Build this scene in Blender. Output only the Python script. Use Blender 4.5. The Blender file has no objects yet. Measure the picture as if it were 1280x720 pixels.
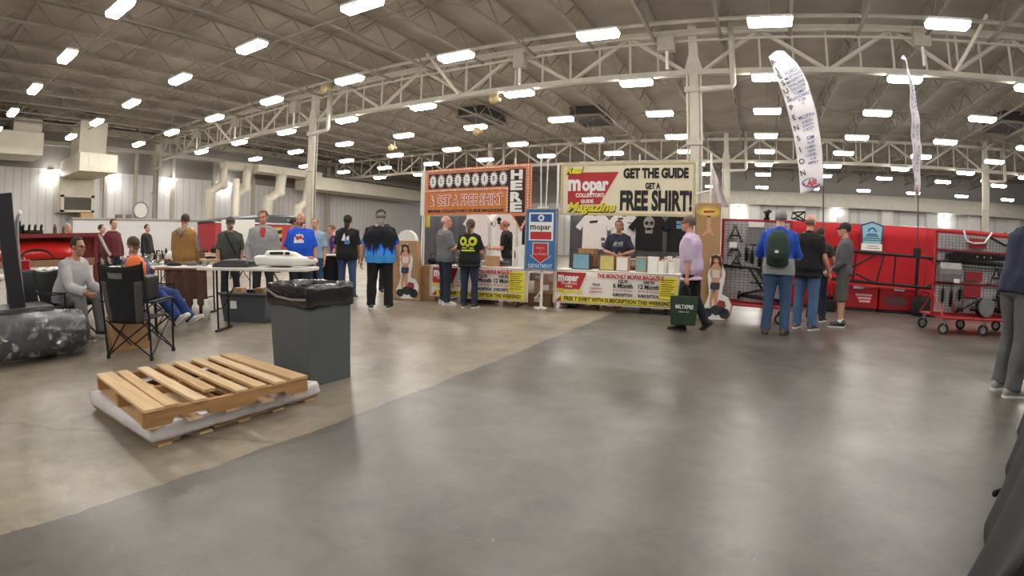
import bpy, math, random
import numpy as np
from mathutils import Vector, Matrix, noise
from mathutils.bvhtree import BVHTree
random.seed(7)
SC = bpy.context.scene
COL = SC.collection
R = math.radians
PI = math.pi

# ---------------------------------------------------------------- materials
def lin(c):
    c = c / 255.0
    return c / 12.92 if c <= 0.04045 else ((c + 0.055) / 1.055) ** 2.4

def rgb(r, g, b):
    return (lin(r), lin(g), lin(b), 1.0)

_M = {}
def mat(name, col, rough=0.6, metal=0.0, var=0.10, scale=12.0, bump=0.0, bscale=60.0, spec=0.5, stretch=None, coat=0.0):
    """Principled material whose colour varies with a noise texture in object space."""
    if name in _M:
        return _M[name]
    m = bpy.data.materials.new(name)
    m.use_nodes = True
    nt = m.node_tree
    p = nt.nodes['Principled BSDF']
    c = rgb(*col)
    p.inputs['Roughness'].default_value = rough
    p.inputs['Metallic'].default_value = metal
    p.inputs['Specular IOR Level'].default_value = spec
    p.inputs['Coat Weight'].default_value = coat
    p.inputs['Base Color'].default_value = c
    tc = nt.nodes.new('ShaderNodeTexCoord')
    mp = nt.nodes.new('ShaderNodeMapping')
    if stretch:
        mp.inputs['Scale'].default_value = stretch
    nt.links.new(tc.outputs['Object'], mp.inputs['Vector'])
    n = nt.nodes.new('ShaderNodeTexNoise')
    n.inputs['Scale'].default_value = scale
    n.inputs['Detail'].default_value = 4
    nt.links.new(mp.outputs['Vector'], n.inputs['Vector'])
    cr = nt.nodes.new('ShaderNodeValToRGB')
    cr.color_ramp.elements[0].position = 0.3
    cr.color_ramp.elements[1].position = 0.7
    cr.color_ramp.elements[0].color = tuple(x * (1 - var) for x in c[:3]) + (1,)
    cr.color_ramp.elements[1].color = tuple(min(1, x * (1 + var)) for x in c[:3]) + (1,)
    nt.links.new(n.outputs['Fac'], cr.inputs['Fac'])
    nt.links.new(cr.outputs['Color'], p.inputs['Base Color'])
    if bump > 0:
        n2 = nt.nodes.new('ShaderNodeTexNoise')
        n2.inputs['Scale'].default_value = bscale
        n2.inputs['Detail'].default_value = 3
        nt.links.new(mp.outputs['Vector'], n2.inputs['Vector'])
        b = nt.nodes.new('ShaderNodeBump')
        b.inputs['Strength'].default_value = bump
        b.inputs['Distance'].default_value = 0.01
        nt.links.new(n2.outputs['Fac'], b.inputs['Height'])
        nt.links.new(b.outputs['Normal'], p.inputs['Normal'])
    _M[name] = m
    return m

def emit(name, col, s):
    if name in _M:
        return _M[name]
    m = bpy.data.materials.new(name)
    m.use_nodes = True
    p = m.node_tree.nodes['Principled BSDF']
    p.inputs['Base Color'].default_value = rgb(*col)
    p.inputs['Emission Color'].default_value = rgb(*col)
    p.inputs['Emission Strength'].default_value = s
    _M[name] = m
    return m

# ---------------------------------------------------------------- mesh builder
class MB:
    def __init__(s):
        s.v = []; s.f = []
    def add(s, vs, fs):
        o = len(s.v)
        s.v += [tuple(v) for v in vs]
        s.f += [tuple(i + o for i in f) for f in fs]
        return s
    def box(s, c, size, rot=None, taper=1.0):
        x, y, z = (q / 2 for q in size)
        vs = [Vector((a * x * (taper if d > 0 else 1), b * y * (taper if d > 0 else 1), d * z)) for d in (-1, 1) for b in (-1, 1) for a in (-1, 1)]
        if rot is not None:
            vs = [rot @ v for v in vs]
        c = Vector(c)
        return s.add([v + c for v in vs], [(0, 2, 3, 1), (4, 5, 7, 6), (0, 1, 5, 4), (2, 6, 7, 3), (0, 4, 6, 2), (1, 3, 7, 5)])
    def b2(s, lo, hi):
        return s.box([(a + b) / 2 for a, b in zip(lo, hi)], [b - a for a, b in zip(lo, hi)])
    def rings(s, rr, cap=True, closed=False):
        n = len(rr[0])
        vs = [v for r in rr for v in r]
        fs = []
        m = len(rr)
        for i in range(m - 1 + (1 if closed else 0)):
            a, b = i * n, ((i + 1) % m) * n
            for j in range(n):
                k = (j + 1) % n
                fs.append((a + j, a + k, b + k, b + j))
        if cap and not closed:
            fs.append(tuple(range(n - 1, -1, -1)))
            fs.append(tuple(range((m - 1) * n, m * n)))
        return s.add(vs, fs)
    def tube(s, pts, r, n=8, closed=False, cap=True, flat=None):
        pts = [Vector(p) for p in pts]
        rs = r if isinstance(r, (list, tuple)) else [r] * len(pts)
        m = len(pts)
        rr = []
        t0 = None
        for i, p in enumerate(pts):
            if closed:
                d = pts[(i + 1) % m] - pts[i - 1]
            else:
                d = pts[min(i + 1, m - 1)] - pts[max(i - 1, 0)]
            d = d.normalized() if d.length > 1e-9 else Vector((0, 0, 1))
            if t0 is None:
                u = d.cross(Vector((0, 0, 1)))
                if u.length < 0.05:
                    u = d.cross(Vector((0, 1, 0)))
            else:
                u = t0 - d * t0.dot(d)
            u.normalize()
            t0 = u
            w = d.cross(u)
            fu, fw = flat if flat else (1, 1)
            rr.append([p + rs[i] * (math.cos(2 * PI * (j + .5) / n) * u * fu + math.sin(2 * PI * (j + .5) / n) * w * fw) for j in range(n)])
        return s.rings(rr, cap, closed)
    def cyl(s, a, b, r0, r1=None, n=16):
        return s.tube([a, b], [r0, r0 if r1 is None else r1], n)
    def ell(s, c, r, rot=None, nu=14, nv=8):
        c = Vector(c)
        vs = []
        for i in range(1, nv):
            t = PI * i / nv
            for j in range(nu):
                a = 2 * PI * j / nu
                vs.append(Vector((r[0] * math.sin(t) * math.cos(a), r[1] * math.sin(t) * math.sin(a), r[2] * math.cos(t))))
        vs += [Vector((0, 0, r[2])), Vector((0, 0, -r[2]))]
        if rot is not None:
            vs = [rot @ v for v in vs]
        fs = []
        for i in range(nv - 2):
            for j in range(nu):
                k = (j + 1) % nu
                fs.append((i * nu + j, (i + 1) * nu + j, (i + 1) * nu + k, i * nu + k))
        T = (nv - 1) * nu
        for j in range(nu):
            k = (j + 1) % nu
            fs.append((T, j, k)); fs.append((T + 1, (nv - 2) * nu + k, (nv - 2) * nu + j))
        return s.add([v + c for v in vs], fs)
    def prism(s, poly, y0, y1, M=None):
        """extrude an xz polygon between y0 and y1"""
        n = len(poly)
        vs = [Vector((p[0], y0, p[1])) for p in poly] + [Vector((p[0], y1, p[1])) for p in poly]
        if M is not None:
            vs = [M @ v for v in vs]
        fs = [tuple(range(n)), tuple(range(2 * n - 1, n - 1, -1))]
        for j in range(n):
            k = (j + 1) % n
            fs.append((k, j, n + j, n + k))
        return s.add(vs, fs)
    def grid(s, fn, nu, nv):
        vs = [fn(i / nu, j / nv) for j in range(nv + 1) for i in range(nu + 1)]
        fs = [(j * (nu + 1) + i, j * (nu + 1) + i + 1, (j + 1) * (nu + 1) + i + 1, (j + 1) * (nu + 1) + i) for j in range(nv) for i in range(nu)]
        return s.add(vs, fs)
    def mesh(s, name):
        me = bpy.data.meshes.new(name)
        me.from_pydata(s.v, [], s.f)
        me.update()
        return me
    def build(s, name, m, parent=None, smooth=False, bev=0.0, solid=0.0, loc=None, rz=None, seg=2, weld=False):
        me = s.mesh(name)
        me.materials.append(m)
        o = bpy.data.objects.new(name, me)
        COL.objects.link(o)
        if smooth:
            for p in me.polygons:
                p.use_smooth = True
        if solid:
            md = o.modifiers.new('s', 'SOLIDIFY'); md.thickness = solid; md.offset = 0
        if bev:
            md = o.modifiers.new('b', 'BEVEL'); md.width = bev; md.segments = seg; md.limit_method = 'ANGLE'
        if parent is not None:
            o.parent = parent
        if loc is not None:
            o.location = loc
        if rz is not None:
            o.rotation_euler.z = rz
        return o

def tag(o, label, cat, group=None, kind=None):
    if label: o['label'] = label
    if cat: o['category'] = cat
    if group: o['group'] = group
    if kind: o['kind'] = kind
    return o

def thing(name, label, cat, loc=(0, 0, 0), rz=0.0, group=None):
    o = bpy.data.objects.new(name, None)
    COL.objects.link(o)
    o.location = loc
    o.rotation_euler = (0, 0, rz)
    o.empty_display_size = 0.1
    return tag(o, label, cat, group)

def struct(o, label=None):
    o['kind'] = 'structure'
    if label: o['label'] = label
    return o

_KIDS = {}
def dup(root, loc=None, rz=None, label=None, group=None):
    def cp(o, par):
        c = o.copy()
        COL.objects.link(c)
        if par is not None:
            c.parent = par
            c.matrix_parent_inverse = o.matrix_parent_inverse.copy()
        for ch in o.children:
            cp(ch, c)
        return c
    r = cp(root, None)
    if loc is not None: r.location = loc
    if rz is not None: r.rotation_euler.z = rz
    if label: r['label'] = label
    if group: r['group'] = group
    return r

def bake(o):
    """evaluate an object's modifiers into plain mesh data"""
    bpy.context.view_layer.update()
    dg = bpy.context.evaluated_depsgraph_get()
    me = bpy.data.meshes.new_from_object(o.evaluated_get(dg), depsgraph=dg)
    old = o.data
    o.modifiers.clear()
    o.data = me
    return o

def text_mesh(body, size, bold=0.0, sx=1.0, extrude=0.0, align='CENTER', shear=0.0, spacing=1.0):
    """flat lettering in the XZ plane facing -Y, as (verts, faces)"""
    cu = bpy.data.curves.new('t', 'FONT')
    cu.body = body; cu.size = size; cu.offset = bold; cu.extrude = extrude
    cu.align_x = align; cu.align_y = 'CENTER'; cu.shear = shear; cu.space_character = spacing
    cu.resolution_u = 3
    o = bpy.data.objects.new('t', cu)
    COL.objects.link(o)
    bpy.context.view_layer.update()
    dg = bpy.context.evaluated_depsgraph_get()
    me = bpy.data.meshes.new_from_object(o.evaluated_get(dg), depsgraph=dg)
    vs = [Vector((v.co.x * sx, -v.co.z, v.co.y)) for v in me.vertices]
    fs = [tuple(p.vertices) for p in me.polygons]
    bpy.data.objects.remove(o); bpy.data.curves.remove(cu); bpy.data.meshes.remove(me)
    return vs, fs

def letters(name, items, m, parent, y=-0.004):
    """items: (text, x, z, size, opts) laid on the plane y of the parent; one mesh of lettering"""
    b = MB()
    for it in items:
        t, x, z, sz = it[:4]
        kw = it[4] if len(it) > 4 else {}
        kw = dict(kw)
        fit = kw.pop('fit', None)
        vs, fs = text_mesh(t, sz, **kw)
        if not vs: continue
        if fit:
            w = max(v.x for v in vs) - min(v.x for v in vs)
            k = fit / w
            mx = (max(v.x for v in vs) + min(v.x for v in vs)) / 2
            vs = [Vector(((v.x - mx) * k, v.y, v.z)) for v in vs]
        b.add([v + Vector((x, y, z)) for v in vs], fs)
    return b.build(name, m, parent)

def flatpoly(name, polys, m, parent, y=-0.003, t=0.0):
    b = MB()
    for p in polys:
        b.add([(q[0], y, q[1]) for q in p], [tuple(range(len(p)))])
    return b.build(name, m, parent)

def rect(x0, z0, x1, z1):
    return [(x0, z0), (x1, z0), (x1, z1), (x0, z1)]

def star(cx, cz, ro, ri, n, a0=0.0):
    return [(cx + (ro if i % 2 == 0 else ri) * math.sin(a0 + PI * i / n), cz + (ro if i % 2 == 0 else ri) * math.cos(a0 + PI * i / n)) for i in range(2 * n)]

def disc(cx, cz, r, n=20, rz=None):
    return [(cx + r * math.cos(2 * PI * i / n), cz + (rz or r) * math.sin(2 * PI * i / n)) for i in range(n)]

# ---------------------------------------------------------------- shared materials
M = {}
M['steel'] = mat('painted_steel_cream', (182, 176, 163), 0.55, 0, 0.08, 3)
M['joist'] = mat('joist_paint', (126, 118, 106), 0.7, 0, 0.12, 4)
M['deck'] = mat('roof_deck_board', (146, 136, 124), 0.9, 0, 0.14, 0.7, 0.3, 30)
M['duct'] = mat('duct_paint', (214, 208, 190), 0.5, 0, 0.05, 1.5)
M['white_metal'] = mat('white_metal', (225, 225, 222), 0.45, 0, 0.03)
M['galv'] = mat('galvanised', (150, 152, 152), 0.4, 0.7, 0.1, 8)
M['black_metal'] = mat('black_metal', (24, 24, 25), 0.4, 0.3, 0.1)
M['black_plastic'] = mat('black_plastic', (28, 28, 30), 0.5, 0, 0.1)
M['rubber'] = mat('rubber', (26, 26, 27), 0.75, 0, 0.15)
M['black_cloth'] = mat('black_cloth', (22, 22, 25), 0.9, 0, 0.2, 30, 0.2, 200)
M['white_cloth'] = mat('white_cloth', (232, 230, 226), 0.85, 0, 0.04, 10, 0.15, 60)
M['white_plastic'] = mat('white_plastic', (232, 231, 226), 0.45, 0, 0.03)
M['card'] = mat('cardboard', (176, 138, 98), 0.85, 0, 0.10, 9, 0.1, 40)
M['card_dark'] = mat('cardboard_dark', (140, 108, 78), 0.85, 0, 0.12, 9, 0.1, 40)
M['paper'] = mat('paper', (236, 234, 228), 0.7, 0, 0.02)
M['red'] = mat('red_paint', (160, 22, 30), 0.4, 0, 0.08, 5)
M['red_cloth'] = mat('red_cloth', (178, 22, 32), 0.8, 0, 0.08, 6, 0.2, 50)
M['black'] = mat('black_ink', (26, 24, 24), 0.6, 0, 0.02)
M['white'] = mat('white_ink', (240, 240, 238), 0.6, 0, 0.01)
M['yellow'] = mat('yellow_ink', (232, 216, 60), 0.6, 0, 0.03)
M['redink'] = mat('red_ink', (184, 44, 50), 0.6, 0, 0.04)
M['blueink'] = mat('blue_ink', (40, 84, 158), 0.6, 0, 0.04)
M['chrome'] = mat('bright_metal', (200, 200, 200), 0.25, 1.0, 0.04)
M['grey_part'] = mat('grey_cast_metal', (120, 116, 110), 0.5, 0.5, 0.2, 20)
M['rust'] = mat('rusty_metal', (96, 72, 58), 0.75, 0.2, 0.3, 20)
M['wood'] = mat('raw_wood', (202, 168, 120), 0.75, 0, 0.14, 3, 0.25, 40, stretch=(1, 9, 9))
# ================================================================ the hall
XL, XR, YB, YF, ZD = -42.0, 34.0, 57.4, -16.0, 9.9
ROWS = [-9.4, -4.7, 4.79, 9.29, 13.83, 18.59, 23.27, 28.33, 32.81, 37.71, 42.6, 51.0]
HC, S, X0 = 7.4, 4.854, 0.506
COLX = [-41.0, -21.4, -2.18, 16.7]

def concrete():
    m = bpy.data.materials.new('polished_concrete'); m.use_nodes = True
    nt = m.node_tree; N = nt.nodes; Lk = nt.links
    p = N['Principled BSDF']
    tc = N.new('ShaderNodeTexCoord')
    sx = N.new('ShaderNodeSeparateXYZ'); Lk.new(tc.outputs['Object'], sx.inputs[0])
    def noise_(scale, det=6, dist=0.0, rough=0.6):
        n = N.new('ShaderNodeTexNoise'); n.inputs['Scale'].default_value = scale; n.inputs['Detail'].default_value = det
        n.inputs['Distortion'].default_value = dist; n.inputs['Roughness'].default_value = rough
        Lk.new(tc.outputs['Object'], n.inputs['Vector']); return n.outputs['Fac']
    def math_(op, a, b):
        q = N.new('ShaderNodeMath'); q.operation = op
        for i, v in enumerate((a, b)):
            if isinstance(v, (int, float)): q.inputs[i].default_value = v
            else: Lk.new(v, q.inputs[i])
        return q.outputs[0]
    def ramp(fac, stops):
        c = N.new('ShaderNodeValToRGB'); Lk.new(fac, c.inputs['Fac'])
        e = c.color_ramp.elements
        e[0].position, e[0].color = stops[0]; e[1].position, e[1].color = stops[-1]
        for po, co in stops[1:-1]:
            q = e.new(po); q.color = co
        return c.outputs['Color']
    def mix(fac, a, b, mode='MIX'):
        q = N.new('ShaderNodeMix'); q.data_type = 'RGBA'; q.blend_type = mode
        if isinstance(fac, (int, float)): q.inputs['Factor'].default_value = fac
        else: Lk.new(fac, q.inputs['Factor'])
        for nm, v in (('A', a), ('B', b)):
            s_ = [i for i in q.inputs if i.name == nm and i.type == 'RGBA'][0]
            if isinstance(v, tuple): s_.default_value = v
            else: Lk.new(v, s_)
        return [o for o in q.outputs if o.type == 'RGBA'][0]
    grey = ramp(noise_(0.9, 5, 0.3, 0.5), [(0.3, rgb(71, 69, 64)), (0.5, rgb(83, 80, 74)), (0.7, rgb(96, 92, 86))])
    tan = ramp(noise_(0.8, 5, 0.2, 0.5), [(0.3, rgb(116, 107, 91)), (0.5, rgb(136, 126, 109)), (0.7, rgb(152, 142, 125))])
    # two pours meeting along x = -2.45, the joint slightly ragged
    edge = math_('ADD', sx.outputs['X'], math_('MULTIPLY', math_('SUBTRACT', noise_(2.5, 4), 0.5), 0.12))
    fac = math_('GREATER_THAN', edge, -2.45)
    base = mix(fac, tan, grey)
    fine = ramp(noise_(22, 5), [(0.3, (0.9, 0.9, 0.9, 1)), (0.7, (1.05, 1.05, 1.05, 1))])
    base = mix(1.0, base, fine, 'MULTIPLY')
    st = ramp(noise_(1.7, 5, 0.5, 0.55), [(0.56, (0, 0, 0, 1)), (0.76, (1, 1, 1, 1))])
    base = mix(math_('MULTIPLY', st, 0.25), base, rgb(96, 87, 76))
    pa = ramp(noise_(0.55, 4, 0.3, 0.5), [(0.48, (0, 0, 0, 1)), (0.78, (1, 1, 1, 1))])
    base = mix(math_('MULTIPLY', pa, 0.25), base, rgb(146, 140, 130))
    mot = ramp(noise_(4.5, 6, 0.4, 0.65), [(0.34, (0.76, 0.76, 0.75, 1)), (0.5, (1, 1, 1, 1)), (0.66, (1.22, 1.21, 1.18, 1))])
    base = mix(0.8, base, mot, 'MULTIPLY')
    spk = ramp(noise_(38, 2, 0, 0.5), [(0.74, (0, 0, 0, 1)), (0.78, (1, 1, 1, 1))])
    base = mix(math_('MULTIPLY', spk, 0.55), base, rgb(58, 50, 44))
    scf = ramp(noise_(9, 5, 2.5, 0.7), [(0.66, (0, 0, 0, 1)), (0.74, (1, 1, 1, 1))])
    base = mix(math_('MULTIPLY', scf, 0.30), base, rgb(178, 170, 158))
    # fine hairline cracks
    vo = N.new('ShaderNodeTexVoronoi'); vo.feature = 'DISTANCE_TO_EDGE'; vo.inputs['Scale'].default_value = 0.22
    nz = N.new('ShaderNodeTexNoise'); nz.inputs['Scale'].default_value = 1.3; nz.inputs['Detail'].default_value = 6
    Lk.new(tc.outputs['Object'], nz.inputs['Vector'])
    va = N.new('ShaderNodeMix'); va.data_type = 'VECTOR'
    va.inputs['Factor'].default_value = 0.25
    vi = [i for i in va.inputs if i.type == 'VECTOR']
    Lk.new(tc.outputs['Object'], vi[-2]); Lk.new(nz.outputs['Color'], vi[-1])
    Lk.new([o for o in va.outputs if o.type == 'VECTOR'][0], vo.inputs['Vector'])
    ck = ramp(vo.outputs['Distance'], [(0.0, (1, 1, 1, 1)), (0.0022, (0, 0, 0, 1))])
    base = mix(math_('MULTIPLY', ck, 0.5), base, rgb(86, 80, 74))
    Lk.new(base, p.inputs['Base Color'])
    rr = N.new('ShaderNodeMapRange'); Lk.new(noise_(1.1, 3, 0.2, 0.5), rr.inputs['Value'])
    rr.inputs['From Min'].default_value = 0.3; rr.inputs['From Max'].default_value = 0.7
    rr.inputs['To Min'].default_value = 0.285; rr.inputs['To Max'].default_value = 0.44
    Lk.new(rr.outputs['Result'], p.inputs['Roughness'])
    p.inputs['Specular IOR Level'].default_value = 0.55
    b = N.new('ShaderNodeBump'); b.inputs['Strength'].default_value = 0.05; b.inputs['Distance'].default_value = 0.01
    Lk.new(noise_(5, 5), b.inputs['Height']); Lk.new(b.outputs['Normal'], p.inputs['Normal'])
    return m

struct(MB().b2((XL - 1, YF - 1, -0.3), (XR + 1, YB + 1, 0)).build('floor', concrete()), 'polished concrete floor with a beige and a grey pour')
struct(MB().b2((XL - 1, YF - 1, ZD), (XR + 1, YB + 1, ZD + 0.3)).build('ceiling', M['deck']), 'brown grey roof deck of the hall')

def panel_wall(name, col, pitch, axis):
    """painted wall with vertical ribs"""
    m = bpy.data.materials.new(name); m.use_nodes = True
    nt = m.node_tree; p = nt.nodes['Principled BSDF']
    tc = nt.nodes.new('ShaderNodeTexCoord'); sx = nt.nodes.new('ShaderNodeSeparateXYZ')
    nt.links.new(tc.outputs['Object'], sx.inputs[0])
    w = nt.nodes.new('ShaderNodeMath'); w.operation = 'PINGPONG'; w.inputs[1].default_value = pitch / 2
    nt.links.new(sx.outputs[axis], w.inputs[0])
    cr = nt.nodes.new('ShaderNodeValToRGB'); q = nt.nodes.new('ShaderNodeMath'); q.operation = 'MULTIPLY'; q.inputs[1].default_value = 2 / pitch
    nt.links.new(w.outputs[0], q.inputs[0]); nt.links.new(q.outputs[0], cr.inputs['Fac'])
    c = rgb(*col)
    cr.color_ramp.elements[0].color = tuple(x * 0.72 for x in c[:3]) + (1,)
    cr.color_ramp.elements[1].color = c
    cr.color_ramp.elements[1].position = 0.22
    nt.links.new(cr.outputs['Color'], p.inputs['Base Color'])
    bp = nt.nodes.new('ShaderNodeBump'); bp.inputs['Distance'].default_value = 0.04
    nt.links.new(cr.outputs['Color'], bp.inputs['Height']); nt.links.new(bp.outputs['Normal'], p.inputs['Normal'])
    p.inputs['Roughness'].default_value = 0.6
    return m

wl = panel_wall('ribbed_wall_white', (222, 220, 220), 0.62, 'Y')
wb = panel_wall('ribbed_wall_grey', (200, 198, 196), 2.2, 'X')
wd = mat('upper_wall_grey', (146, 142, 138), 0.8, 0, 0.05, 0.5)
plain = mat('plain_white_wall', (226, 225, 226), 0.7, 0, 0.03, 0.6)
struct(MB().b2((XL - .3, YF, 0), (XL, YB, 6.5)).build('wall_left', wl), 'white ribbed wall at the left end of the hall')
struct(MB().b2((XL - .3, YF, 6.5), (XL + .05, YB, ZD)).build('trim_1', wd), 'grey upper band of the left wall')
struct(MB().b2((XL - .3, YB, 0), (XR, YB + .3, 6.2)).build('wall_back', wb), 'pale grey panelled far wall of the hall')
struct(MB().b2((XL - .3, YB - .05, 6.2), (XR, YB + .3, ZD)).build('trim_2', wd), 'grey upper band of the far wall')
struct(MB().b2((XR, YF, 0), (XR + .3, YB, ZD)).build('wall_right', plain), 'plain wall closing the hall on the right')
struct(MB().b2((XL, YF - .3, 0), (XR, YF, ZD)).build('wall_front', plain), 'plain wall closing the hall behind the viewer')
# low wall and ledge in front of the left wall
struct(MB().b2((XL, 11.6, 0), (-40.3, 30.0, 2.85)).build('trim_3', plain), 'low white block wall along the left wall')
struct(MB().b2((XL, 11.5, 2.85), (-40.1, 30.0, 2.95)).build('trim_4', M['steel']), 'ledge on top of the low white wall')
for i, y in enumerate((14.6, 17.2, 20.6, 24.6, 29.0)):
    struct(MB().b2((XL, y - .12, 2.95), (XL + .3, y + .12, 8.4)).build('trim_%d' % (5 + i), M['steel']), 'steel post on the left wall')
struct(MB().b2((XL, YF, 8.15), (XL + .35, YB, 8.45)).build('trim_10', M['steel']), 'steel rail along the top of the left wall')
struct(MB().b2((XL, YF, 9.25), (XL + .5, YB, 9.75)).build('trim_11', M['steel']), 'roof edge beam over the left wall')
# soffit and pilasters on the far wall
struct(MB().b2((-6.5, YB - 1.6, 6.15), (XR, YB, 7.5)).build('trim_12', M['steel']), 'deep cream beam across the far wall')
pil = mat('pilaster_paint', (206, 204, 200), 0.65, 0, 0.04, 1)
px_ = [-4.6, -0.2, 4.6, 9.2, 14.0, 18.9, 23.8, 28.6]
for i, x in enumerate(px_):
    struct(MB().b2((x - .6, YB - .6, 0), (x + .6, YB, 6.2)).build('trim_%d' % (13 + i), pil), 'pale pilaster on the far wall')

# ---------------------------------------------------------------- roof steel
def joist(name, a, b, zb, zt, r, npan, m, wr=None):
    """open-web joist from a to b (xy), one mesh"""
    mb = MB()
    a = Vector((a[0], a[1], 0)); b = Vector((b[0], b[1], 0))
    for z in (zb, zt):
        c = (a + b) / 2; d = b - a
        ln = d.length
        rot = Matrix.Rotation(math.atan2(d.y, d.x), 3, 'Z')
        mb.box((c.x, c.y, z), (ln, r * 2.2, r * 1.6), rot)
    wr = wr or r * 0.62
    for i in range(npan):
        p0 = a.lerp(b, i / npan); p1 = a.lerp(b, (i + .5) / npan); p2 = a.lerp(b, (i + 1) / npan)
        mb.tube([(p0.x, p0.y, zt), (p1.x, p1.y, zb)], wr, 4)
        mb.tube([(p1.x, p1.y, zb), (p2.x, p2.y, zt)], wr, 4)
    return struct(mb.build(name, m))

bays = [(-0.7, 18.5), (18.8, 37.9), (38.1, 57.0), (-16, -0.9)]
x = XL + 2.0
k = 0
while x < 24:
    for bi, (y0, y1) in enumerate(bays):
        if bi == 3 and (k % 3): continue
        joist('roof_joist', (x, y0), (x, y1), 8.85, 9.75, 0.05, 9, M['joist'])['label'] = 'open web roof joist under the deck'
    x += 2.43
    k += 1
# bridging lines and sprinkler pipes running along x under the joists
for y in (3.6, 8.6, 13.4, 24.2, 30.6, 44.5, 51.5):
    b = MB().b2((XL, y - .025, 9.35), (XR, y + .025, 9.40))
    for q in range(int((24 - XL) / 2.43)):
        xa = XL + 2.0 + q * 2.43
        b.tube([(xa, y, 8.87), (xa + 2.43, y, 9.7)], 0.018, 4)
        b.tube([(xa, y, 9.7), (xa + 2.43, y, 8.87)], 0.018, 4)
    struct(b.build('joist_bridging', M['joist']), 'cross bridging between the roof joists')
for y in (6.2, 11.6, 22.4, 33.5, 47.5):
    struct(MB().cyl((XL, y, 8.72), (XR, y, 8.72), 0.035, n=8).build('sprinkler_pipe', M['joist']), 'thin sprinkler pipe under the roof joists')

def truss(Y, label):
    mb = MB()
    mb.b2((XL, Y - .13, 7.52), (XR, Y + .13, 7.70))
    mb.b2((XL, Y - .13, 9.15), (XR, Y + .13, 9.32))
    mb.b2((XL, Y - .03, 7.6), (XR, Y + .03, 7.75))
    n0 = -22
    for c in COLX:
        for sgn in (-1, 1):
            xs = [c + sgn * q for q in (0.25, 2.4, 4.8, 7.2, 9.6)]
            zs = (7.62, 9.2)
            for i in range(4):
                za, zb = (zs[0], zs[1]) if i % 2 == 0 else (zs[1], zs[0])
                mb.tube([(xs[i], Y, za), (xs[i + 1], Y, zb)], 0.085, 6)
                mb.tube([((xs[i] + xs[i + 1]) / 2, Y, 7.62), ((xs[i] + xs[i + 1]) / 2, Y, 9.2)], 0.04, 6)
                mb.tube([(xs[i + 1], Y, 7.62), (xs[i + 1], Y, 9.2)], 0.05, 6)
    return struct(mb.build('roof_truss', M['steel']), label)
truss(18.6, 'cream roof truss crossing the hall in front of the far bay')
truss(38.0, 'cream roof truss across the far bay')
for Y in (18.6,):
    for z, yy, r in ((9.5, -.55, .05), (9.38, -.7, .07), (9.06, -.3, .06), (8.82, -.2, .05)):
        struct(MB().cyl((XL, Y + yy, z), (XR, Y + yy, z), r, n=8).build('conduit_pipe', M['steel']), 'long conduit running along the truss')

for pa_, pb_ in (((-13.46, 17.9, 9.6), (-12.05, 18.45, 7.65)), ((8.48, 17.9, 9.65), (7.2, 18.45, 7.68)), ((-31.5, 17.9, 9.5), (-29.6, 18.45, 7.65))):
    struct(MB().tube([pa_, pb_], .075, 8).build('truss_brace', mat('brace_paint', (214, 208, 192), .5, 0, .05)), 'pale slanting brace from the roof to the truss')

def column(xc, yc, big=True):
    mb = MB()
    mb.b2((xc - .17, yc - .17, 0), (xc + .17, yc - .13, 7.6)).b2((xc - .17, yc + .13, 0), (xc + .17, yc + .17, 7.6)).b2((xc - .025, yc - .15, 0), (xc + .025, yc + .15, 7.6))
    for dx in (-.24, .23):
        mb.cyl((xc + dx, yc - .1, 0.1), (xc + dx, yc - .1, 7.5), 0.05, n=8)
    mb.b2((xc - .34, yc - .22, 6.85), (xc + .3, yc + .1, 7.05))
    mb.b2((xc - .30, yc - .24, 4.9), (xc + .28, yc - .12, 5.05))
    mb.b2((xc - .25, yc - .25, 0), (xc + .25, yc + .25, .03))
    # flared connection up to the roof
    mb.rings([[(xc + sx_ * w, yc + sy_ * .16, z) for sx_, sy_ in ((-1, -1), (1, -1), (1, 1), (-1, 1))] for z, w in ((7.6, .36), (8.3, .16), (9.7, .16))])
    o = struct(mb.build('roof_column', M['steel']), 'cream steel column carrying the roof truss')
    if big:
        pb = MB().tube([(xc + 1.42, yc - .3, 9.8), (xc + 1.42, yc - .3, 7.05), (xc + 1.34, yc - .3, 6.94), (xc + .25, yc - .3, 6.90)], 0.11, 10)
        struct(pb.build('roof_drain_pipe', M['steel'], smooth=True), 'thick cream drain pipe bending down to the column')
for xc in COLX: column(xc, 18.6)
for xc in COLX: column(xc, 38.0)

bx = mat('junction_box_paint', (160, 154, 142), .6)
for i, (xx, zz, w) in enumerate(((-3.1, 8.7, .62), (-9.02, 8.65, .5), (6.0, 8.75, .62), (-22.7, 8.55, .55), (-28.6, 8.6, .5), (-33.5, 8.6, .5))):
    o = MB().b2((-w / 2, -.2, -.32), (w / 2, .1, .32)).build('junction_box', bx, bev=.02, loc=(xx, 18.25, zz))
    tag(o, ['grey junction box on the truss left of the near column', 'grey junction box on the truss above the yellow horn speaker', 'grey junction box on the truss right of the near column',
            'grey junction box on the truss left of the second column', 'grey junction box on the truss between second and third column', 'grey junction box on the truss close to the third column'][i], 'box', 'junction boxes on the truss')
    MB().cyl((0, -.05, -.32), (0, -.05, -1.0), .06, n=8).build('conduit', M['white_metal'], o)

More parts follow.
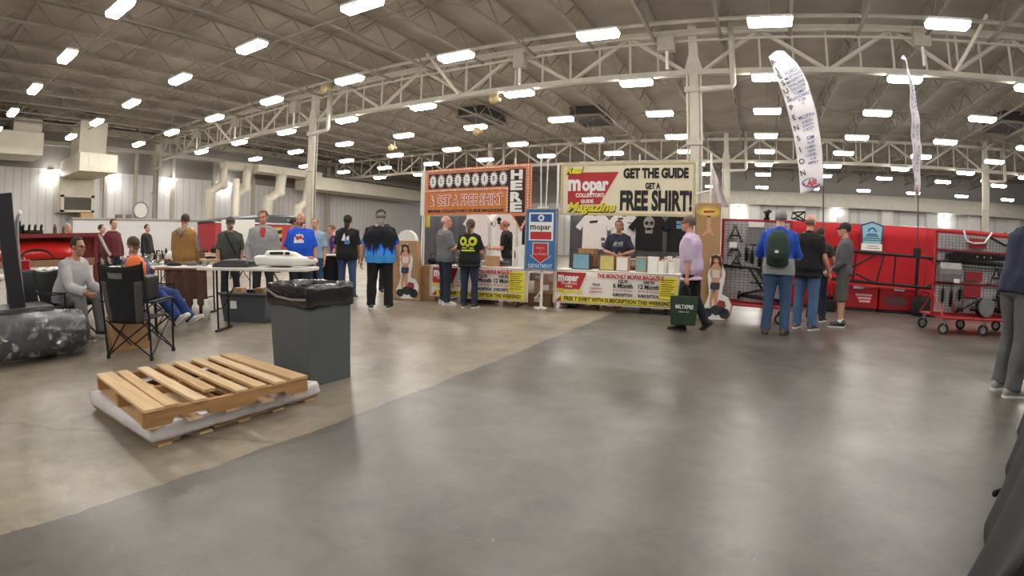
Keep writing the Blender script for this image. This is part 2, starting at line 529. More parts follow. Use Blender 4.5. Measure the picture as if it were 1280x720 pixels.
def horn(loc, label):
    t = thing('horn_speaker', label, 'speaker', loc)
    hm = mat('horn_beige', (196, 172, 120), .5)
    MB().tube([(0, 0, 0), (.0, -.12, -.02), (0, -.26, -.05), (0, -.34, -.06)], [.05, .08, .18, .22], 12).build('horn', hm, t, smooth=True)
    MB().cyl((0, 0, 0), (0, .14, .02), .09, n=12).build('driver', hm, t, smooth=True)
    MB().b2((-.02, -.02, 0), (.02, .02, .42)).build('bracket', M['steel'], t)
    return t
horn((-10.1, 18.4, 7.18), 'beige horn speaker under the truss beside the junction box')
horn((-13.4, 22.6, 6.95), 'beige horn speaker hanging under a ceiling light beyond the truss')
horn((-20.2, 24.0, 6.9), 'small beige horn speaker beyond the truss near the second column')
horn((-18.9, 17.2, 8.7), 'beige horn speaker up at the roof above the second column')

vm = mat('vent_dark', (50, 46, 44), .8)
for i, (xx, yy) in enumerate(((-10.3, 31.4), (15.6, 32.0), (-17.0, 29.0))):
    t = thing('roof_vent', ['dark roof vent opening beyond the truss, near the middle of the ceiling', 'dark roof vent opening in the ceiling on the right', 'dark roof vent opening between the lights beyond the second column'][i], 'vent', (xx, yy, 9.0))
    MB().b2((-.95, -1.5, .3), (.95, 1.5, .9)).build('shaft', vm, t)
    fb = MB()
    for sx_, sy_, lx, ly in ((-1, 0, .1, 3.2), (1, 0, .1, 3.2), (0, -1, 2.0, .1), (0, 1, 2.0, .1)):
        fb.box((sx_ * 1.0, sy_ * 1.55, .28), (lx, ly, .12))
    fb.build('frame', M['joist'], t)

# ---------------------------------------------------------------- ceiling lights
E_LENS = emit('led_lens', (255, 250, 243), 69.0)
def light_proto():
    t = thing('ceiling_light', 'x', 'light', (0, 0, -50))
    MB().b2((-.62, -.21, .02), (.62, .21, .10)).build('housing', M['white_metal'], t, bev=.015)
    MB().rings([[(sx_ * a, sy_ * b, z) for sx_, sy_ in ((-1, -1), (1, -1), (1, 1), (-1, 1))] for z, a, b in ((-.14, .50, .11), (-.10, .58, .17), (.02, .60, .20))]).build('lens', E_LENS, t)
    MB().tube([(0, 0, .1), (0, 0, 1.5)], .010, 5).build('hanger_rod', M['galv'], t)
    return t
LP = light_proto()
ORD = ['first', 'second', 'third', 'fourth', 'fifth', 'sixth', 'seventh', 'eighth', 'ninth', 'tenth', 'eleventh', 'twelfth', 'thirteenth']
ROWCOL = {0.1: (-4, 3), -4.7: (-3, 3), -9.4: (-3, 3), 4.79: (-7, 2), 9.29: (-7, 2), 13.83: (-7, 2), 18.59: (-7, 2), 23.27: (-7, 3), 28.33: (-7, 3), 32.81: (-7, 4), 37.71: (-7, 4), 42.6: (-7, 4), 51.0: (-7, 5)}
ROWN = {18.59: 'the row just under the near truss'}
vis = [r for r in ROWS if r > 4]
first = True
for r in ROWS:
    a, b = ROWCOL[r]
    for c in range(a, b + 1):
        if r > 40 and c < -3: continue
        xx = X0 + S * c
        side = 'straight above the tall leaning flag' if c == 0 else ('%s to the left of the one above the leaning flag' % ORD[-c - 1] if c < 0 else '%s to the right of the one above the leaning flag' % ORD[c - 1])
        if r in vis:
            rn = ORD[vis.index(r)] + ' visible row' if r != 18.59 else 'row under near truss'
            side = 'in the leaning flag column' if c == 0 else ('%s left of flag column' % ORD[-c - 1] if c < 0 else '%s right of flag column' % ORD[c - 1])
            lab = 'bright strip ceiling light, %s, %s' % (rn, side)
        else:
            lab = 'bright strip ceiling light in the rows overhead out of view, %d by %d' % (ROWS.index(r) + 1, c + 9)
            lab = 'bright strip ceiling light overhead, behind the first visible row of lights'
        grp = 'ceiling lights in the grid' if r in vis else 'ceiling lights overhead'
        if first:
            LP.location = (xx, r, HC); LP['label'] = lab; LP['group'] = grp; first = False
        else:
            dup(LP, (xx, r, HC), 0, lab, grp)

# wall lamps
E_WALL = emit('wall_lamp_lens', (255, 250, 243), 32.0)
def wall_lamp(loc, rz, label, grp):
    t = thing('wall_lamp', label, 'light', loc, rz, grp)
    MB().rings([[(sx_ * a, y, z) for sx_, z in ((-1, -h_), (1, -h_), (1, h_), (-1, h_))] for y, a, h_ in ((0, .25, .14), (-.1, .25, .14), (-.3, .2, .08))]).build('housing', M['white_metal'], t)
    MB().b2((-.42, -.62, -.12), (.42, -.16, -.07)).build('lens', E_WALL, t)
    return t
for i, y in enumerate((10.2, 15.2, 20.3, 25.9)):
    wall_lamp((XL + .1, y, 6.3), R(90), ['wall lamp at left end of the left wall, beside the big duct', 'wall lamp on the left wall just right of the big duct', 'wall lamp on the left wall beside the third column', 'wall lamp on the left wall above the bent duct pipe'][i], 'lamps on the left wall')
for i, xx in enumerate((-21, -14.5, -1.9, 8.7, 20.4)):
    wall_lamp((xx, YB - .1, 5.75), 0, ['wall lamp on the far wall hidden behind the booths', 'wall lamp on the far wall behind the marquee sign', 'wall lamp on the far wall behind the hanging white panel', 'wall lamp on the far wall right of the leaning flag', 'wall lamp on the far wall above the wire rack cart'][i], 'lamps on the far wall')

# ---------------------------------------------------------------- ducts on the left
def duct(name, label, boxes, kids=()):
    t = thing(name, label, 'duct', boxes[0][0])
    o0 = Vector(boxes[0][0])
    for q, (lo, hi) in enumerate(boxes):
        MB().b2(Vector(lo) - o0, Vector(hi) - o0).build(['main_duct', 'riser', 'drop_box', 'branch'][min(q, 3)], M['duct'], t, bev=.03)
    for lo, hi in boxes[:1]:
        lo = Vector(lo) - o0; hi = Vector(hi) - o0
        for f in (.25, .5, .75):
            ym = lo.y + (hi.y - lo.y) * f
            MB().b2((lo.x - .02, ym - .03, lo.z - .02), (hi.x + .02, ym + .03, hi.z + .02)).build('seam_flange', M['duct'], t)
    return t, o0
duct('air_duct', 'long cream air duct at the left edge near the roof', [((-41, 0, 6.8), (-38, 8.65, 8.3)), ((-40.5, 6.6, 8.3), (-38.6, 8.6, 9.3))])
t, o0 = duct('air_duct', 'big cream air duct box with wall unit and dark grille', [((-41, 10.7, 5.75), (-36, 13.4, 6.95)), ((-39.5, 11.0, 6.95), (-37.4, 13.0, 9.3)), ((-41.95, 10.6, 3.35), (-40.6, 13.3, 5.9))])
g = MB().b2((.42, .25, -2.25), (.46, 2.35, -1.35)).build('grille', mat('duct_grille', (88, 84, 78), .7), t)
b = MB()
for lo, hi in (((.4, 0, -2.4), (.55, 2.6, -2.25)), ((.4, 0, -1.35), (.55, 2.6, -1.2)), ((.4, 0, -2.4), (.55, .25, -1.2)), ((.4, 2.35, -2.4), (.55, 2.6, -1.2))):
    b.b2(lo, hi)
b.build('grille_frame', M['duct'], t)
duct('air_duct', 'long cream air duct running along the left wall beyond the second column', [((-40.5, 33.0, 6.15), (-38, 50.5, 7.4))])
duct('air_duct', 'short flat cream duct near the roof left of the second column', [((-39.2, 26.5, 7.1), (-37.6, 34.0, 7.75))])
def bent(label, pts, r, fl=(1, 1)):
    t = thing('duct_pipe', label, 'duct', pts[-1])
    o0 = Vector(pts[-1])
    P = [Vector(p) - o0 for p in pts]
    MB().tube(P, r, 12).build('pipe', M['duct'], t, smooth=True)
    for a in P[1:-1]:
        MB().ell(a, (r * 1.06, r * 1.06, r * 1.06)).build('elbow', M['duct'], t, smooth=True)
    MB().cyl(P[-1], P[-1] + Vector((0, 0, .15)), r * 1.2, n=12).build('flange', M['duct'], t)
bent('bent cream duct pipe nearest the third column, dropping to the floor', [(-38.6, 29, 7.5), (-38.4, 23.6, 7.45), (-38.2, 23.4, 5.8), (-38.9, 22.6, 5.2), (-38.9, 22.6, .0)], .42)
bent('bent cream duct pipe with a step half way down', [(-38.2, 25.8, 7.5), (-38.2, 25.7, 5.6), (-38.6, 25.0, 5.0), (-38.6, 25.0, 0)], .4)
bent('bent cream duct pipe below the short flat duct', [(-38.0, 29.4, 7.3), (-38.0, 29.2, 5.5), (-38.6, 28.4, 4.8), (-38.6, 28.4, 0)], .5)
bent('bent cream duct pipe close beside the second column', [(-37.6, 32.4, 7.2), (-37.6, 32.2, 4.9), (-38.2, 31.6, 4.2), (-38.2, 31.6, 0)], .5)
bent('white straight vent pipe standing before the bent ducts', [(-37.0, 23.9, 6.2), (-37.0, 23.9, 3), (-37.0, 23.9, 0)], .3)
# round mirror and small pieces on the ledge
t = thing('round_mirror', 'round white disc leaning on the ledge of the left wall', 'mirror', (-40.6, 17.2, 2.95), R(90))
MB().cyl((0, 0, .65), (0, .06, .65), .62, n=28).build('face', M['white_plastic'], t)
MB().tube([(.62 * math.cos(a * PI / 14), -.0, .65 + .62 * math.sin(a * PI / 14)) for a in range(28)], .05, 6, closed=True).build('rim', M['galv'], t)
for i, (y, w) in enumerate(((15.4, .5), (16.2, .35))):
    tag(MB().b2((-.2, -w / 2, 0), (.2, w / 2, .3)).build('metal_case', mat('case_grey%d' % i, (120, 116, 110), .6), bev=.03, loc=(-40.7, y, 2.95)), ['small grey case on the ledge far left of the round disc', 'small grey case on the ledge just left of the round disc'][i], 'case', 'cases on the ledge')
tag(MB().b2((-.5, -.5, 0), (.5, .5, .35)).build('wooden_crate', M['wood'], bev=.02, loc=(-40.8, 12.7, 2.95)), 'pale wooden crate at the left end of the ledge', 'crate')
# dark doorways low on the left wall
for i, (y, h_) in enumerate(((24.6, 2.5), (27.4, 2.5))):
    t = MB().b2((-.02, -1.0, 0), (.12, 1.0, h_)).build('door_%d' % (i + 1), mat('dark_door', (64, 60, 58), .6), loc=(-40.28, y, 0))
    struct(t, 'dark doorway low in the left wall')
    fb = MB().b2((0, -1.15, 0), (.2, -1.0, h_ + .15)).b2((0, 1.0, 0), (.2, 1.15, h_ + .15)).b2((0, -1.15, h_), (.2, 1.15, h_ + .15))
    fb.build('door_frame', M['steel'], t)
# ================================================================ people
def remesh(mb, name, m, voxel, parent=None, smooth_it=3, disp=0.0, dfreq=8.0, dstretch=(1, 1, 1), seed=0.0, cut=None):
    me = mb.mesh(name)
    o = bpy.data.objects.new(name, me)
    COL.objects.link(o)
    md = o.modifiers.new('r', 'REMESH'); md.mode = 'VOXEL'; md.voxel_size = voxel; md.use_smooth_shade = True
    if smooth_it:
        sm = o.modifiers.new('s', 'SMOOTH'); sm.factor = 0.5; sm.iterations = smooth_it
    bake(o)
    me = o.data
    me.name = name
    me.materials.clear(); me.materials.append(m)
    if disp:
        n = len(me.vertices)
        co_ = np.empty(n * 3); me.vertices.foreach_get('co', co_)
        no_ = np.empty(n * 3); me.vertices.foreach_get('normal', no_)
        co_ = co_.reshape(-1, 3); no_ = no_.reshape(-1, 3)
        for i in range(n):
            c = co_[i]
            f = noise.noise(Vector((c[0] * dfreq * dstretch[0] + seed, c[1] * dfreq * dstretch[1], c[2] * dfreq * dstretch[2])))
            co_[i] = c + no_[i] * f * disp
        me.vertices.foreach_set('co', co_.ravel())
    me.polygons.foreach_set('use_smooth', [True] * len(me.polygons))
    me.update()
    if parent is not None: o.parent = parent
    return o

SKIN = {k: mat('skin_' + k, c, 0.5, 0, 0.06, 14, 0.05, 120) for k, c in dict(fair=(206, 160, 136), tan=(186, 138, 112), ruddy=(208, 148, 124)).items()}
EYE = mat('eye_dark', (44, 34, 30), .3)
LIP = mat('lip', (168, 104, 92), .5)
def cloth(name, c, var=.12, bump=.25):
    return mat('cloth_' + name, c, .88, 0, var, 9, bump, 45)

def rotm(ax, a):
    return Matrix.Rotation(R(a), 3, ax)

def V(*a):
    return Vector(a)

# pose directions are given in the body's own frame: x to its right, y forward, z up
STAND = dict(lean=0, armL=((-.16, 0, -1), (-.02, .22, -1)), armR=((.16, 0, -1), (.02, .22, -1)),
             legL=((-.06, .02, -1), (-.03, -.03, -1)), legR=((.06, .02, -1), (.03, -.03, -1)), footL=(-8, 0), footR=(8, 0), head=(0, 0), curl=35, palmL=None, palmR=None, drop=0)

def P(**k):
    d = dict(STAND); d.update(k); return d

def person(label, loc, face, H=1.75, pose=None, skin='fair', w=1.0, belly=0.0, shirt=None, trousers=None, shoes=(40, 36, 34), hair=None, cap=None,
           voxel=.0085, sole=(225, 225, 222), eyes=True, seat=None, group=None, female=False, back_leg=None):
    """One figure: the body is one continuous mesh (the top-level object), clothing and hair are its children.
    face: compass direction the body faces, degrees clockwise from +y."""
    po = pose or P()
    k = H / 1.75
    body = MB()
    T = {}
    # --- spine
    UP = V(0, 0, 1)
    lean = po['lean']
    def spine(z):                      # point on the spine z above the hip joints, with the lean worked in
        t = max(0.0, min(1.0, z / 0.22))
        a = R(lean) * (0.35 + 0.65 * t)
        return V(0, math.sin(a) * z, math.cos(a) * z)
    def sframe(z):
        t = max(0.0, min(1.0, z / 0.22))
        return Matrix.Rotation(-R(lean) * (0.35 + 0.65 * t), 3, 'X')
    def torso(mb, prof, infl=0.0, n=20):
        rr = []
        for z, hx, hy, oy in prof:
            c = spine(z * k); fr = sframe(z * k)
            bl = belly * math.exp(-((z - .17) / .11) ** 2)
            r = []
            for j in range(n):
                a = 2 * PI * j / n
                ca, sa = math.cos(a), math.sin(a)
                ex = abs(ca) ** .8 * (1 if ca > 0 else -1); ey = abs(sa) ** .85 * (1 if sa > 0 else -1)
                yy = (hy + infl) * ey + oy + (bl * max(0, sa))
                r.append(c + fr @ V(((hx + infl) * w + bl * .35) * ex * k, yy * k * (1 + (w - 1) * .6), 0))
            rr.append(r)
        mb.rings(rr)
    body_prof = [(-.10, .10, .07, 0), (-.07, .155, .10, -.005), (0, .168, .115, -.01), (.08, .158, .108, -.005), (.16, .146, .102, .0), (.25, .152, .105, .0), (.36, .168, .113, .0), (.43, .150, .102, -.005), (.475, .112, .082, -.008), (.52, .068, .062, -.008)]
    if female:
        body_prof = [(z, hx * (.98 if z < .1 else .9), hy, oy) for z, hx, hy, oy in body_prof]
    torso(body, body_prof)
    # --- arms
    shw = (.172 if not female else .152) * (.45 + .55 * w)
    arms = {}
    arms_nk = {}
    for s, sg in (('L', -1), ('R', 1)):
        sh = spine(.432 * k) + sframe(.432 * k) @ V(sg * shw * k, -.005, 0)
        nk_ = spine(.515 * k) + sframe(.5 * k) @ V(sg * .045 * k, -.01, 0)
        du, df = (V(*d).normalized() for d in po['arm' + s])
        el = sh + du * .285 * k
        wr = el + df * .255 * k
        arms[s] = (sh, el, wr, df)
        aw = .9 + .1 * w
        body.tube([sh.lerp(el, -.08), sh.lerp(el, .3), sh.lerp(el, .8), el, el.lerp(wr, .25), el.lerp(wr, .7), wr],
                  [x * k * aw for x in (.05, .049, .041, .040, .041, .033, .027)], 10)
        body.ell(sh, (.056 * k * aw,) * 3)
        body.tube([nk_, nk_.lerp(sh, .5) + V(0, 0, .008 * k), sh], [.040 * k, .048 * k, .05 * k * aw], 10)
        arms_nk[s] = nk_
        body.ell(el, (.041 * k * aw,) * 3)
        # hand: palm, four fingers in two bends, thumb off the side of the palm
        hd = df
        tv = V(0, 1, 0) if po['palm' + s] is None else V(*po['palm' + s])
        th_ = (tv - hd * tv.dot(hd))
        if th_.length < .1:
            th_ = V(-sg, 0, .2) - hd * V(-sg, 0, .2).dot(hd)
        th_.normalize()
        nn = hd.cross(th_)
        if nn.dot(V(-sg, 0, 0)) < 0 and po['palm' + s] is None: nn = -nn
        if po['palm' + s] is not None and nn.dot(V(0, 0, -1)) < 0: nn = -nn
        fr = Matrix((th_, nn, hd)).transposed()
        fk = max(1.0, voxel / .0085) ** .6
        body.ell(wr + hd * .052 * k, (.041 * k, .017 * k * fk, .056 * k), fr)
        cu_ = po['curl']
        for q, (off, ln) in enumerate(((.030, .85), (.011, 1.0), (-.010, .95), (-.029, .78))):
            p0 = wr + (hd * .092 + th_ * off) * k
            d1 = (math.cos(R(cu_ * .7)) * hd + math.sin(R(cu_ * .7)) * nn)
            d2 = (math.cos(R(cu_ * 1.9)) * hd + math.sin(R(cu_ * 1.9)) * nn)
            p1 = p0 + d1 * .042 * ln * k; p2 = p1 + d2 * .040 * ln * k
            body.tube([p0 - hd * .02 * k, p0, p1, p2], [x * k * fk for x in (.0095, .0095, .0088, .0072)], 7)
        p0 = wr + (hd * .03 + th_ * .030) * k
        p1 = p0 + (hd * .55 + th_ * .75 + nn * .2).normalized() * .038 * k
        p2 = p1 + (hd * .85 + th_ * .35 + nn * .35).normalized() * .034 * k
        body.tube([p0 - th_ * .015 * k, p0, p1, p2], [x * k * fk for x in (.013, .0125, .0105, .008)], 7)
    # --- legs
    legs = {}
    for s, sg in (('L', -1), ('R', 1)):
        hp = V(sg * .088 * k * (.6 + .4 * w), 0, -.02 * k)
        d1, d2 = (V(*d).normalized() for d in po['leg' + s])
        kn = hp + d1 * .415 * k
        an = kn + d2 * .405 * k
        legs[s] = (hp, kn, an)
        body.tube([hp, hp.lerp(kn, .3), hp.lerp(kn, .8), kn, kn.lerp(an, .3), kn.lerp(an, .8), an], [x * k * (.7 + .3 * w) for x in (.084, .078, .056, .052, .052, .036, .034)], 12)
        body.ell(kn + V(0, .005, 0), (.05 * k, .052 * k, .055 * k))
        # bare foot inside the shoe
        tw, pt = po['foot' + s]
        fm = Matrix.Rotation(-R(tw), 3, 'Z') @ Matrix.Rotation(R(pt), 3, 'X')
        body.ell(an + fm @ V(0, .055 * k, -.045 * k), (.034 * k, .10 * k, .03 * k), fm)
    # --- neck and head
    nb = spine(.50 * k)
    hy_, hp_ = po['head']
    hc = spine(.50 * k) + sframe(.5 * k) @ V(0, .015 * k, 0) + Matrix.Rotation(-R(lean * .4), 3, 'X') @ V(0, .02 * k, .178 * k)
    body.tube([nb - V(0, 0, .03 * k), nb.lerp(hc, .4), hc - V(0, .0, .04 * k)], [.066 * k, .056 * k, .054 * k], 12)
    HM = Matrix.Rotation(-R(hy_), 3, 'Z') @ Matrix.Rotation(R(hp_), 3, 'X')
    def hp3(x, y, z): return hc + HM @ V(x * k, y * k, z * k)
    def hell(mb, c, r, rot=None): mb.ell(hp3(*c), tuple(q * k for q in r), HM if rot is None else HM @ rot)
    hell(body, (0, -.014, .032), (.076, .094, .086))
    hell(body, (0, .022, -.028), (.062, .068, .075))
    hell(body, (0, .038, -.072), (.045, .045, .038))
    hell(body, (0, .070, -.088), (.022, .02, .02))
    hell(body, (0, .083, .026), (.05, .014, .011))
    hell(body, (0, .098, -.028), (.016, .02, .014))
    body.tube([hp3(0, .084, .018), hp3(0, .097, -.006), hp3(0, .106, -.028)], [.011 * k, .012 * k, .013 * k], 8)
    hell(body, (-.040, .062, -.022), (.02, .022, .018)); hell(body, (.040, .062, -.022), (.02, .022, .018))
    hell(body, (0, .085, -.058), (.025, .012, .011))
    for sg in (-1, 1):
        hell(body, (sg * .078, -.012, -.004), (.011, .022, .033))
    # --- rest the lowest sole on the floor (or the hips on a seat)
    lo = min(legs[s][2].z for s in 'LR') - .083 * k
    dz = -lo if seat is None else seat + .10 * k - 0.0
    rz = -R(face)
    b = remesh(body, 'person', SKIN[skin], voxel, None, 2)
    b.location = (loc[0], loc[1], dz)
    b.rotation_euler = (0, 0, rz)
    tag(b, label, 'person', group)
    cv = max(voxel * 1.35, .011)
    sd = (len(label) * 7.3) % 97
    # --- trousers
    if trousers:
        m, ln = trousers[0], (trousers[1] if len(trousers) > 1 else 1.0)
        loose = trousers[2] if len(trousers) > 2 else 0.0
        t = MB()
        torso(t, [(z, hx, hy, oy) for z, hx, hy, oy in body_prof if z < .05] + [(.115, .158, .108, -.005)], .012)
        for s in 'LR':
            hp, kn, an = legs[s]
            lw = .7 + .3 * w
            pts = [hp + V(0, -.01, .03 * k), hp.lerp(kn, .3), hp.lerp(kn, .75), kn]
            rs = [.100, .096, .078, .070]
            if ln > .8:
                e = an - (an - kn).normalized() * .0 + V(0, 0, -.02 * k)
                pts += [kn.lerp(e, .35), kn.lerp(e, .8), e]; rs += [.068, .062, .066]
            else:
                e = kn.lerp(an, .12); pts += [e]; rs += [.082]; rs[2] = .086; rs[3] = .084
            t.tube(pts, [(x * lw + loose) * k for x in rs], 14)
            t.ell(kn, ((.070 * lw + loose) * k,) * 3)
        remesh(t, 'trousers', m, cv, b, 2, .014 * k, 10, (1, 1, .55), sd)
    # --- shirt or jacket
    if shirt:
        m = shirt['m']; sl = shirt.get('sleeve', .62); hem = shirt.get('hem', -.06); inf = shirt.get('infl', .016)
        t = MB()
        flare = shirt.get('flare', .012)
        torso(t, [(hem, .165, .112, -.005), (hem + .03, .166, .114, -.006)] + [q for q in body_prof if q[0] > hem + .05 and q[0] < .5] + [(.515, .088, .07, -.01)], inf + flare * .5)
        for s in 'LR':
            sh, el, wr, df = arms[s]
            aw = .9 + .1 * w
            inner = spine(.40 * k) + sframe(.40 * k) @ V((-1 if s == 'L' else 1) * .09 * k, -.005, 0)
            if sl <= 1:
                e = sh.lerp(el, sl)
                t.tube([inner, sh, sh.lerp(el, sl * .6), e], [x * k * aw for x in (.070, .060 + inf * .4, .060 + inf * .4, .066 + inf * .4)], 12)
            else:
                e = el.lerp(wr, sl - 1)
                t.tube([inner, sh, sh.lerp(el, .6), el, el.lerp(e, .5), e], [x * k * aw for x in (.070, .060 + inf * .5, .057 + inf * .5, .055 + inf * .4, .05 + inf * .4, .043 + inf * .4)], 12)
            t.ell(sh, ((.061 + inf * .4) * k * aw,) * 3)
            t.tube([arms_nk[s] + V(0, 0, -.012 * k), arms_nk[s].lerp(sh, .5), sh], [(.040 + inf * .5) * k, (.050 + inf * .5) * k, (.056 + inf * .4) * k * aw], 12)
        if shirt.get('hood'):
            q = spine(.47 * k) + sframe(.5 * k) @ V(0, -.07 * k, .02 * k)
            t.ell(q, (.12 * k, .06 * k, .07 * k))
        if shirt.get('collar'):
            q = spine(.515 * k)
            t.tube([q + V(0, 0, -.02 * k), q + V(0, .01 * k, .035 * k)], [.078 * k, .072 * k], 14)
        so = remesh(t, shirt.get('name', 'shirt'), m, cv, b, 2, .017 * k, 8, (1, 1, .6), sd + 5)
        T['shirt'] = so
    # --- shoes
    if shoes:
        sm_ = mat('shoe_%d_%d_%d' % shoes, shoes, .5, 0, .06)
        so_ = mat('sole_%d_%d_%d' % sole, sole, .6, 0, .04)
        for s in 'LR':
            an = legs[s][2]; tw, pt = po['foot' + s]
            fm = Matrix.Rotation(-R(tw), 4, 'Z') @ Matrix.Rotation(R(pt), 4, 'X')
            base = Matrix.Translation(an) @ fm @ Matrix.Translation(V(0, 0, -.083 * k))
            def ring(y, hw, h_, z0=0):
                return [base @ (V(hw * math.cos(a) * 1.0, y, z0 + (h_ - z0) * (.5 + .5 * math.sin(a))) * k) for a in [2 * PI * (j + .5) / 12 for j in range(12)]]
            t = MB()
            t.rings([ring(-.085, .018, .05, .02), ring(-.075, .036, .085, .01), ring(-.03, .042, .125, .01), ring(.02, .041, .12, .01), ring(.055, .043, .092, .01), ring(.10, .050, .072, .01), ring(.15, .050, .06, .01), ring(.185, .036, .05, .01), ring(.20, .014, .035, .015)])
            sh_ = t.build('shoe', sm_, b, smooth=True)
            t = MB()
            out = [(-.088, .02), (-.07, .038), (0, .042), (.06, .046), (.12, .053), (.165, .048), (.195, .028), (.208, .008)]
            n_ = len(out)
            prof = [(-hw, y) for y, hw in out] + [(hw, y) for y, hw in reversed(out)]
            vsx = [base @ (V(x_, y_, 0) * k) for x_, y_ in prof] + [base @ (V(x_, y_, .024) * k) for x_, y_ in prof]
            nn_ = len(prof)
            t.add(vsx, [tuple(range(nn_ - 1, -1, -1)), tuple(range(nn_, 2 * nn_))] + [(j, (j + 1) % nn_, nn_ + (j + 1) % nn_, nn_ + j) for j in range(nn_)])
            t.build('sole', so_, sh_)
    # --- hair
    def shell(name, c, r, keep, m, thick=.006):
        t = MB().ell((0, 0, 0), r, None, 28, 18)
        kv = [keep(*v) for v in t.v]
        ids = {}
        vs_ = []
        fs_ = []
        for f in t.f:
            if all(kv[i] for i in f):
                for i in f:
                    if i not in ids:
                        ids[i] = len(vs_); vs_.append(t.v[i])
                fs_.append(tuple(ids[i] for i in f))
        q = MB()
        jit = []
        for v in vs_:
            j = 1 + .035 * noise.noise(V(*v) * 45)
            jit.append(hp3(c[0] + v[0] * j, c[1] + v[1] * j, c[2] + v[2] * j))
        q.add(jit, fs_)
        return q.build(name, m, b, smooth=True, solid=thick * k)
    if hair:
        hm_ = mat('hair_%d_%d_%d' % hair['c'], hair['c'], .7, 0, .25, 60, .4, 150)
        st = hair.get('style', 'short')
        if st == 'short':
            shell('hair', (0, -.018, .036), (.083, .098, .092), lambda x, y, z: (y < .052 or z > .05) and z > -.058 + max(0, y) * .9, hm_)
        elif st == 'balding':
            shell('hair', (0, -.018, .034), (.081, .096, .09), lambda x, y, z: y < .015 and -.055 < z < .028, hm_, .004)
        elif st in ('ponytail', 'long'):
            shell('hair', (0, -.02, .036), (.086, .102, .094), lambda x, y, z: (y < .045 or z > .055) and z > -.085 + max(0, y) * .9, hm_)
            t = MB()
            if st == 'ponytail':
                t.tube([hp3(0, -.10, .03), hp3(0, -.135, -.02), hp3(0, -.13, -.10), hp3(0, -.115, -.20), hp3(0, -.11, -.26)], [.03 * k, .036 * k, .034 * k, .026 * k, .01 * k], 10)
            else:
                t.tube([hp3(0, -.06, .0), hp3(0, -.085, -.06), hp3(0, -.10, -.14), hp3(0, -.10, -.20)], [.06 * k, .058 * k, .046 * k, .02 * k], 12, flat=(1, .7))
            t.build('hair_tail', hm_, b, smooth=True)
        if hair.get('beard'):
            bc = mat('beard_%d_%d_%d' % hair['beard'], hair['beard'], .8, 0, .25, 60)
            shell('beard', (0, .022, -.04), (.066, .074, .074), lambda x, y, z: z < -.012 and y > -.02 and not (abs(x) < .022 and z > -.028), bc, .005)
    if cap:
        cm_ = mat('cap_%d_%d_%d' % cap, cap, .8, 0, .12)
        cp_ = shell('cap', (0, -.016, .045), (.088, .103, .088), lambda x, y, z: z > -.012 - .45 * max(0, -y), cm_, .005)
        t = MB()
        def brim(u, v):
            a = (u - .5) * 2.0
            rx = .078 * math.sin(a); ry = .083 * math.cos(a) * (1 + 0)
            return hp3(rx * (1 + .05 * v), ry + .07 * v * math.cos(a * .8), .042 - .012 * v - .35 * rx * rx / .08)
        t.grid(brim, 10, 4)
        t.build('brim', cm_, cp_, smooth=True, solid=.004)
        t = MB(); t.tube([hp3(.0875 * math.cos(a), -.016 + .1025 * math.sin(a), .036 - .022 * (1 - math.sin(a))) for a in [2 * PI * i / 24 for i in range(24)]], .005 * k, 5, closed=True)
        t.build('cap_band', cm_, cp_, smooth=True)
    if eyes:
        for sg in (-1, 1):
            t = MB(); t.ell(hp3(sg * .031, .077, .006), (.011 * k, .008 * k, .006 * k), HM, 10, 6)
            t.build('eye', EYE, b, smooth=True)
        if hair or cap:
            bc = hair['c'] if hair else (70, 56, 46)
            bm_ = mat('brow_%d_%d_%d' % bc, tuple(int(q * .75) for q in bc), .8)
            for sg in (-1, 1):
                t = MB(); t.tube([hp3(sg * .016, .095, .026), hp3(sg * .033, .091, .031), hp3(sg * .05, .078, .025)], [.003 * k, .0045 * k, .003 * k], 6)
                t.build('eyebrow', bm_, b, smooth=True)
        t = MB(); t.ell(hp3(0, .096, -.060), (.023 * k, .006 * k, .006 * k), HM, 10, 6)
        t.build('mouth', LIP, b, smooth=True)
    T.update(arms=arms, legs=legs, hp3=hp3, spine=spine, sframe=sframe, k=k, body=b, dz=dz)
    return b, T

def world(b, p):
    """a body-frame point in world coordinates"""
    m_ = Matrix.Translation(b.location) @ Matrix.Rotation(b.rotation_euler.z, 4, 'Z')
    return m_ @ p

def decal(name, target, vf, origin, xdir, zdir, ndir, m, parent, off=.004, sub=.02):
    """lay flat lettering or a patch on a curved surface: (verts, faces) in xz, cast along -ndir onto target (all in the body frame)"""
    import bmesh
    vs, fs = vf
    bm = bmesh.new()
    bv = [bm.verts.new(v) for v in vs]
    for f in fs:
        try: bm.faces.new([bv[i] for i in f])
        except ValueError: pass
    bmesh.ops.triangulate(bm, faces=bm.faces[:])
    for _ in range(4):
        es = [e for e in bm.edges if e.calc_length() > sub]
        if not es: break
        bmesh.ops.subdivide_edges(bm, edges=es, cuts=1)
        bmesh.ops.triangulate(bm, faces=bm.faces[:])
    me_ = target.data
    tree = BVHTree.FromPolygons([v.co for v in me_.vertices], [tuple(p.vertices) for p in me_.polygons])
    n = V(*ndir).normalized(); xd = V(*xdir).normalized(); zd = V(*zdir).normalized()
    dead = []
    for v in bm.verts:
        p = origin + xd * v.co.x + zd * v.co.z + n * .4
        h_ = tree.ray_cast(p, -n, 1.0)
        if h_[0] is None: dead.append(v)
        else: v.co = h_[0] + n * off
    bmesh.ops.delete(bm, geom=dead, context='VERTS')
    me = bpy.data.meshes.new(name); bm.to_mesh(me); bm.free()
    me.materials.append(m)
    o = bpy.data.objects.new(name, me); COL.objects.link(o)
    o.parent = parent
    return o
def patch(poly):
    return [V(p[0], 0, p[1]) for p in poly], [tuple(range(len(poly)))]
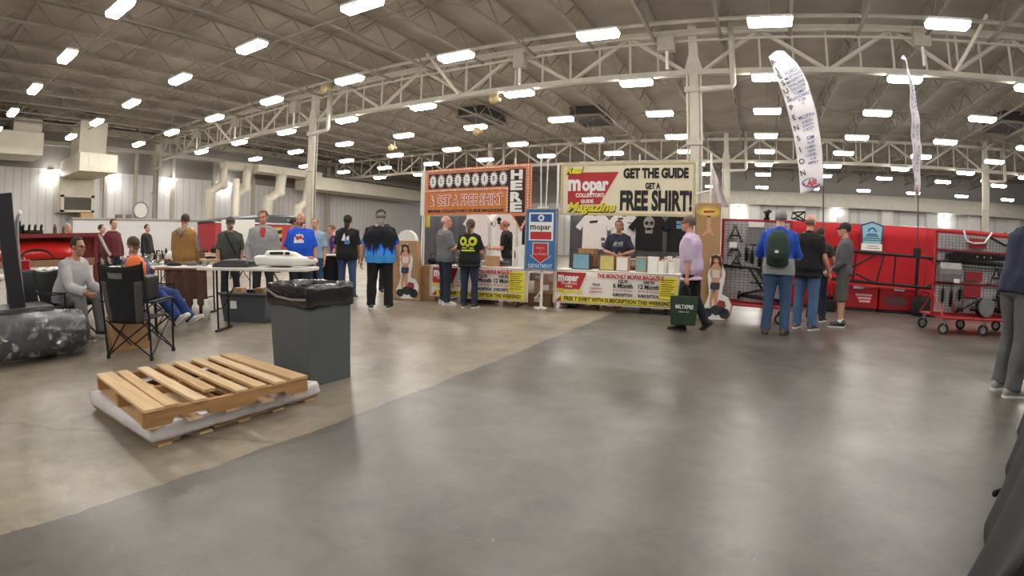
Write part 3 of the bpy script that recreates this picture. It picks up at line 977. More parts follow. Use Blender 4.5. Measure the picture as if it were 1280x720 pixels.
def patches(polys):
    vs, fs = [], []
    for p in polys:
        o = len(vs); vs += [V(q[0], 0, q[1]) for q in p]; fs.append(tuple(range(o, o + len(p))))
    return vs, fs
# ================================================================ the cast
def flame_cloth():
    m = bpy.data.materials.new('flame_print_cloth'); m.use_nodes = True
    nt = m.node_tree; p = nt.nodes['Principled BSDF']; p.inputs['Roughness'].default_value = .85
    tc = nt.nodes.new('ShaderNodeTexCoord'); sx = nt.nodes.new('ShaderNodeSeparateXYZ'); nt.links.new(tc.outputs['Object'], sx.inputs[0])
    mp = nt.nodes.new('ShaderNodeMapping'); mp.inputs['Scale'].default_value = (17, 17, 4); nt.links.new(tc.outputs['Object'], mp.inputs['Vector'])
    n = nt.nodes.new('ShaderNodeTexNoise'); n.inputs['Scale'].default_value = 1.0; n.inputs['Detail'].default_value = 3; n.inputs['Distortion'].default_value = .6
    nt.links.new(mp.outputs['Vector'], n.inputs['Vector'])
    a = nt.nodes.new('ShaderNodeMath'); a.operation = 'MULTIPLY_ADD'; a.inputs[1].default_value = -2.3; a.inputs[2].default_value = .42
    nt.links.new(sx.outputs['Z'], a.inputs[0])
    # sleeves catch the print as well: distance from the centre line adds to it
    ab = nt.nodes.new('ShaderNodeMath'); ab.operation = 'ABSOLUTE'; nt.links.new(sx.outputs['X'], ab.inputs[0])
    mr = nt.nodes.new('ShaderNodeMapRange'); mr.inputs['From Min'].default_value = .24; mr.inputs['From Max'].default_value = .34; mr.inputs['To Max'].default_value = .55
    nt.links.new(ab.outputs[0], mr.inputs['Value'])
    s0 = nt.nodes.new('ShaderNodeMath'); s0.operation = 'ADD'; nt.links.new(a.outputs[0], s0.inputs[0]); nt.links.new(mr.outputs['Result'], s0.inputs[1])
    s1 = nt.nodes.new('ShaderNodeMath'); s1.operation = 'MULTIPLY_ADD'; s1.inputs[1].default_value = 1.3; nt.links.new(n.outputs['Fac'], s1.inputs[0]); nt.links.new(s0.outputs[0], s1.inputs[2])
    cr = nt.nodes.new('ShaderNodeValToRGB'); e = cr.color_ramp.elements
    e[0].position = .72; e[0].color = rgb(18, 20, 30); e[1].position = 1.0; e[1].color = rgb(64, 150, 226)
    for po, c in ((.78, rgb(20, 60, 170)), (.88, rgb(24, 112, 220))):
        q = e.new(po); q.color = c
    nt.links.new(s1.outputs[0], cr.inputs['Fac']); nt.links.new(cr.outputs['Color'], p.inputs['Base Color'])
    return m

jean = cloth('jean', (60, 84, 118)); jean_dark = cloth('jean_dark', (38, 46, 66)); jean_blue = cloth('jean_blue', (78, 108, 146))
blackc = cloth('black', (22, 22, 24)); greyp = cloth('grey_trouser', (84, 82, 78))

# ---- man in the lavender shirt, striding past the right-hand table
b, T = person('man in lavender shirt and brown cap walking left with a green bag', (-.93, 7.78), -82, 1.73,
    P(lean=4, armL=((-.10, -.10, -1), (-.03, .02, -1)), armR=((.16, -.1, -1), (.05, .25, -1)), legL=((-.03, .20, -1), (-.02, .02, -1)), legR=((.04, -.16, -1), (.02, -.50, -1)), footL=(-6, 0), footR=(6, -38), head=(-6, 4), curl=62),
    'ruddy', 1.12, .02, dict(m=cloth('lavender', (200, 180, 206), .06), sleeve=1.15, hem=-.16, infl=.024, flare=.03, collar=True), (cloth('black_trouser', (30, 32, 40)), 1.0, .004), (44, 36, 32), dict(c=(120, 104, 88)), (112, 98, 88), sole=(40, 36, 34))
# green shopping bag in his left hand
wl_ = world(b, T['arms']['L'][2] + T['arms']['L'][3] * .10)
t = thing('shopping_bag', 'dark green shopping bag with pale lettering carried by the man in lavender', 'bag', (wl_.x - .02, wl_.y - .02, wl_.z - .60), R(6))
gm = mat('green_bag', (36, 62, 42), .8, 0, .1, 8, .2, 30)
MB().rings([[(sx_ * a, sy_ * bb, z) for sx_, sy_ in ((-1, -1), (1, -1), (1, 1), (-1, 1))] for z, a, bb in ((0, .18, .06), (.2, .195, .075), (.42, .205, .055))]).build('body', gm, t, bev=.012)
for yy in (-.05, .05):
    MB().tube([(-.09, yy, .41), (-.07, yy * .6, .52), (0, yy * .2, .60), (.07, yy * .6, .52), (.09, yy, .41)], .008, 6, flat=(1, 1)).build('handle', gm, t, smooth=True)
letters('lettering', [('MILTXPRE', .01, .27, .08, dict(bold=.002, fit=.26)), ('collector cars', .0, .20, .035, dict(fit=.15))], M['white'], t, -.081)

def two_tone(name, top, low, z):
    m = cloth(name, top).copy(); nt = m.node_tree; p = nt.nodes['Principled BSDF']
    src = p.inputs['Base Color'].links[0].from_socket
    tc = nt.nodes.new('ShaderNodeTexCoord'); sx = nt.nodes.new('ShaderNodeSeparateXYZ'); nt.links.new(tc.outputs['Object'], sx.inputs[0])
    g = nt.nodes.new('ShaderNodeMath'); g.operation = 'GREATER_THAN'; g.inputs[1].default_value = z; nt.links.new(sx.outputs['Z'], g.inputs[0])
    mx = nt.nodes.new('ShaderNodeMix'); mx.data_type = 'RGBA'; nt.links.new(g.outputs[0], mx.inputs['Factor'])
    ci = [i for i in mx.inputs if i.type == 'RGBA']; ci[0].default_value = rgb(*low); nt.links.new(src, ci[1])
    nt.links.new([o for o in mx.outputs if o.type == 'RGBA'][0], p.inputs['Base Color'])
    return m

# ---- backpack man
b, T = person('grey haired man in blue hoodie and jeans wearing a green backpack', (.36, 7.97), 8, 1.88,
    P(lean=3, armL=((-.45, .25, -1), (.25, .8, .35)), armR=((.3, .2, -1), (-.2, .9, .1)), head=(-14, 2), legL=((-.05, .0, -1), (-.03, -.04, -1)), legR=((.07, .04, -1), (.03, -.03, -1))),
    'fair', 1.14, .02, dict(m=two_tone('blue_hoodie', (32, 76, 176), (150, 150, 152), .14), sleeve=1.9, hem=-.10, infl=.026, hood=True, name='hoodie'), (jean, 1.0, .006), (84, 66, 54), dict(c=(150, 148, 146), style='short'), None, sole=(60, 50, 44))
gh = T['shirt']
pk = MB(); sp = T['spine']; fr = T['sframe'](.3)
def bp(x, y, z): return sp(.27) + fr @ V(x, y, z)
pk.rings([[bp(hx * math.copysign(abs(math.cos(a)) ** .6, math.cos(a)), -.235 - hy * (1 if False else 1) * 0 + hy * math.copysign(abs(math.sin(a)) ** .6, math.sin(a)), z) for a in [2 * PI * (j + .5) / 20 for j in range(20)]] for z, hx, hy in ((-.26, .11, .06), (-.23, .155, .09), (-.05, .165, .105), (.12, .155, .095), (.22, .12, .07), (.26, .05, .03))])
gpk = mat('backpack_green', (34, 58, 44), .75, 0, .18, 14, .2, 40)
wb_ = MB(); wb_.v = [tuple(world(b, V(*v))) for v in pk.v]; wb_.f = pk.f
bk = thing('backpack', 'dark green backpack on the back of the man in the blue hoodie', 'backpack', tuple(world(b, bp(0, -.23, -.26))), b.rotation_euler.z)
def to_bk(mb, name, m, parent, **kw):
    inv = (Matrix.Translation(bk.location) @ Matrix.Rotation(bk.rotation_euler.z, 4, 'Z')).inverted()
    q = MB(); q.v = [tuple(inv @ world(b, V(*v))) for v in mb.v]; q.f = mb.f
    return q.build(name, m, parent, **kw)
to_bk(pk, 'main_body', gpk, bk, smooth=True)
q = MB(); q.ell(bp(0, -.33, -.1), (.115, .05, .12)); to_bk(q, 'front_pocket', mat('backpack_dark', (26, 42, 36), .75, 0, .15), bk, smooth=True)
q = MB(); q.ell(bp(0, -.385, -.06), (.03, .006, .02)); to_bk(q, 'badge', M['white'], bk, smooth=True)
for sg in (-1, 1):
    q = MB(); q.tube([bp(sg * .09, -.15, .21), bp(sg * .13, -.03, .27), bp(sg * .135, .10, .16), bp(sg * .15, .13, -.02), bp(sg * .18, -.02, -.14), bp(sg * .14, -.15, -.2)], .02, 8, flat=(1.4, .5))
    to_bk(q, 'strap', gpk, bk, smooth=True)
q = MB(); q.tube([bp(-.03, -.2, .25), bp(0, -.2, .30), bp(.03, -.2, .25)], .007, 6); to_bk(q, 'grab_loop', M['black_cloth'], bk)

# ---- man in black polo
b, T = person('bald man in black polo and blue jeans with his back turned', (.88, 8.78), 28, 1.87,
    P(lean=1, armL=((-.2, .3, -1), (.3, .8, .2)), armR=((.28, .05, -1), (.1, .55, -.8)), head=(8, 0)), 'ruddy', 1.2, .03,
    dict(m=blackc, sleeve=.75, hem=-.13, infl=.022, flare=.02, collar=True), (jean_blue, 1.0, .006), (96, 92, 88), dict(c=(140, 112, 96), style='balding'), None)
# ---- person half hidden behind him
person('person in dark clothes hidden behind the man in the black polo', (1.2, 9.98), 20, 1.74, P(armR=((.4, .3, -1), (.1, .8, .3))), 'fair', 1.0, 0, dict(m=cloth('charcoal', (52, 52, 56)), sleeve=.6), (jean_dark,), (40, 38, 38), dict(c=(70, 56, 46)), None, voxel=.011)
# ---- man in shorts
b, T = person('man in grey sweater, black cap and cargo shorts standing before the red drape', (1.57, 9.4), -78, 1.80,
    P(lean=-2, armL=((-.10, .05, -1), (.1, .75, -.55)), armR=((.12, .12, -1), (-.15, .75, -.5)), head=(-10, 2), legL=((-.03, .03, -1), (-.02, -.05, -1)), legR=((.05, -.01, -1), (.02, -.03, -1))),
    'fair', 1.05, .02, dict(m=cloth('dark_grey', (88, 88, 92)), sleeve=1.9, hem=-.05, infl=.022, name='sweater', hood=False, collar=True), (cloth('cargo', (92, 90, 84)), .5, .012), (38, 38, 40), dict(c=(70, 62, 56)), (34, 34, 36))
for s in 'LR':
    an = T['legs'][s][2]; kn = T['legs'][s][1]
    MB().tube([an + V(0, 0, -.02), an.lerp(kn, .12)], [.041, .043], 12).build('sock', cloth('white_sock', (220, 220, 218)), b, smooth=True)

# ---- flame shirt
b, T = person('big man in black shirt with blue flames walking away', (-6.12, 6.95), -38, 1.79,
    P(armL=((-.34, -.04, -1), (-.14, .12, -1)), armR=((.34, .02, -1), (.14, .12, -1)), legL=((-.10, .02, -1), (-.04, -.03, -1)), legR=((.10, .02, -1), (.04, -.05, -1)), head=(0, 0)), 'tan', 1.30, .05,
    dict(m=flame_cloth(), sleeve=.85, hem=-.12, infl=.024, flare=.03), (cloth('black_jean', (24, 24, 27)), 1.0, .012), (58, 50, 46), dict(c=(150, 146, 142), style='long'), (24, 24, 26))
# ---- man in black shirt, left of him
b, T = person('man in black printed shirt, black cap and jeans standing with his back turned', (-7.75, 7.75), -28, 1.77,
    P(armL=((-.2, .1, -1), (.05, .3, -1)), armR=((.2, .1, -1), (-.05, .3, -1)), head=(0, 4)), 'tan', 1.16, .02,
    dict(m=blackc, sleeve=.85, hem=-.12, infl=.022, flare=.02), (jean,), (60, 56, 52), dict(c=(48, 40, 36), style='long'), (26, 26, 28))
sh = T['shirt']
vf = patches([[(-.08, -.05), (-.02, .11), (.01, .02), (.0, -.06)], [(.02, -.07), (.03, .02), (.085, .05), (.09, -.07)]])
decal('back_print', sh, vf, T['spine'](.33), (1, 0, 0), (0, 0, 1), (0, -1, 0), M['white'], b)
decal('back_print', sh, patches([[(-.02, -.12), (.0, -.06), (.05, -.03), (.11, -.07), (.08, -.13)]]), T['spine'](.33), (1, 0, 0), (0, 0, 1), (0, -1, 0), mat('print_blue', (80, 150, 190), .7), b, .006)

# ---- couple at the left-hand table
b, T = person('white haired man in grey polo and dark jeans with folded arms', (-5.56, 8.2), 40, 1.74,
    P(armL=((-.15, .25, -1), (.85, .62, .12)), armR=((.15, .3, -1), (-.8, .65, .2)), head=(30, 0), lean=-2, curl=20, palmL=(0, 0, 1), palmR=(0, 0, 1)), 'ruddy', 1.2, .06,
    dict(m=cloth('mid_grey', (112, 114, 120)), sleeve=.9, hem=-.09, infl=.02, flare=.02, collar=True), (jean_dark,), (214, 214, 212), dict(c=(206, 202, 198), style='balding'), None)
b, T = person('person with ponytail in black tee with yellow print and dark jeans', (-4.95, 8.1), -14, 1.66,
    P(armL=((-.25, .15, -1), (.25, .8, -.2)), armR=((.25, .15, -1), (-.1, .9, -.3)), head=(0, 6), legL=((-.04, .02, -1), (-.0, -.03, -1)), legR=((.04, .02, -1), (.0, -.03, -1))), 'tan', 1.08, .0,
    dict(m=blackc, sleeve=.8, hem=-.13, infl=.022, flare=.03), (jean_dark,), (44, 44, 48), dict(c=(96, 74, 58), style='ponytail'), None, female=True)
yel = mat('print_yellow', (206, 216, 60), .7)
ring_ = lambda cx: [(cx + .075 * math.cos(a), .03 + .085 * math.sin(a)) for a in [2 * PI * i / 18 for i in range(18)]]
def annul(cx, cz, r0, r1, n=18, rz=1.0):
    return [[(cx + r_ * math.cos(a), cz + rz * r_ * math.sin(a)) for r_, a in ((r0, a0), (r1, a0), (r1, a1), (r0, a1))] for a0, a1 in [(2 * PI * i / n, 2 * PI * (i + 1) / n) for i in range(n)]]
decal('back_print', T['shirt'], patches(annul(-.09, .05, .03, .075, rz=1.15) + annul(.09, .05, .03, .075, rz=1.15) + [rect(-.13, -.13, .13, -.10), rect(-.11, -.08, -.02, -.06), rect(.03, -.085, .11, -.06), rect(-.03, -.05, .03, 0)]), T['spine'](.30), (1, 0, 0), (0, 0, 1), (0, -1, 0), yel, b)

# ---- behind the tables
b, T = person('bald man in black polo working behind the left booth table', (-5.18, 10.1), -112, 1.76,
    P(armL=((-.12, .3, -1), (.5, .85, .0)), armR=((.15, .35, -1), (-.25, .95, .05)), head=(-20, 6), lean=6, curl=50, palmL=(0, 0, 1), palmR=(0, 0, 1)), 'ruddy', 1.14, .02,
    dict(m=blackc, sleeve=.8, hem=-.03, infl=.02, collar=True), (greyp,), (40, 38, 38), dict(c=(150, 118, 100), style='balding'), None)
MB().tube([world(b, T['arms']['L'][2])] * 2 if False else [T['arms']['L'][2] - T['arms']['L'][3] * .02, T['arms']['L'][2] + T['arms']['L'][3] * .005], .034, 12).build('wristwatch', M['white_metal'], b)
b, T = person('smiling man in navy tee standing behind the right booth table', (-2.74, 10.3), 172, 1.77,
    P(armL=((-.35, .2, -1), (.75, .75, -.25)), armR=((.35, .2, -1), (-.75, .75, -.2)), head=(-2, 3), lean=2, curl=40, palmL=(0, 0, 1), palmR=(0, 0, 1)), 'tan', 1.12, .02,
    dict(m=cloth('navy', (40, 44, 66)), sleeve=.85, hem=-.06, infl=.02), (jean_dark,), (40, 38, 38), dict(c=(70, 52, 42)), None)
lt = mat('print_pale', (150, 152, 166), .7)
decal('chest_print', T['shirt'], patches([[(-.11, -.04), (-.03, -.04), (-.01, .03), (-.06, .045)], rect(.0, -.03, .05, .03), rect(.055, -.035, .10, .045), rect(-.1, -.06, .1, -.05)]), T['spine'](.33), (-1, 0, 0), (0, 0, 1), (0, 1, 0), lt, b)

# ---- group behind the white tables on the left
b, T = person('bald bearded man in bright blue printed tee standing behind the white table', (-7.35, 6.15), 140, 1.73,
    P(armL=((-.26, .0, -1), (-.06, .12, -1)), armR=((.26, .0, -1), (.06, .12, -1)), head=(6, -8)), 'ruddy', 1.2, .05,
    dict(m=cloth('royal_blue', (26, 88, 214), .08), sleeve=.9, hem=-.12, infl=.022, flare=.03), (cloth('dark_shorts', (34, 40, 44)),), (50, 46, 44), dict(c=(92, 70, 58), style='balding', beard=(96, 74, 62)), None)
decal('chest_print', T['shirt'], patches([star(0, .02, .09, .05, 9)]), T['spine'](.32), (-1, 0, 0), (0, 0, 1), (0, 1, 0), M['white'], b)
decal('chest_print', T['shirt'], patches([rect(-.09, -.07, .09, -.02)]), T['spine'](.32), (-1, 0, 0), (0, 0, 1), (0, 1, 0), M['white'], b)
decal('chest_print', T['shirt'], patches([star(-.02, .02, .05, .03, 7), rect(.01, -.0, .06, .06)]), T['spine'](.32), (-1, 0, 0), (0, 0, 1), (0, 1, 0), M['redink'], b, .007)
b, T = person('tall man in grey button shirt over red tee behind the white table', (-7.72, 5.58), 128, 1.76,
    P(armL=((-.30, .1, -1), (.1, .35, -1)), armR=((.30, .1, -1), (-.1, .35, -1)), head=(22, -10)), 'ruddy', 1.16, .03,
    dict(m=cloth('button_grey', (152, 152, 154), .14), sleeve=1.9, hem=-.10, infl=.026, flare=.02, collar=True), (cloth('black_belt_jean', (40, 42, 48)),), (50, 46, 44), dict(c=(96, 76, 60)), None)
decal('red_undershirt', T['shirt'], patches([[(-.035, .10), (.035, .10), (.055, .05), (.03, -.07), (-.03, -.07), (-.055, .05)]]), T['spine'](.40), (-1, 0, 0), (0, 0, 1), (0, 1, 0), M['redink'], b, .005)
b, T = person('man in dark green tee and cap with a shoulder strap, looking down', (-8.5, 5.38), 118, 1.66,
    P(armL=((-.2, .1, -1), (.1, .3, -1)), armR=((.2, .1, -1), (-.1, .35, -1)), head=(28, -14), lean=4), 'tan', 1.14, .03,
    dict(m=cloth('moss', (66, 74, 66)), sleeve=.9, hem=-.10, infl=.022), (cloth('dark_jean2', (44, 48, 58)),), (50, 46, 44), dict(c=(110, 100, 90), beard=(120, 108, 98)), (70, 72, 64))
decal('strap', T['shirt'], patches([[(-.12, .19), (-.09, .19), (.11, -.2), (.08, -.2)]]), T['spine'](.28), (-1, 0, 0), (0, 0, 1), (0, 1, 0), M['black_cloth'], b, .008)
b, T = person('man in tan work jacket with a grey hood seen from behind', (-9.05, 4.72), -35, 1.72,
    P(armL=((-.14, .1, -1), (.1, .4, -1)), armR=((.14, .1, -1), (-.1, .4, -1)), head=(-38, 2), lean=-2), 'tan', 1.18, .03,
    dict(m=cloth('canvas_tan', (150, 112, 62)), sleeve=1.95, hem=-.14, infl=.032, flare=.02, name='jacket'), (jean,), (70, 56, 44), dict(c=(64, 50, 42), beard=(70, 54, 46)), None)
q = MB(); sp = T['spine']
q.tube([sp(.50) + V(-.10, .02, .02), sp(.47) + V(-.07, -.10, .0), sp(.42) + V(0, -.15, -.02), sp(.47) + V(.07, -.10, .0), sp(.50) + V(.10, .02, .02)], [.03, .045, .055, .045, .03], 10)
q.build('hood', cloth('hood_grey', (116, 108, 90)), b, smooth=True)
b, T = person('pale shirted person half hidden behind the bald man in blue', (-8.2, 7.25), 150, 1.70, P(), 'fair', 1.1, 0, dict(m=cloth('pale_blue', (150, 176, 200)), sleeve=.9), (jean,), (50, 46, 44), dict(c=(150, 140, 130)), None, voxel=.012)
b, T = person('person in black tee standing between the grey shirt and the blue tee', (-8.75, 7.1), 30, 1.72, P(), 'tan', 1.0, 0, dict(m=blackc, sleeve=.9), (jean_dark,), (50, 46, 44), dict(c=(50, 40, 34)), None, voxel=.012)
b, T = person('person in purple tee browsing at the table behind the blue tee', (-9.35, 8.95), -140, 1.62, P(head=(-10, -16), lean=8), 'ruddy', 1.05, 0, dict(m=cloth('purple', (72, 40, 120)), sleeve=.9), (jean_dark,), (50, 46, 44), dict(c=(120, 78, 56)), None, voxel=.012)
decal('sleeve_patch', T['shirt'], patches([disc(0, 0, .035, 12)]), T['spine'](.38) + V(-.2, 0, 0), (0, 1, 0), (0, 0, 1), (-1, 0, 0), mat('print_orange', (210, 150, 90), .7), b)

# ---- far left background figures
for lab, x_, y_, f_, H_, c_, hr, kw in (
    ('man in maroon sweater standing near the red car fender', -12.7, 4.65, 70, 1.76, (92, 30, 38), dict(c=(80, 60, 48)), {}),
    ('grey haired man in dark shirt standing beyond the red car fender', -13.9, 3.85, 60, 1.70, (58, 62, 74), dict(c=(176, 172, 168)), {}),
    ('person in dark red top just left of the man in maroon sweater', -13.6, 4.65, 40, 1.66, (70, 28, 36), dict(c=(72, 56, 46)), {}),
    ('dark haired man in black top standing far back by the white wall', -15.7, 6.85, 60, 1.74, (34, 34, 38), dict(c=(36, 30, 28)), {}),
    ('bald man in blue sweater far back by the white wall', -16.9, 9.15, 150, 1.70, (38, 78, 150), dict(c=(170, 150, 136), style='balding'), {}),
    ('person in black cap and tan shirt beyond the cardboard cut-out board', -8.0, 9.3, 120, 1.64, (128, 104, 84), dict(c=(60, 48, 40)), {})):
    person(lab, (x_, y_), f_, H_, P(armL=((-.2, .1, -1), (.05, .3, -1)), armR=((.2, .1, -1), (-.05, .3, -1))), 'fair', 1.1, .02, dict(m=cloth('bg_%d_%d_%d' % c_, c_), sleeve=1.9, infl=.022), (jean_dark,), (44, 42, 42), hr, None, voxel=.014)

# ---- man cut by the right edge
b, T = person('man in navy top and grey trousers at the right edge of the view', (2.72, 5.22), 72, 1.93,
    P(lean=12, armL=((-.12, .3, -1), (.1, .8, -.4)), armR=((.12, .3, -1), (0, .8, -.4)), legL=((-.06, .10, -1), (-.03, -.12, -1)), legR=((.08, -.08, -1), (.04, -.16, -1)), head=(0, -10)), 'fair', 1.15, .03,
    dict(m=cloth('navy_top', (30, 36, 58)), sleeve=1.5, hem=-.05, infl=.024), (cloth('grey_trouser2', (92, 92, 92)), 1.0, .01), (150, 146, 140), dict(c=(90, 76, 66)), None)

# ---- seated men
SIT = dict(legL=((-.14, 1, .02), (-.03, .12, -1)), legR=((.14, 1, .02), (.03, .12, -1)))
b, T = person('dark haired man in grey sweater and glasses sitting in a folding chair', (-7.26, 1.98), 62, 1.74,
    P(lean=22, armL=((-.1, .45, -1), (.15, 1, -.35)), armR=((.1, .5, -1), (-.15, 1, -.3)), head=(-8, -6), **SIT), 'tan', 1.08, .03,
    dict(m=cloth('light_grey', (176, 174, 176), .1), sleeve=1.9, hem=-.06, infl=.026, name='sweater'), (cloth('grey_jog', (112, 112, 114)), 1.0, .01), (60, 58, 56), dict(c=(44, 36, 32)), None, seat=.42)
hp = T['hp3']
g = MB()
for sg in (-1, 1):
    g.tube([hp(sg * .033 + .022 * math.cos(a), .094, .004 + .016 * math.sin(a)) for a in [2 * PI * i / 14 for i in range(14)]], .0022, 5, closed=True)
    g.tube([hp(sg * .055, .094, .008), hp(sg * .078, .06, .01), hp(sg * .082, -.01, .008)], .0022, 5)
g.tube([hp(-.011, .097, .006), hp(.011, .097, .006)], .0022, 5)
g.build('glasses', M['black_plastic'], b)
SEAT1 = (b, T)
b, T = person('man in blue overalls and cap slouching in a chair with white sneakers stretched out', (-7.22, 3.12), 66, 1.76,
    P(lean=-26, armL=((-.15, .35, -1), (.5, .6, .6)), armR=((.3, .35, -1), (-.25, .75, .9)), head=(12, -22), legL=((-.10, 1, -.05), (-.06, .75, -.85)), legR=((.12, 1, -.02), (.06, .85, -.72)), footL=(-6, 30), footR=(6, 34)), 'ruddy', 1.16, .05,
    dict(m=cloth('denim_shirt', (62, 74, 110), .2), sleeve=.95, hem=-.05, infl=.024), (cloth('denim_blue', (40, 66, 122)), 1.0, .012), (226, 226, 224), dict(c=(130, 110, 96), beard=(150, 130, 116)), (74, 58, 44), seat=.40)
SEAT2 = (b, T)
# ================================================================ the two sales booths
RZ = R(7)
crm = mat('banner_cream', (236, 226, 198), .6, 0, .03, 3)
vin = mat('banner_white', (240, 235, 229), .5, 0, .02, 3)
fold = mat('table_top_white', (224, 222, 216), .5, 0, .03)

def loc2(o, rz, x, y, z=0):
    return (o[0] + x * math.cos(rz) - y * math.sin(rz), o[1] + x * math.sin(rz) + y * math.cos(rz), z)

def folding_table(name, label, loc, rz, L, Wd, H, top=None, group=None, legm=None, cloth_drop=0.0, foot_in=.25):
    t = thing(name, label, 'table', loc, rz, group)
    MB().b2((-L / 2, -Wd / 2, H - .045), (L / 2, Wd / 2, H)).build('tabletop', top or fold, t, bev=.012)
    lm = legm or M['black_metal']
    for sx_ in (-1, 1):
        x = sx_ * (L / 2 - foot_in)
        b = MB()
        for y in (-Wd * .28, Wd * .28):
            b.tube([(x, y, H - .045), (x, y, .02)], .014, 8)
        b.tube([(x, -Wd * .42, .018), (x, Wd * .42, .018)], .017, 8)
        b.tube([(x, -Wd * .28, H * .35), (x, Wd * .28, H * .35)], .011, 6)
        b.tube([(x, 0, H * .35), (x - sx_ * .32, 0, H - .05)], .009, 6)
        b.build('leg_frame', lm, t)
    return t

def booth_table(label, c, L):
    t = folding_table('sales_table', label, c, RZ, L, .75, .735, group=None)
    b = MB()
    def drape(u, v):
        return (-L / 2 - .01 + u * (L + .02), -.385 if v > .5 else (-.385 + 0), .742) 
    b.b2((-L / 2 - .015, -.385, .736), (L / 2 + .015, .385, .744))
    b.build('table_cover', M['white_cloth'], t, bev=.004)
    return t

def skirt_banner(label, c, L, xs):
    """printed vinyl banner hung along the front of a sales table"""
    t = thing('skirt_banner', label, 'banner', loc2(c, RZ, 0, -.405), RZ)
    z0, z1 = .13, .73
    b = MB()
    def fn(u, v):
        return (-L / 2 + u * L, -.006 * math.sin(u * 17) - .012 * (1 - v) * math.sin(u * 5 + 1), z0 + v * (z1 - z0))
    b.grid(fn, 40, 6)
    b.build('vinyl_sheet', vin, t, smooth=True, solid=.004)
    y = -.03
    w = L / 2.0
    h0 = L / 2
    flatpoly('red_panel', [[(-h0 + .06, z1 - .03), (-h0 + .62, z1 - .03), (-h0 + .50, z0 + .26), (-h0 + .06, z0 + .26)]], M['redink'], t, y)
    letters('logo_lettering', [('m', -h0 + .145, z0 + .47, .23, dict(bold=.012, fit=.12)), ('opar', -h0 + .345, z0 + .465, .17, dict(bold=.010, fit=.27)), ("COLLECTOR'S", -h0 + .30, z0 + .36, .05, dict(bold=.001, fit=.3)), ('GUIDE', -h0 + .29, z0 + .305, .05, dict(bold=.001, fit=.14))], M['white'], t, y - .004)
    letters('magazine_lettering', [('Magazine', -h0 + .30, z0 + .225, .12, dict(bold=.004, shear=.35, fit=.5))], M['yellow'], t, y - .006)
    flatpoly('yellow_strip', [[(-h0 + .05, z0 + .025), (h0 - .05, z0 + .025), (h0 - .05, z0 + .13), (-h0 + .15, z0 + .13)]], M['yellow'], t, y)
    flatpoly('red_corner', [[(-h0 + .05, z0 + .025), (-h0 + .15, z0 + .13), (-h0 + .15, z0 + .025)]], M['redink'], t, y - .002)
    letters('strip_lettering', [('FREE T SHIRT WITH SUBSCRIPTION THIS WEEKEND!', .04, z0 + .077, .10, dict(bold=.003, fit=L - .34))], M['black'], t, y - .005)
    letters('red_heading', [('THE MONTHLY MOPAR MAGAZINE', .14 * w + .1, z1 - .075, .10, dict(bold=.005, fit=L - 1.12))], M['redink'], t, y)
    px = [(-.29 * w - .02, '$34.95', ['ONLINE ONLY', 'SUBSCRIPTION'], .0), (.07 * w + .05, '$25.95', ['Print & Online', 'SUBSCRIPTION'], .6), (.43 * w + .10, '$49.95', ['Print & Online', 'SUBSCRIPTION'], 1.2)]
    it = [('6 Month', px[1][0], z0 + .36, .11, dict(bold=.004, fit=.36)), ('12 Month', px[2][0], z0 + .36, .11, dict(bold=.004, fit=.38)),
          ('$25.95', px[1][0], z0 + .44, .085, dict(bold=.003, fit=.18)), ('$49.95', px[2][0], z0 + .44, .085, dict(bold=.003, fit=.2)), ('$34.95', px[0][0], z0 + .36, .06, dict(bold=.002, fit=.14)),
          ('SUBSCRIPTION', px[1][0], z0 + .195, .07, dict(bold=.003, fit=.36)), ('SUBSCRIPTION', px[2][0], z0 + .195, .07, dict(bold=.003, fit=.38))]
    letters('price_lettering', it, M['black'], t, y)
    letters('small_lettering', [('Print & Online', px[1][0], z0 + .275, .06, dict(fit=.35)), ('Print & Online', px[2][0], z0 + .275, .06, dict(fit=.36)), ('ONLINE ONLY', px[0][0], z0 + .29, .045, dict(bold=.001, fit=.22)), ('SUBSCRIPTION', px[0][0], z0 + .225, .045, dict(bold=.001, fit=.24))], M['redink'], t, y)
    flatpoly('yellow_note', [rect(h0 - .38, z0 + .16, h0 - .06, z1 - .05)], M['yellow'], t, y)
    flatpoly('note_lines', [rect(h0 - .35, z1 - .10 - .04 * i, h0 - .10 - .03 * (i % 3), z1 - .088 - .04 * i) for i in range(8)], M['black'], t, y - .003)
    b = MB()
    fr = ((-h0 - .01, z0 - .01, h0 + .01, z0 + .012), (-h0 - .01, z1 - .012, h0 + .01, z1 + .005), (-h0 - .01, z0, -h0 + .02, z1), (h0 - .02, z0, h0 + .01, z1))
    for x0, zz0, x1, zz1 in fr:
        b.b2((x0, -.026, zz0), (x1, -.012, zz1))
    b.build('hem', mat('banner_hem', (206, 192, 178), .6), t)
    return t

C1 = (-5.07, 8.92, 0); L1 = 2.05
C2 = (-2.50, 9.50, 0); L2 = 2.34
booth_table('sales table on the left with white cover, behind the couple', C1, L1)
booth_table('sales table on the right with white cover, in front of the navy tee man', C2, L2)
skirt_banner('printed price banner on the front of the left sales table', C1, L1, 0)
skirt_banner('printed price banner on the front of the right sales table', C2, L2, 0)

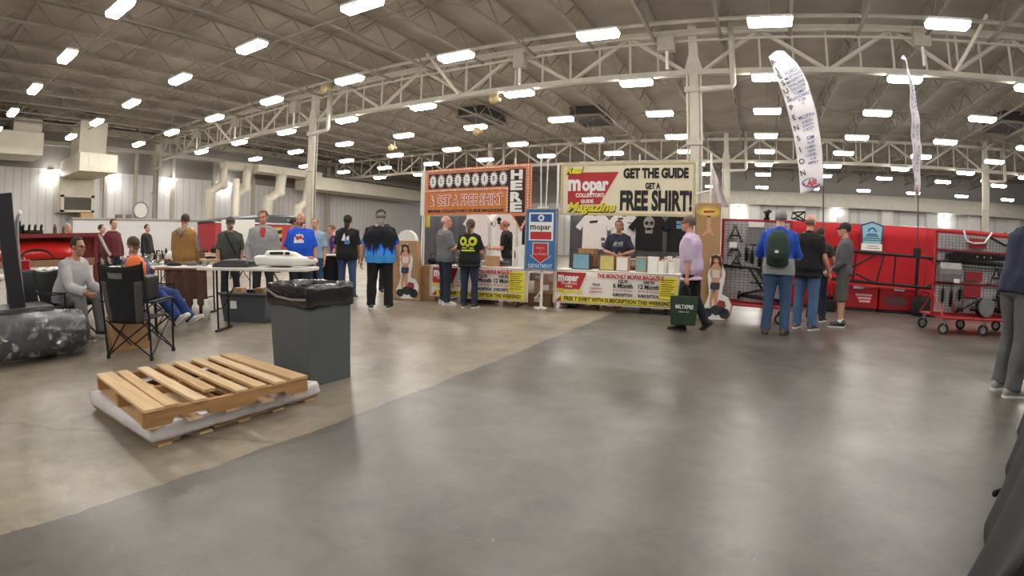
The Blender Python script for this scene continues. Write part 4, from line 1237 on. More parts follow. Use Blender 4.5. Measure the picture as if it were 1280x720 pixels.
# ---------------------------------------------------------------- FREE SHIRT banner
t = thing('overhead_banner', 'cream banner with FREE SHIRT lettering above the right sales table', 'banner', (-2.345, 9.22, 0), R(0.5))
W2, Z0, Z1 = 2.52, 1.79, 2.74
MB().b2((-W2 / 2, 0, Z0), (W2 / 2, .03, Z1)).build('panel', crm, t, bev=.004)
b = MB()
for lo, hi in (((-W2 / 2 - .02, -.012, Z0 - .02), (W2 / 2 + .02, .04, Z0 + .025)), ((-W2 / 2 - .02, -.012, Z1 - .025), (W2 / 2 + .02, .04, Z1 + .02)), ((-W2 / 2 - .02, -.012, Z0), (-W2 / 2 + .03, .04, Z1)), ((W2 / 2 - .03, -.012, Z0), (W2 / 2 + .02, .04, Z1))):
    b.b2(lo, hi)
b.build('edge_frame', mat('banner_edge', (206, 192, 150), .6), t)
for xp in (-1.36, 1.265):
    MB().cyl((xp, .06, 0.0), (xp, .06, Z1 + .02), .022, n=10).build('post', M['white_plastic'], t)
MB().cyl((.25, .02, Z1), (.25, .02, Z1 + .16), .012, n=8).build('top_pin', M['white_plastic'], t)
yb = -.008
flatpoly('red_panel', [[(-1.13, 2.58), (-.14, 2.58), (-.50, 1.98), (-1.13, 1.98)]], M['redink'], t, yb)
letters('logo_lettering', [('m', -1.0, 2.37, .40, dict(bold=.018, fit=.25)), ('opar', -.585, 2.345, .34, dict(bold=.016, fit=.52)), ("COLLECTOR'S", -.69, 2.145, .10, dict(bold=.004, fit=.56)), ('GUIDE', -.74, 2.03, .09, dict(bold=.004, fit=.25))], M['white'], t, yb - .004)
MB_ = [('Real', -1.0, 2.62, .17, dict(bold=.008, shear=.3, fit=.36)), ('Magazine', -.66, 1.92, .24, dict(bold=.008, shear=.35, fit=.95))]
letters('script_shadow', [(a, b_ + .012, c_ - .012, d_, dict(e_, bold=.014)) for a, b_, c_, d_, e_ in MB_], M['black'], t, yb - .006)
letters('script_lettering', MB_, M['yellow'], t, yb - .009)
letters('headline_lettering', [('GET THE GUIDE', .55, 2.54, .24, dict(bold=.014, fit=1.20)), ('GET A', .50, 2.31, .15, dict(bold=.008, fit=.28)), ('FREE SHIRT!', .555, 2.03, .48, dict(bold=.022, fit=1.32))], M['black'], t, yb)

# ---------------------------------------------------------------- marquee sign
t = thing('marquee_sign', 'big orange bulb-bordered SUBSCRIBE HERE sign above the left sales table', 'sign', (-5.60, 9.3, 0), R(0))
sal = mat('marquee_salmon', (214, 130, 98), .6, 0, .1, 20)
org = mat('marquee_orange', (206, 128, 66), .6, 0, .15, 12)
drk = mat('marquee_dark', (52, 24, 28), .6, 0, .1)
X0_, X1_ = -1.30, 1.30
outl = [(X0_, 1.80), (.86, 1.80), (.98, 1.66), (1.09, 1.45), (1.20, 1.66), (X1_, 1.86), (X1_, 2.82), (X0_, 2.80)]
MB().prism(outl, 0, .05).build('panel', sal, t)
MB().b2((X0_ - .11, .0, 1.80), (X0_, .06, 2.79)).build('side_return', M['white_plastic'], t)
flatpoly('starburst_field', [rect(-1.19, 2.37, .80, 2.70)], drk, t, -.004)
flatpoly('arrow_field', [[(.80, 1.83), (1.18, 1.83), (1.18, 2.72), (.80, 2.72)]], drk, t, -.005)
flatpoly('arrow_tip', [[(.94, 1.76), (1.24, 1.76), (1.09, 1.52)]], drk, t, -.005)
flatpoly('lower_field', [rect(-1.24, 1.84, .76, 2.27)], org, t, -.004)
xs_ = [-1.075 + .219 * i for i in range(9)]
for i, ch in enumerate('SUBSCRIBE'):
    st = flatpoly('starburst', [[((x_ - xs_[i]) * .80 + xs_[i], (z_ - 2.535) * 1.22 + 2.535) for x_, z_ in star(xs_[i], 2.535, .135, .085, 16)]], M['white'], t, -.008)
letters('starburst_lettering', [(ch, xs_[i], 2.535, .15, dict(bold=.002, fit=.05 if ch != 'I' else .02)) for i, ch in enumerate('SUBSCRIBE')], M['black'], t, -.012)
letters('here_lettering', [(c_, .985, z_, .25, dict(bold=.014, fit=.27)) for c_, z_ in zip('HERE', (2.59, 2.37, 2.14, 1.93))], M['white'], t, -.010)
it = [('& GET A FREE SHIRT', -.24, 2.10, .30, dict(bold=.004, fit=1.86))]
letters('lettering_edge', [(a, b_, c_, d_, dict(e_, bold=.018)) for a, b_, c_, d_, e_ in it], M['white'], t, -.007)
letters('orange_lettering', it, mat('marquee_letter', (196, 86, 52), .6), t, -.010)
letters('foot_lettering', [("MOPAR COLLECTOR'S GUIDE MAGAZINE", -.24, 1.875, .085, dict(bold=.003, fit=1.9))], M['black'], t, -.009)
bul = MB()
def bulbs(p0, p1):
    n = max(2, int((Vector(p1) - Vector(p0)).length / .055))
    for i in range(n + 1):
        q = Vector(p0).lerp(Vector(p1), i / n)
        bul.ell((q.x, -.012, q.y), (.023, .014, .023), None, 8, 4)
for a, b_ in (((-1.25, 2.76), (1.25, 2.775)), ((-1.25, 2.32), (-1.25, 2.76)), ((-1.2, 2.32), (.76, 2.32)), ((1.245, 1.85), (1.245, 2.72)), ((.78, 1.88), (.78, 2.3)), ((.90, 1.72), (1.09, 1.485)), ((1.09, 1.485), (1.25, 1.75))):
    bulbs(a, b_)
bul.build('bulb_border', mat('bulb_ivory', (244, 214, 182), .3), t, smooth=True)
for x, top in ((-1.44, 2.95), (.90, 2.96)):
    MB().tube([(x, .09, 0), (x + (.05 if x < 0 else 0), .09, top)], .02, 8).build('post', M['white_plastic'], t)

# ---------------------------------------------------------------- arrow sign on a pole
t = thing('arrow_sign', 'tall blue framed sign with red down arrow standing between the two sales tables', 'sign', (-3.76, 8.62, 0), R(4))
blu = mat('sign_blue', (52, 112, 176), .5, 0, .04)
MB().b2((-.29, 0, .74), (.29, .05, 1.84)).build('panel', blu, t)
b = MB()
for lo, hi in (((-.31, -.015, .72), (.31, .06, .75)), ((-.31, -.015, 1.83), (.31, .06, 1.86)), ((-.31, -.015, .72), (-.28, .06, 1.86)), ((.28, -.015, .72), (.31, .06, 1.86))):
    b.b2(lo, hi)
b.build('frame', M['galv'], t, bev=.004)
flatpoly('white_field', [rect(-.235, 1.27, .235, 1.78)], M['white'], t, -.003)
flatpoly('blue_band', [rect(-.205, 1.61, .205, 1.755)], M['blueink'], t, -.006)
flatpoly('red_band', [rect(-.205, 1.29, .205, 1.43)], M['redink'], t, -.006)
flatpoly('emblem_disc', [disc(0, 1.683, .06)], M['white'], t, -.009)
flatpoly('emblem_star', [star(0, 1.683, .048, .02, 5)], M['blueink'], t, -.012)
letters('logo_lettering', [('m', -.155, 1.52, .17, dict(bold=.004, fit=.11)), ('opar', .05, 1.515, .14, dict(bold=.003, fit=.28))], M['black'], t, -.006)
arw = [(-.14, 1.22), (.14, 1.22), (.14, 1.0), (.19, 1.0), (0, .86), (-.19, 1.0), (-.14, 1.0)]
flatpoly('arrow_edge', [[(x_ * 1.1, (z_ - 1.04) * 1.06 + 1.04) for x_, z_ in arw]], M['white'], t, -.005)
flatpoly('arrow', [arw], M['redink'], t, -.008)
letters('arrow_lettering', [('PARTS', 0, 1.13, .055, dict(fit=.15)), ('&', 0, 1.075, .04, {}), ('ACCESSORIES', 0, 1.02, .05, dict(fit=.24))], mat('ink_pink', (226, 190, 190), .6), t, -.011)
letters('department_lettering', [('DEPARTMENT', 0, .80, .10, dict(bold=.002, fit=.46))], mat('ink_pale_blue', (190, 216, 240), .6), t, -.006)
MB().cyl((.01, .08, 0), (.01, .08, 1.9), .026, n=10).build('pole', M['white_plastic'], t)
b = MB()
for x in (-.04, .05):
    b.cyl((x, .09, 1.84), (x * 1.6, .09, 2.86), .013, n=8)
b.b2((-.1, .07, 1.84), (.1, .11, 1.9))
b.build('upper_rods', M['white_plastic'], t)
b = MB().tube([(-.12, .08, .02), (.12, .08, .02)], .02, 8).tube([(0, -.04, .02), (0, .26, .02)], .02, 8).tube([(.01, .08, .36), (-.10, .08, .2)], .012, 6)
b.build('base', M['white_plastic'], t)

# ---------------------------------------------------------------- display shelf rail with hanging shirts
t = thing('display_rail', 'white pipe rail behind the booths with shirts hung on it', 'rail', (-4.4, 11.3, 0))
for x in (-2.6, -.2, 1.6, 3.2):
    MB().cyl((x, 0, 0), (x, 0, 2.05), .02, n=8).build('post', M['white_plastic'], t)
    MB().b2((x - .22, -.22, 0), (x + .22, .22, .02)).build('foot_plate', M['black_metal'], t)
MB().cyl((-2.75, 0, 2.03), (3.35, 0, 2.03), .02, n=8).build('crossbar', M['white_plastic'], t)

def hung_shirt(label, x, y, z1, w, h_, m, grp='shirts hung on the rail', rz=0.0, hanger=True):
    t = thing('hanging_shirt', label, 'shirt', (x, y, z1 - h_), rz, grp)
    half = [(.10, h_), (.30, h_ - .05), (.56, h_ - .30), (.42, h_ - .38), (.345, h_ - .26), (.355, 0)]
    pts = [(-px_, pz) for px_, pz in half][::-1] + [(-.10, h_), (-.06, h_ - .055), (.06, h_ - .055)] + half
    k = w / 1.12
    pts = [(a * k, b_) for a, b_ in pts]
    seen = []
    for p in pts:
        if not seen or (Vector(p) - Vector(seen[-1])).length > .005: seen.append(p)
    MB().prism(seen, -.025, .025).build('shirt_body', m, t, bev=.012)
    if hanger:
        MB().tube([(-.3 * k, .0, h_ - .06), (0, 0, h_ + .0), (.3 * k, 0, h_ - .06)], .006, 6).tube([(0, 0, h_), (0, 0, h_ + .05), (.03, 0, h_ + .085), (.0, 0, h_ + .11)], .004, 5).build('hanger', M['galv'], t)
    return t
wsh = cloth('white_tee', (228, 226, 226), .04)
bsh = cloth('black_tee', (24, 24, 26))
t = hung_shirt('white tee with a small dark chest print left of the navy tee man', -3.52, 11.1, 1.92, .92, .80, wsh)
flatpoly('chest_print', [[(-.12, .64), (.08, .66), (.06, .60), (-.12, .585)]], M['black'], t, -.029)
flatpoly('small_prints', [rect(.16, .2, .25, .27), rect(.17, .06, .24, .16)], mat('print_grey', (90, 90, 94), .7), t, -.029)
t = hung_shirt('white tee with black print hung behind the navy tee man', -2.85, 11.12, 1.92, .95, .80, wsh)
flatpoly('neck_print', [rect(-.14, .68, -.02, .72), rect(-.12, .60, -.04, .65), rect(-.10, .44, .0, .57), rect(.08, .6, .2, .62)], M['black'], t, -.029)
t = hung_shirt('black tee with a grey skull print right of the navy tee man', -2.27, 11.05, 1.93, .95, .80, bsh)
gp = mat('print_silver', (150, 152, 150), .7)
flatpoly('skull_print', [[(a * .8, z_) for a, z_ in disc(0, .60, .15, 20)], rect(-.08, .38, .08, .50)], gp, t, -.029)
flatpoly('skull_eyes', [disc(-.05, .60, .045, 12), disc(.06, .60, .045, 12), [(-.015, .53), (.015, .53), (0, .56)], rect(-.06, .44, .06, .45)], M['black'], t, -.032)
t = hung_shirt('black tee with a blue and white square print beside the near column', -1.62, 11.1, 1.93, .85, .80, bsh)
flatpoly('square_print', [rect(-.06, .5, .12, .58), rect(-.06, .6, .12, .66)], mat('print_sky', (96, 150, 196), .7), t, -.029)
t = hung_shirt('black shirt hung just left of the blue arrow sign', -5.0, 10.95, 1.98, .82, .80, bsh)
t = hung_shirt('white tee with dark print hung behind the bald man in the booth', -5.75, 11.1, 1.97, .95, .85, wsh)
flatpoly('print', [rect(-.24, .55, -.16, .72), rect(-.27, .64, -.13, .68)], M['black'], t, -.029)
t = hung_shirt('plain white tee hung above the ponytailed person', -6.55, 11.1, 1.97, .9, .85, wsh)
def fold_drape(name, label, x0, x1, y, z0, z1, m, amp=.03, frq=22, grp=None, cat='drape', pole=True, rz=0):
    t = thing(name, label, cat, ((x0 + x1) / 2, y, 0), rz, grp)
    w = (x1 - x0) / 2
    b = MB()
    b.grid(lambda u, v: (-w + 2 * w * u, amp * math.sin(u * 2 * w * frq) * (1 - .35 * v) + .4 * amp * math.sin(u * 2 * w * frq * .37 + 1), z0 + (z1 - z0) * v), int(2 * w * 30), 6)
    b.build('cloth', m, t, smooth=True, solid=.006)
    MB().cyl((-w, .02, z1), (w, .02, z1), .018, n=8).build('top_rail', M['galv'], t)
    if pole:
        for sg in (-1, 1):
            MB().cyl((sg * w, .045, 0), (sg * w, .045, z1 + .04), .02, n=8).build('upright', M['galv'], t)
    return t
dg = cloth('drape_grey', (82, 82, 86))
fold_drape('drape', 'dark grey drape panel behind the cut-out board and left sales table', -9.2, -7.0, 12.2, .0, 1.95, dg)
fold_drape('drape', 'dark grey drape panel behind the right sales table', -4.6, -1.0, 12.4, .0, 2.0, dg)
t = thing('pennant', 'narrow yellow and white pennant on a slim pole left of the marquee sign', 'flag', (-7.35, 9.9, 0))
MB().cyl((0, 0, 0), (0.02, 0, 2.75), .016, n=8).build('pole', M['white_plastic'], t)
MB().b2((-.14, -.14, 0), (.14, .14, .02)).build('foot', M['black_metal'], t)
MB().grid(lambda u, v: (.02 + .17 * u * (1 - .3 * v), .02 * math.sin(v * 9 + u * 4), 1.55 + 1.0 * v), 6, 14).build('cloth', mat('pennant_yellow', (224, 206, 110), .7, 0, .2, 8), t, smooth=True, solid=.005)
fold_drape('drape', 'white drape behind the left booth', -7.0, -5.0, 12.3, 0, 2.0, M['white_cloth'])

# ---------------------------------------------------------------- goods on and under the sales tables
def carton(name, label, loc, size, rz=0.0, m=None, grp=None, front=None, cat='box', open_=False, tape=True):
    t = thing(name, label, cat, loc, rz, grp)
    x, y, z = size
    if open_:
        b = MB()
        for lo, hi in (((-x / 2, -y / 2, 0), (x / 2, y / 2, .01)), ((-x / 2, -y / 2, 0), (x / 2, -y / 2 + .008, z)), ((-x / 2, y / 2 - .008, 0), (x / 2, y / 2, z)), ((-x / 2, -y / 2, 0), (-x / 2 + .008, y / 2, z)), ((x / 2 - .008, -y / 2, 0), (x / 2, y / 2, z))):
            b.b2(lo, hi)
        b.build('box_body', m or M['card'], t)
    else:
        MB().b2((-x / 2, -y / 2, 0), (x / 2, y / 2, z)).build('box_body', m or M['card'], t, bev=.006)
        if tape:
            MB().b2((-x / 2 - .001, -.022, z - .05), (x / 2 + .001, .022, z + .0015)).build('tape', mat('tape', (196, 168, 126), .3), t)
    if front:
        MB().b2((-x * .42, -y / 2 - .006, z * .06), (x * .42, -y / 2 - .001, z * .94)).build('front_card', front, t)
    return t
teal = mat('card_teal', (124, 160, 158), .6); sky = mat('card_sky', (128, 172, 190), .6); ylw = mat('card_yellow', (206, 194, 116), .6)
ZT = .745
def on(c, x, y): return loc2(c, RZ, x, y, ZT)
carton('magazine_box', 'dark magazine box with a sky blue front card on the right table', on(C2, -.72, .02), (.36, .34, .31), RZ, mat('box_dark', (84, 58, 44), .8), 'magazine boxes on the right table', sky)
carton('magazine_box', 'magazine box with a yellow front card beside the navy tee man', on(C2, -.22, .02), (.30, .34, .29), RZ, mat('box_mid', (128, 92, 64), .8), 'magazine boxes on the right table', ylw)
carton('magazine_box', 'magazine box with a white printed front card in the middle of the right table', on(C2, .07, .0), (.24, .34, .27), RZ, M['card'], 'magazine boxes on the right table', M['paper'])
carton('magazine_box', 'magazine box with a teal front card right of the navy tee man', on(C2, .42, .03), (.20, .34, .28), RZ, M['card'], 'magazine boxes on the right table', teal)
carton('magazine_box', 'tall magazine box with a plain white front on the right table', on(C2, .64, .02), (.20, .30, .29), RZ, M['white_plastic'], 'magazine boxes on the right table', M['paper'])
carton('carton', 'light brown carton at the left end behind the right table goods', (-3.58, 10.86, .80), (.36, .35, .34), .05)
rs = random.Random(3)
cols = [(196, 120, 96), (120, 96, 80), (214, 196, 170), (92, 70, 60), (176, 150, 130), (224, 214, 204), (110, 120, 130)]
for i in range(8):
    m_ = mat('print_stock_%d' % (i % 7), cols[i % 7], .4, 0, .35, 30)
    t = thing('magazine_stack', 'stack of colourful magazines at the right end of the right table, %s from its end' % ORD[7 - i], 'magazines', on(C2, .80 + .045 * i, -.12 + .12 * (i % 4)), RZ + rs.uniform(-.1, .1), 'magazine stacks at the right end')
    MB().b2((-.05, -.08, 0), (.05, .08, .22 + .03 * (i % 4))).build('pages', M['paper'], t, bev=.003)
    MB().b2((-.052, -.082, .22 + .03 * (i % 4)), (.052, .082, .235 + .03 * (i % 4))).build('cover', m_, t)
# back shelf table with shirts in heaps
folding_table('stock_table', 'long stock table behind the navy tee man carrying piled shirts', (-2.5, 10.87, 0), 0, 2.6, .5, .80, mat('stock_top', (150, 96, 62), .6))
shc = [(150, 132, 120), (40, 38, 38), (196, 190, 184), (92, 70, 60), (60, 60, 66), (176, 150, 130)]
def folded(label, loc, rz, m, grp, s_=1.0):
    t = thing('folded_shirt', label, 'shirt', loc, rz, grp)
    b = MB().rings([[(.16 * s_ * math.copysign(abs(math.cos(a)) ** .4, math.cos(a)) * q, .13 * s_ * math.copysign(abs(math.sin(a)) ** .4, math.sin(a)) * q, z_) for a in [2 * PI * (j + .5) / 20 for j in range(20)]] for z_, q in ((0, .92), (.012, 1), (.035, 1), (.05, .9))])
    b.build('cloth', m, t, smooth=True)
    MB().tube([(-.05, -.06, .048), (-.03, -.015, .055), (.03, -.015, .055), (.05, -.06, .048)], .008, 6).build('collar', m, t, smooth=True)
for i in range(18):
    c_ = shc[i % 6]
    x_ = -3.18 + (i % 6) * .34; lv = i // 6
    folded('folded %s shirt, %s pile along the stock table, %s layer' % (['taupe', 'black', 'pale grey', 'brown', 'charcoal', 'tan'][i % 6], ORD[i % 6], ['bottom', 'middle', 'top'][lv]), (x_, 10.85 + .04 * (i % 3), .80 + lv * .052), rs.uniform(-.2, .2), cloth('fold%d' % (i % 6), c_), 'folded shirts on the stock table')
# left table goods
for i, (x_, y_, c_) in enumerate(((-.92, .1, (60, 60, 64)), (-.86, -.15, (44, 44, 46)), (-.55, .15, (120, 116, 112)), (.0, .12, (180, 176, 170)), (.25, .16, (70, 70, 74)))):
    for lv in range(3 if i < 3 else 2):
        p = on(C1, x_, y_)
        folded('%s folded shirt on left table, %s in %s pile from left' % (['charcoal', 'black', 'grey', 'pale', 'slate'][i], ['bottom', 'second', 'top'][lv], ORD[i]), (p[0], p[1], p[2] + lv * .052), RZ + rs.uniform(-.15, .15), cloth('lfold%d' % i, c_), 'folded shirts on the left table')
carton('carton', 'open brown carton on the left table in front of the bald man', on(C1, .18, -.1), (.26, .22, .20), RZ + .5, M['card'], None, None, 'box', True)
carton('carton', 'low white carton at the right end of the left table', on(C1, .86, .08), (.30, .34, .24), RZ, M['white_plastic'])
for i, (x_, y_) in enumerate(((.45, -.2), (.55, -.05), (.02, -.25), (-.30, -.22))):
    p = on(C1, x_, y_)
    t = thing('magazine', ['magazine lying near the right front of the left table', 'magazine lying before the white carton on the left table', 'magazine lying at the front middle of the left table', 'magazine lying at the front left of the left table'][i], 'magazine', p, RZ + rs.uniform(-.5, .5), 'magazines on the left table')
    MB().b2((-.1, -.13, 0), (.1, .13, .008)).build('pages', M['paper'], t)
    MB().b2((-.101, -.131, .008), (.101, .131, .0095)).build('cover', mat('mag_cover_%d' % i, cols[i], .35, 0, .3, 25), t)
# cartons between and under the tables
spec = [('brown carton at the bottom of the stack between the sales tables', (-4.02, 9.35, 0), (.50, .36, .24), .1, M['card_dark']),
        ('larger brown carton in the middle of the stack between the sales tables', (-3.92, 9.32, .24), (.44, .34, .24), .3, M['card']),
        ('flat carton with a pinkish print near the top of the stack between the tables', (-4.05, 9.38, .48), (.40, .32, .15), .05, mat('carton_pink', (188, 158, 146), .8)),
        ('brown carton low behind the arrow sign pole', (-3.55, 9.75, 0), (.36, .3, .26), .0, M['card']),
        ('carton with a light blue side behind the arrow sign pole', (-3.56, 9.74, .26), (.34, .3, .28), .0, sky),
        ('small brown carton atop the light blue one', (-3.55, 9.74, .54), (.3, .26, .16), .1, M['card']),
        ('brown carton with a white label under the left end of the right table', (-3.05, 9.46, 0), (.32, .4, .20), RZ, M['card_dark']),
        ('brown flat carton under the middle of the right table', (-2.62, 9.52, 0), (.36, .4, .21), RZ, M['card']),
        ('dark grey crate under the right half of the right table', (-1.72, 9.62, 0), (.72, .4, .22), RZ, mat('crate_grey', (96, 90, 86), .7)),
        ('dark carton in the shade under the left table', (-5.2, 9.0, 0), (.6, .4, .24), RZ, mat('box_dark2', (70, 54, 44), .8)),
        ('brown carton under the right end of the left table', (-4.5, 9.05, 0), (.3, .4, .2), RZ, M['card'])]
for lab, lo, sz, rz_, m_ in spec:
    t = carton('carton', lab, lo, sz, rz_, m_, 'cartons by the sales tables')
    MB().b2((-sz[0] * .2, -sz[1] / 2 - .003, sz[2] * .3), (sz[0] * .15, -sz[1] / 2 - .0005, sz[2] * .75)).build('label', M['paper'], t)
tag(MB().ell((0, 0, .10), (.17, .15, .11)).ell((.08, -.03, .12), (.1, .1, .09)).ell((-.09, .04, .1), (.09, .1, .09)).build('cloth_bag', mat('bag_blue_black', (70, 100, 120), .5, 0, .6, 14), smooth=True, loc=(-3.38, 9.38, -.0)), 'crumpled blue and black bag under the left corner of the right table', 'bag')
# tablecloth covered side box left of the left table
t = carton('carton', 'tall tan carton standing at the left end of the left table', (-6.28, 8.85, 0), (.32, .5, .72), RZ, M['card'])
b = MB()
for i in range(7):
    b.box((-.05 + .05 * math.sin(i * 2), .02 * i - .05, .0), (.3, .2, .03), Matrix.Rotation(i, 3, 'Z'))
t = thing('black_bag', 'lumpy black bag lying on the tan carton left of the grey polo man', 'bag', (-6.25, 8.85, .72), RZ)
MB().ell((0, 0, .09), (.17, .2, .10)).ell((.06, .05, .14), (.1, .12, .08)).build('bag_body', M['black_cloth'], t, smooth=True)
MB().tube([(-.1, -.05, .15), (-.05, -.12, .24), (.05, -.12, .24), (.1, -.05, .15)], .01, 6).build('bag_handle', M['black_cloth'], t, smooth=True)

# ---------------------------------------------------------------- pin-up boards
skn = mat('poster_skin', (214, 160, 124), .6, 0, .05); hairp = mat('poster_hair', (74, 46, 34), .6); pw = M['white']
def figure_sticker(t, k, x, z, y, flip=1):
    """plain printed figure of a woman beside a motorcycle, white cut line round it"""
    def q(pts): return [(x + flip * a * k, z + b_ * k) for a, b_ in pts]
    outline = [(-.03, 1.0), (.05, 1.0), (.09, .93), (.10, .84), (.16, .72), (.15, .58), (.13, .50), (.12, .38), (.22, .34), (.28, .22), (.26, .06), (.18, -.02), (-.04, -.03), (-.16, .02), (-.17, .14), (-.12, .24), (-.08, .38), (-.10, .52), (-.12, .68), (-.08, .80), (-.09, .92)]
    flatpoly('white_cut_line', [q(outline)], pw, t, y)
    bd = [[(-.02, .86), (.05, .86), (.11, .76), (.11, .66), (.07, .60), (.08, .50), (-.06, .50), (-.05, .60), (-.09, .70), (-.07, .80)], [(-.05, .50), (.07, .50), (.06, .30), (.05, .06), (.02, .04), (.0, .28)], [(-.05, .50), (.02, .44), (-.02, .28), (-.02, .08), (-.06, .08), (-.07, .30)]]
    flatpoly('figure_hair', [q([(-.07, .97), (.0, 1.0), (.075, .97), (.10, .86), (.11, .74), (.06, .70), (-.05, .72), (-.085, .78), (-.075, .88)])], hairp, t, y - .0015)
    flatpoly('figure', [q(p) for p in bd] + [q(disc(.012, .91, .045, 14))], skn, t, y - .003)
    flatpoly('figure_hair', [q([(-.05, .96), (.0, .985), (.06, .965), (.075, .88), (.06, .80), (.052, .90), (.02, .945), (-.03, .93), (-.045, .83), (-.07, .82), (-.065, .90)])], hairp, t, y - .006)
    flatpoly('figure_top', [q([(-.05, .76), (.08, .76), (.07, .64), (-.04, .64)])], mat('poster_white', (226, 218, 214), .6), t, y - .006)
    flatpoly('figure_shorts', [q([(-.065, .56), (.085, .56), (.08, .46), (.01, .44), (-.07, .46)])], mat('poster_denim', (66, 66, 80), .6), t, y - .006)
    flatpoly('motorcycle', [q(disc(-.09, .08, .075, 16)), q(disc(.18, .08, .085, 16)), q([(-.10, .10), (.0, .20), (.16, .22), (.20, .10), (.05, .04)])], mat('poster_dark', (50, 54, 64), .6), t, y - .004)
    flatpoly('motorcycle_tank', [q([(.04, .20), (.08, .29), (.18, .27), (.20, .18)]), q(disc(.13, .25, .035, 10))], mat('poster_red', (176, 70, 60), .6), t, y - .007)
brown = mat('kraft_board', (178, 142, 104), .8, 0, .06, 6)
t = thing('display_board', 'tan cardboard stand with a pin-up sticker left of the left sales table', 'display', (-6.66, 8.42, 0), R(18))
MB().rings([[(sx_ * a, sy_ * .12, z) for sx_, sy_ in ((-1, -1), (1, -1), (1, 1), (-1, 1))] for z, a in ((0, .33), (1.22, .235))]).build('stand', brown, t, bev=.01)
MB().prism([(-.2 * math.cos(a), 1.22 + .22 * math.sin(a)) for a in [PI * i / 16 for i in range(17)]], -.09, .09).build('rounded_top', M['white_plastic'], t)
figure_sticker(t, 1.10, -.01, .06, -.128)
t = thing('display_pillar', 'tall kraft cardboard pillar with a yellow oval and pin-up behind the man in lavender', 'display', (-.83, 9.28, 0), R(4))
MB().b2((-.215, -.12, 0), (.215, .12, 2.02)).build('pillar', brown, t, bev=.008)
flatpoly('oval_badge', [disc(0, 1.86, .20, 24, .10)], mat('badge_yellow', (214, 178, 70), .6), t, -.124)
flatpoly('oval_inner', [disc(0, 1.86, .15, 24, .065)], mat('badge_pale', (226, 200, 110), .6), t, -.127)
flatpoly('badge_bar', [[(-.10, 1.84), (.10, 1.855), (.11, 1.885), (-.08, 1.88)]], M['redink'], t, -.130)
def q_(p): return [(a * .5, 1.42 + b_ * .42) for a, b_ in p]
flatpoly('figure', [q_([(-.06, .78), (.06, .78), (.08, .6), (.05, .5), (.10, .3), (.2, .1), (.16, .05), (.02, .2), (-.2, .02), (-.22, .1), (-.05, .3), (-.06, .5)]), q_([(-.14, 1.0), (-.1, 1.0), (-.03, .76), (-.07, .74)]), q_([(.12, 1.0), (.16, 1.0), (.08, .74), (.03, .76)]), q_(disc(0, .83, .06, 12))], skn, t, -.124)
flatpoly('figure_hair', [q_([(-.05, .9), (.05, .9), (.07, .78), (.04, .84), (-.04, .84), (-.07, .78)])], hairp, t, -.127)
t = thing('cutout_sticker', 'pin-up and motorcycle cut-out leaning on the kraft pillar beside the lavender shirt', 'display', (-.66, 8.98, 0), R(2))
MB().prism([(a * 1.12 * 1.05, .03 + b_ * 1.12) for a, b_ in [(-.03, 1.0), (.05, 1.0), (.09, .93), (.10, .84), (.16, .72), (.15, .58), (.13, .50), (.12, .38), (.22, .34), (.28, .22), (.26, .06), (.18, -.026), (-.04, -.026), (-.16, -.02), (-.17, .14), (-.12, .24), (-.08, .38), (-.10, .52), (-.12, .68), (-.08, .80), (-.09, .92)]], 0, .015).build('board', brown, t)
figure_sticker(t, 1.08, 0, .05, -.004)
# pale flag on poles beside the pillar
t = thing('folded_flag', 'pale drooping flag on a white pole behind the kraft pillar', 'flag', (-.72, 9.75, 0))
MB().cyl((-.12, 0, 0), (-.12, 0, 3.0), .022, n=8).build('pole', M['white_plastic'], t)
MB().b2((-.3, -.18, 0), (.06, .18, .03)).build('foot', M['black_metal'], t)
MB().grid(lambda u, v: (-.1 + u * (.16 + .16 * (1 - v)), .05 * math.sin(u * 9 + v * 2), 2.0 + v * (.78 - .42 * u)), 12, 8).build('cloth', cloth('flag_pale', (206, 196, 198), .08), t, smooth=True, solid=.006)
MB().cyl((-.12, 0, 2.3), (-.75, .1, 2.16), .018, n=8).build('side_arm', M['white_plastic'], t)
# open white truss pieces behind the banners
t = thing('lattice_stand', 'white lattice stand behind the arrow sign, between the two banners', 'stand', (-4.05, 12.9, 0))
b = MB()
for x, y in ((-.55, -.2), (.55, -.2), (.55, .2), (-.55, .2)):
    b.cyl((x, y, 0), (x, y, 2.75), .025, n=8)
for i in range(5):
    z = .3 + i * .5
    b.tube([(-.55, -.2, z), (.55, -.2, z + .45)], .018, 6).tube([(.55, .2, z), (-.55, .2, z + .45)], .018, 6)
b.tube([(-.55, -.2, 2.73), (.55, -.2, 2.73), (.55, .2, 2.73), (-.55, .2, 2.73)], .025, 8, closed=True)
b.build('lattice', M['white_metal'], t)
# ================================================================ left side: pallets, bin, chairs, tables
film = mat('stretch_film', (206, 202, 206), .28, 0, .12, 5, .6, 9)
wood_d = mat('raw_wood_dark', (164, 124, 80), .8, 0, .2, 3, .25, 40, stretch=(9, 1, 9))
woods = [mat('deck_board_%d' % i, c, .75, 0, .14, 3, .25, 40, stretch=(1, 9, 9)) for i, c in enumerate(((204, 174, 132), (196, 164, 120), (210, 182, 142), (190, 156, 114)))]

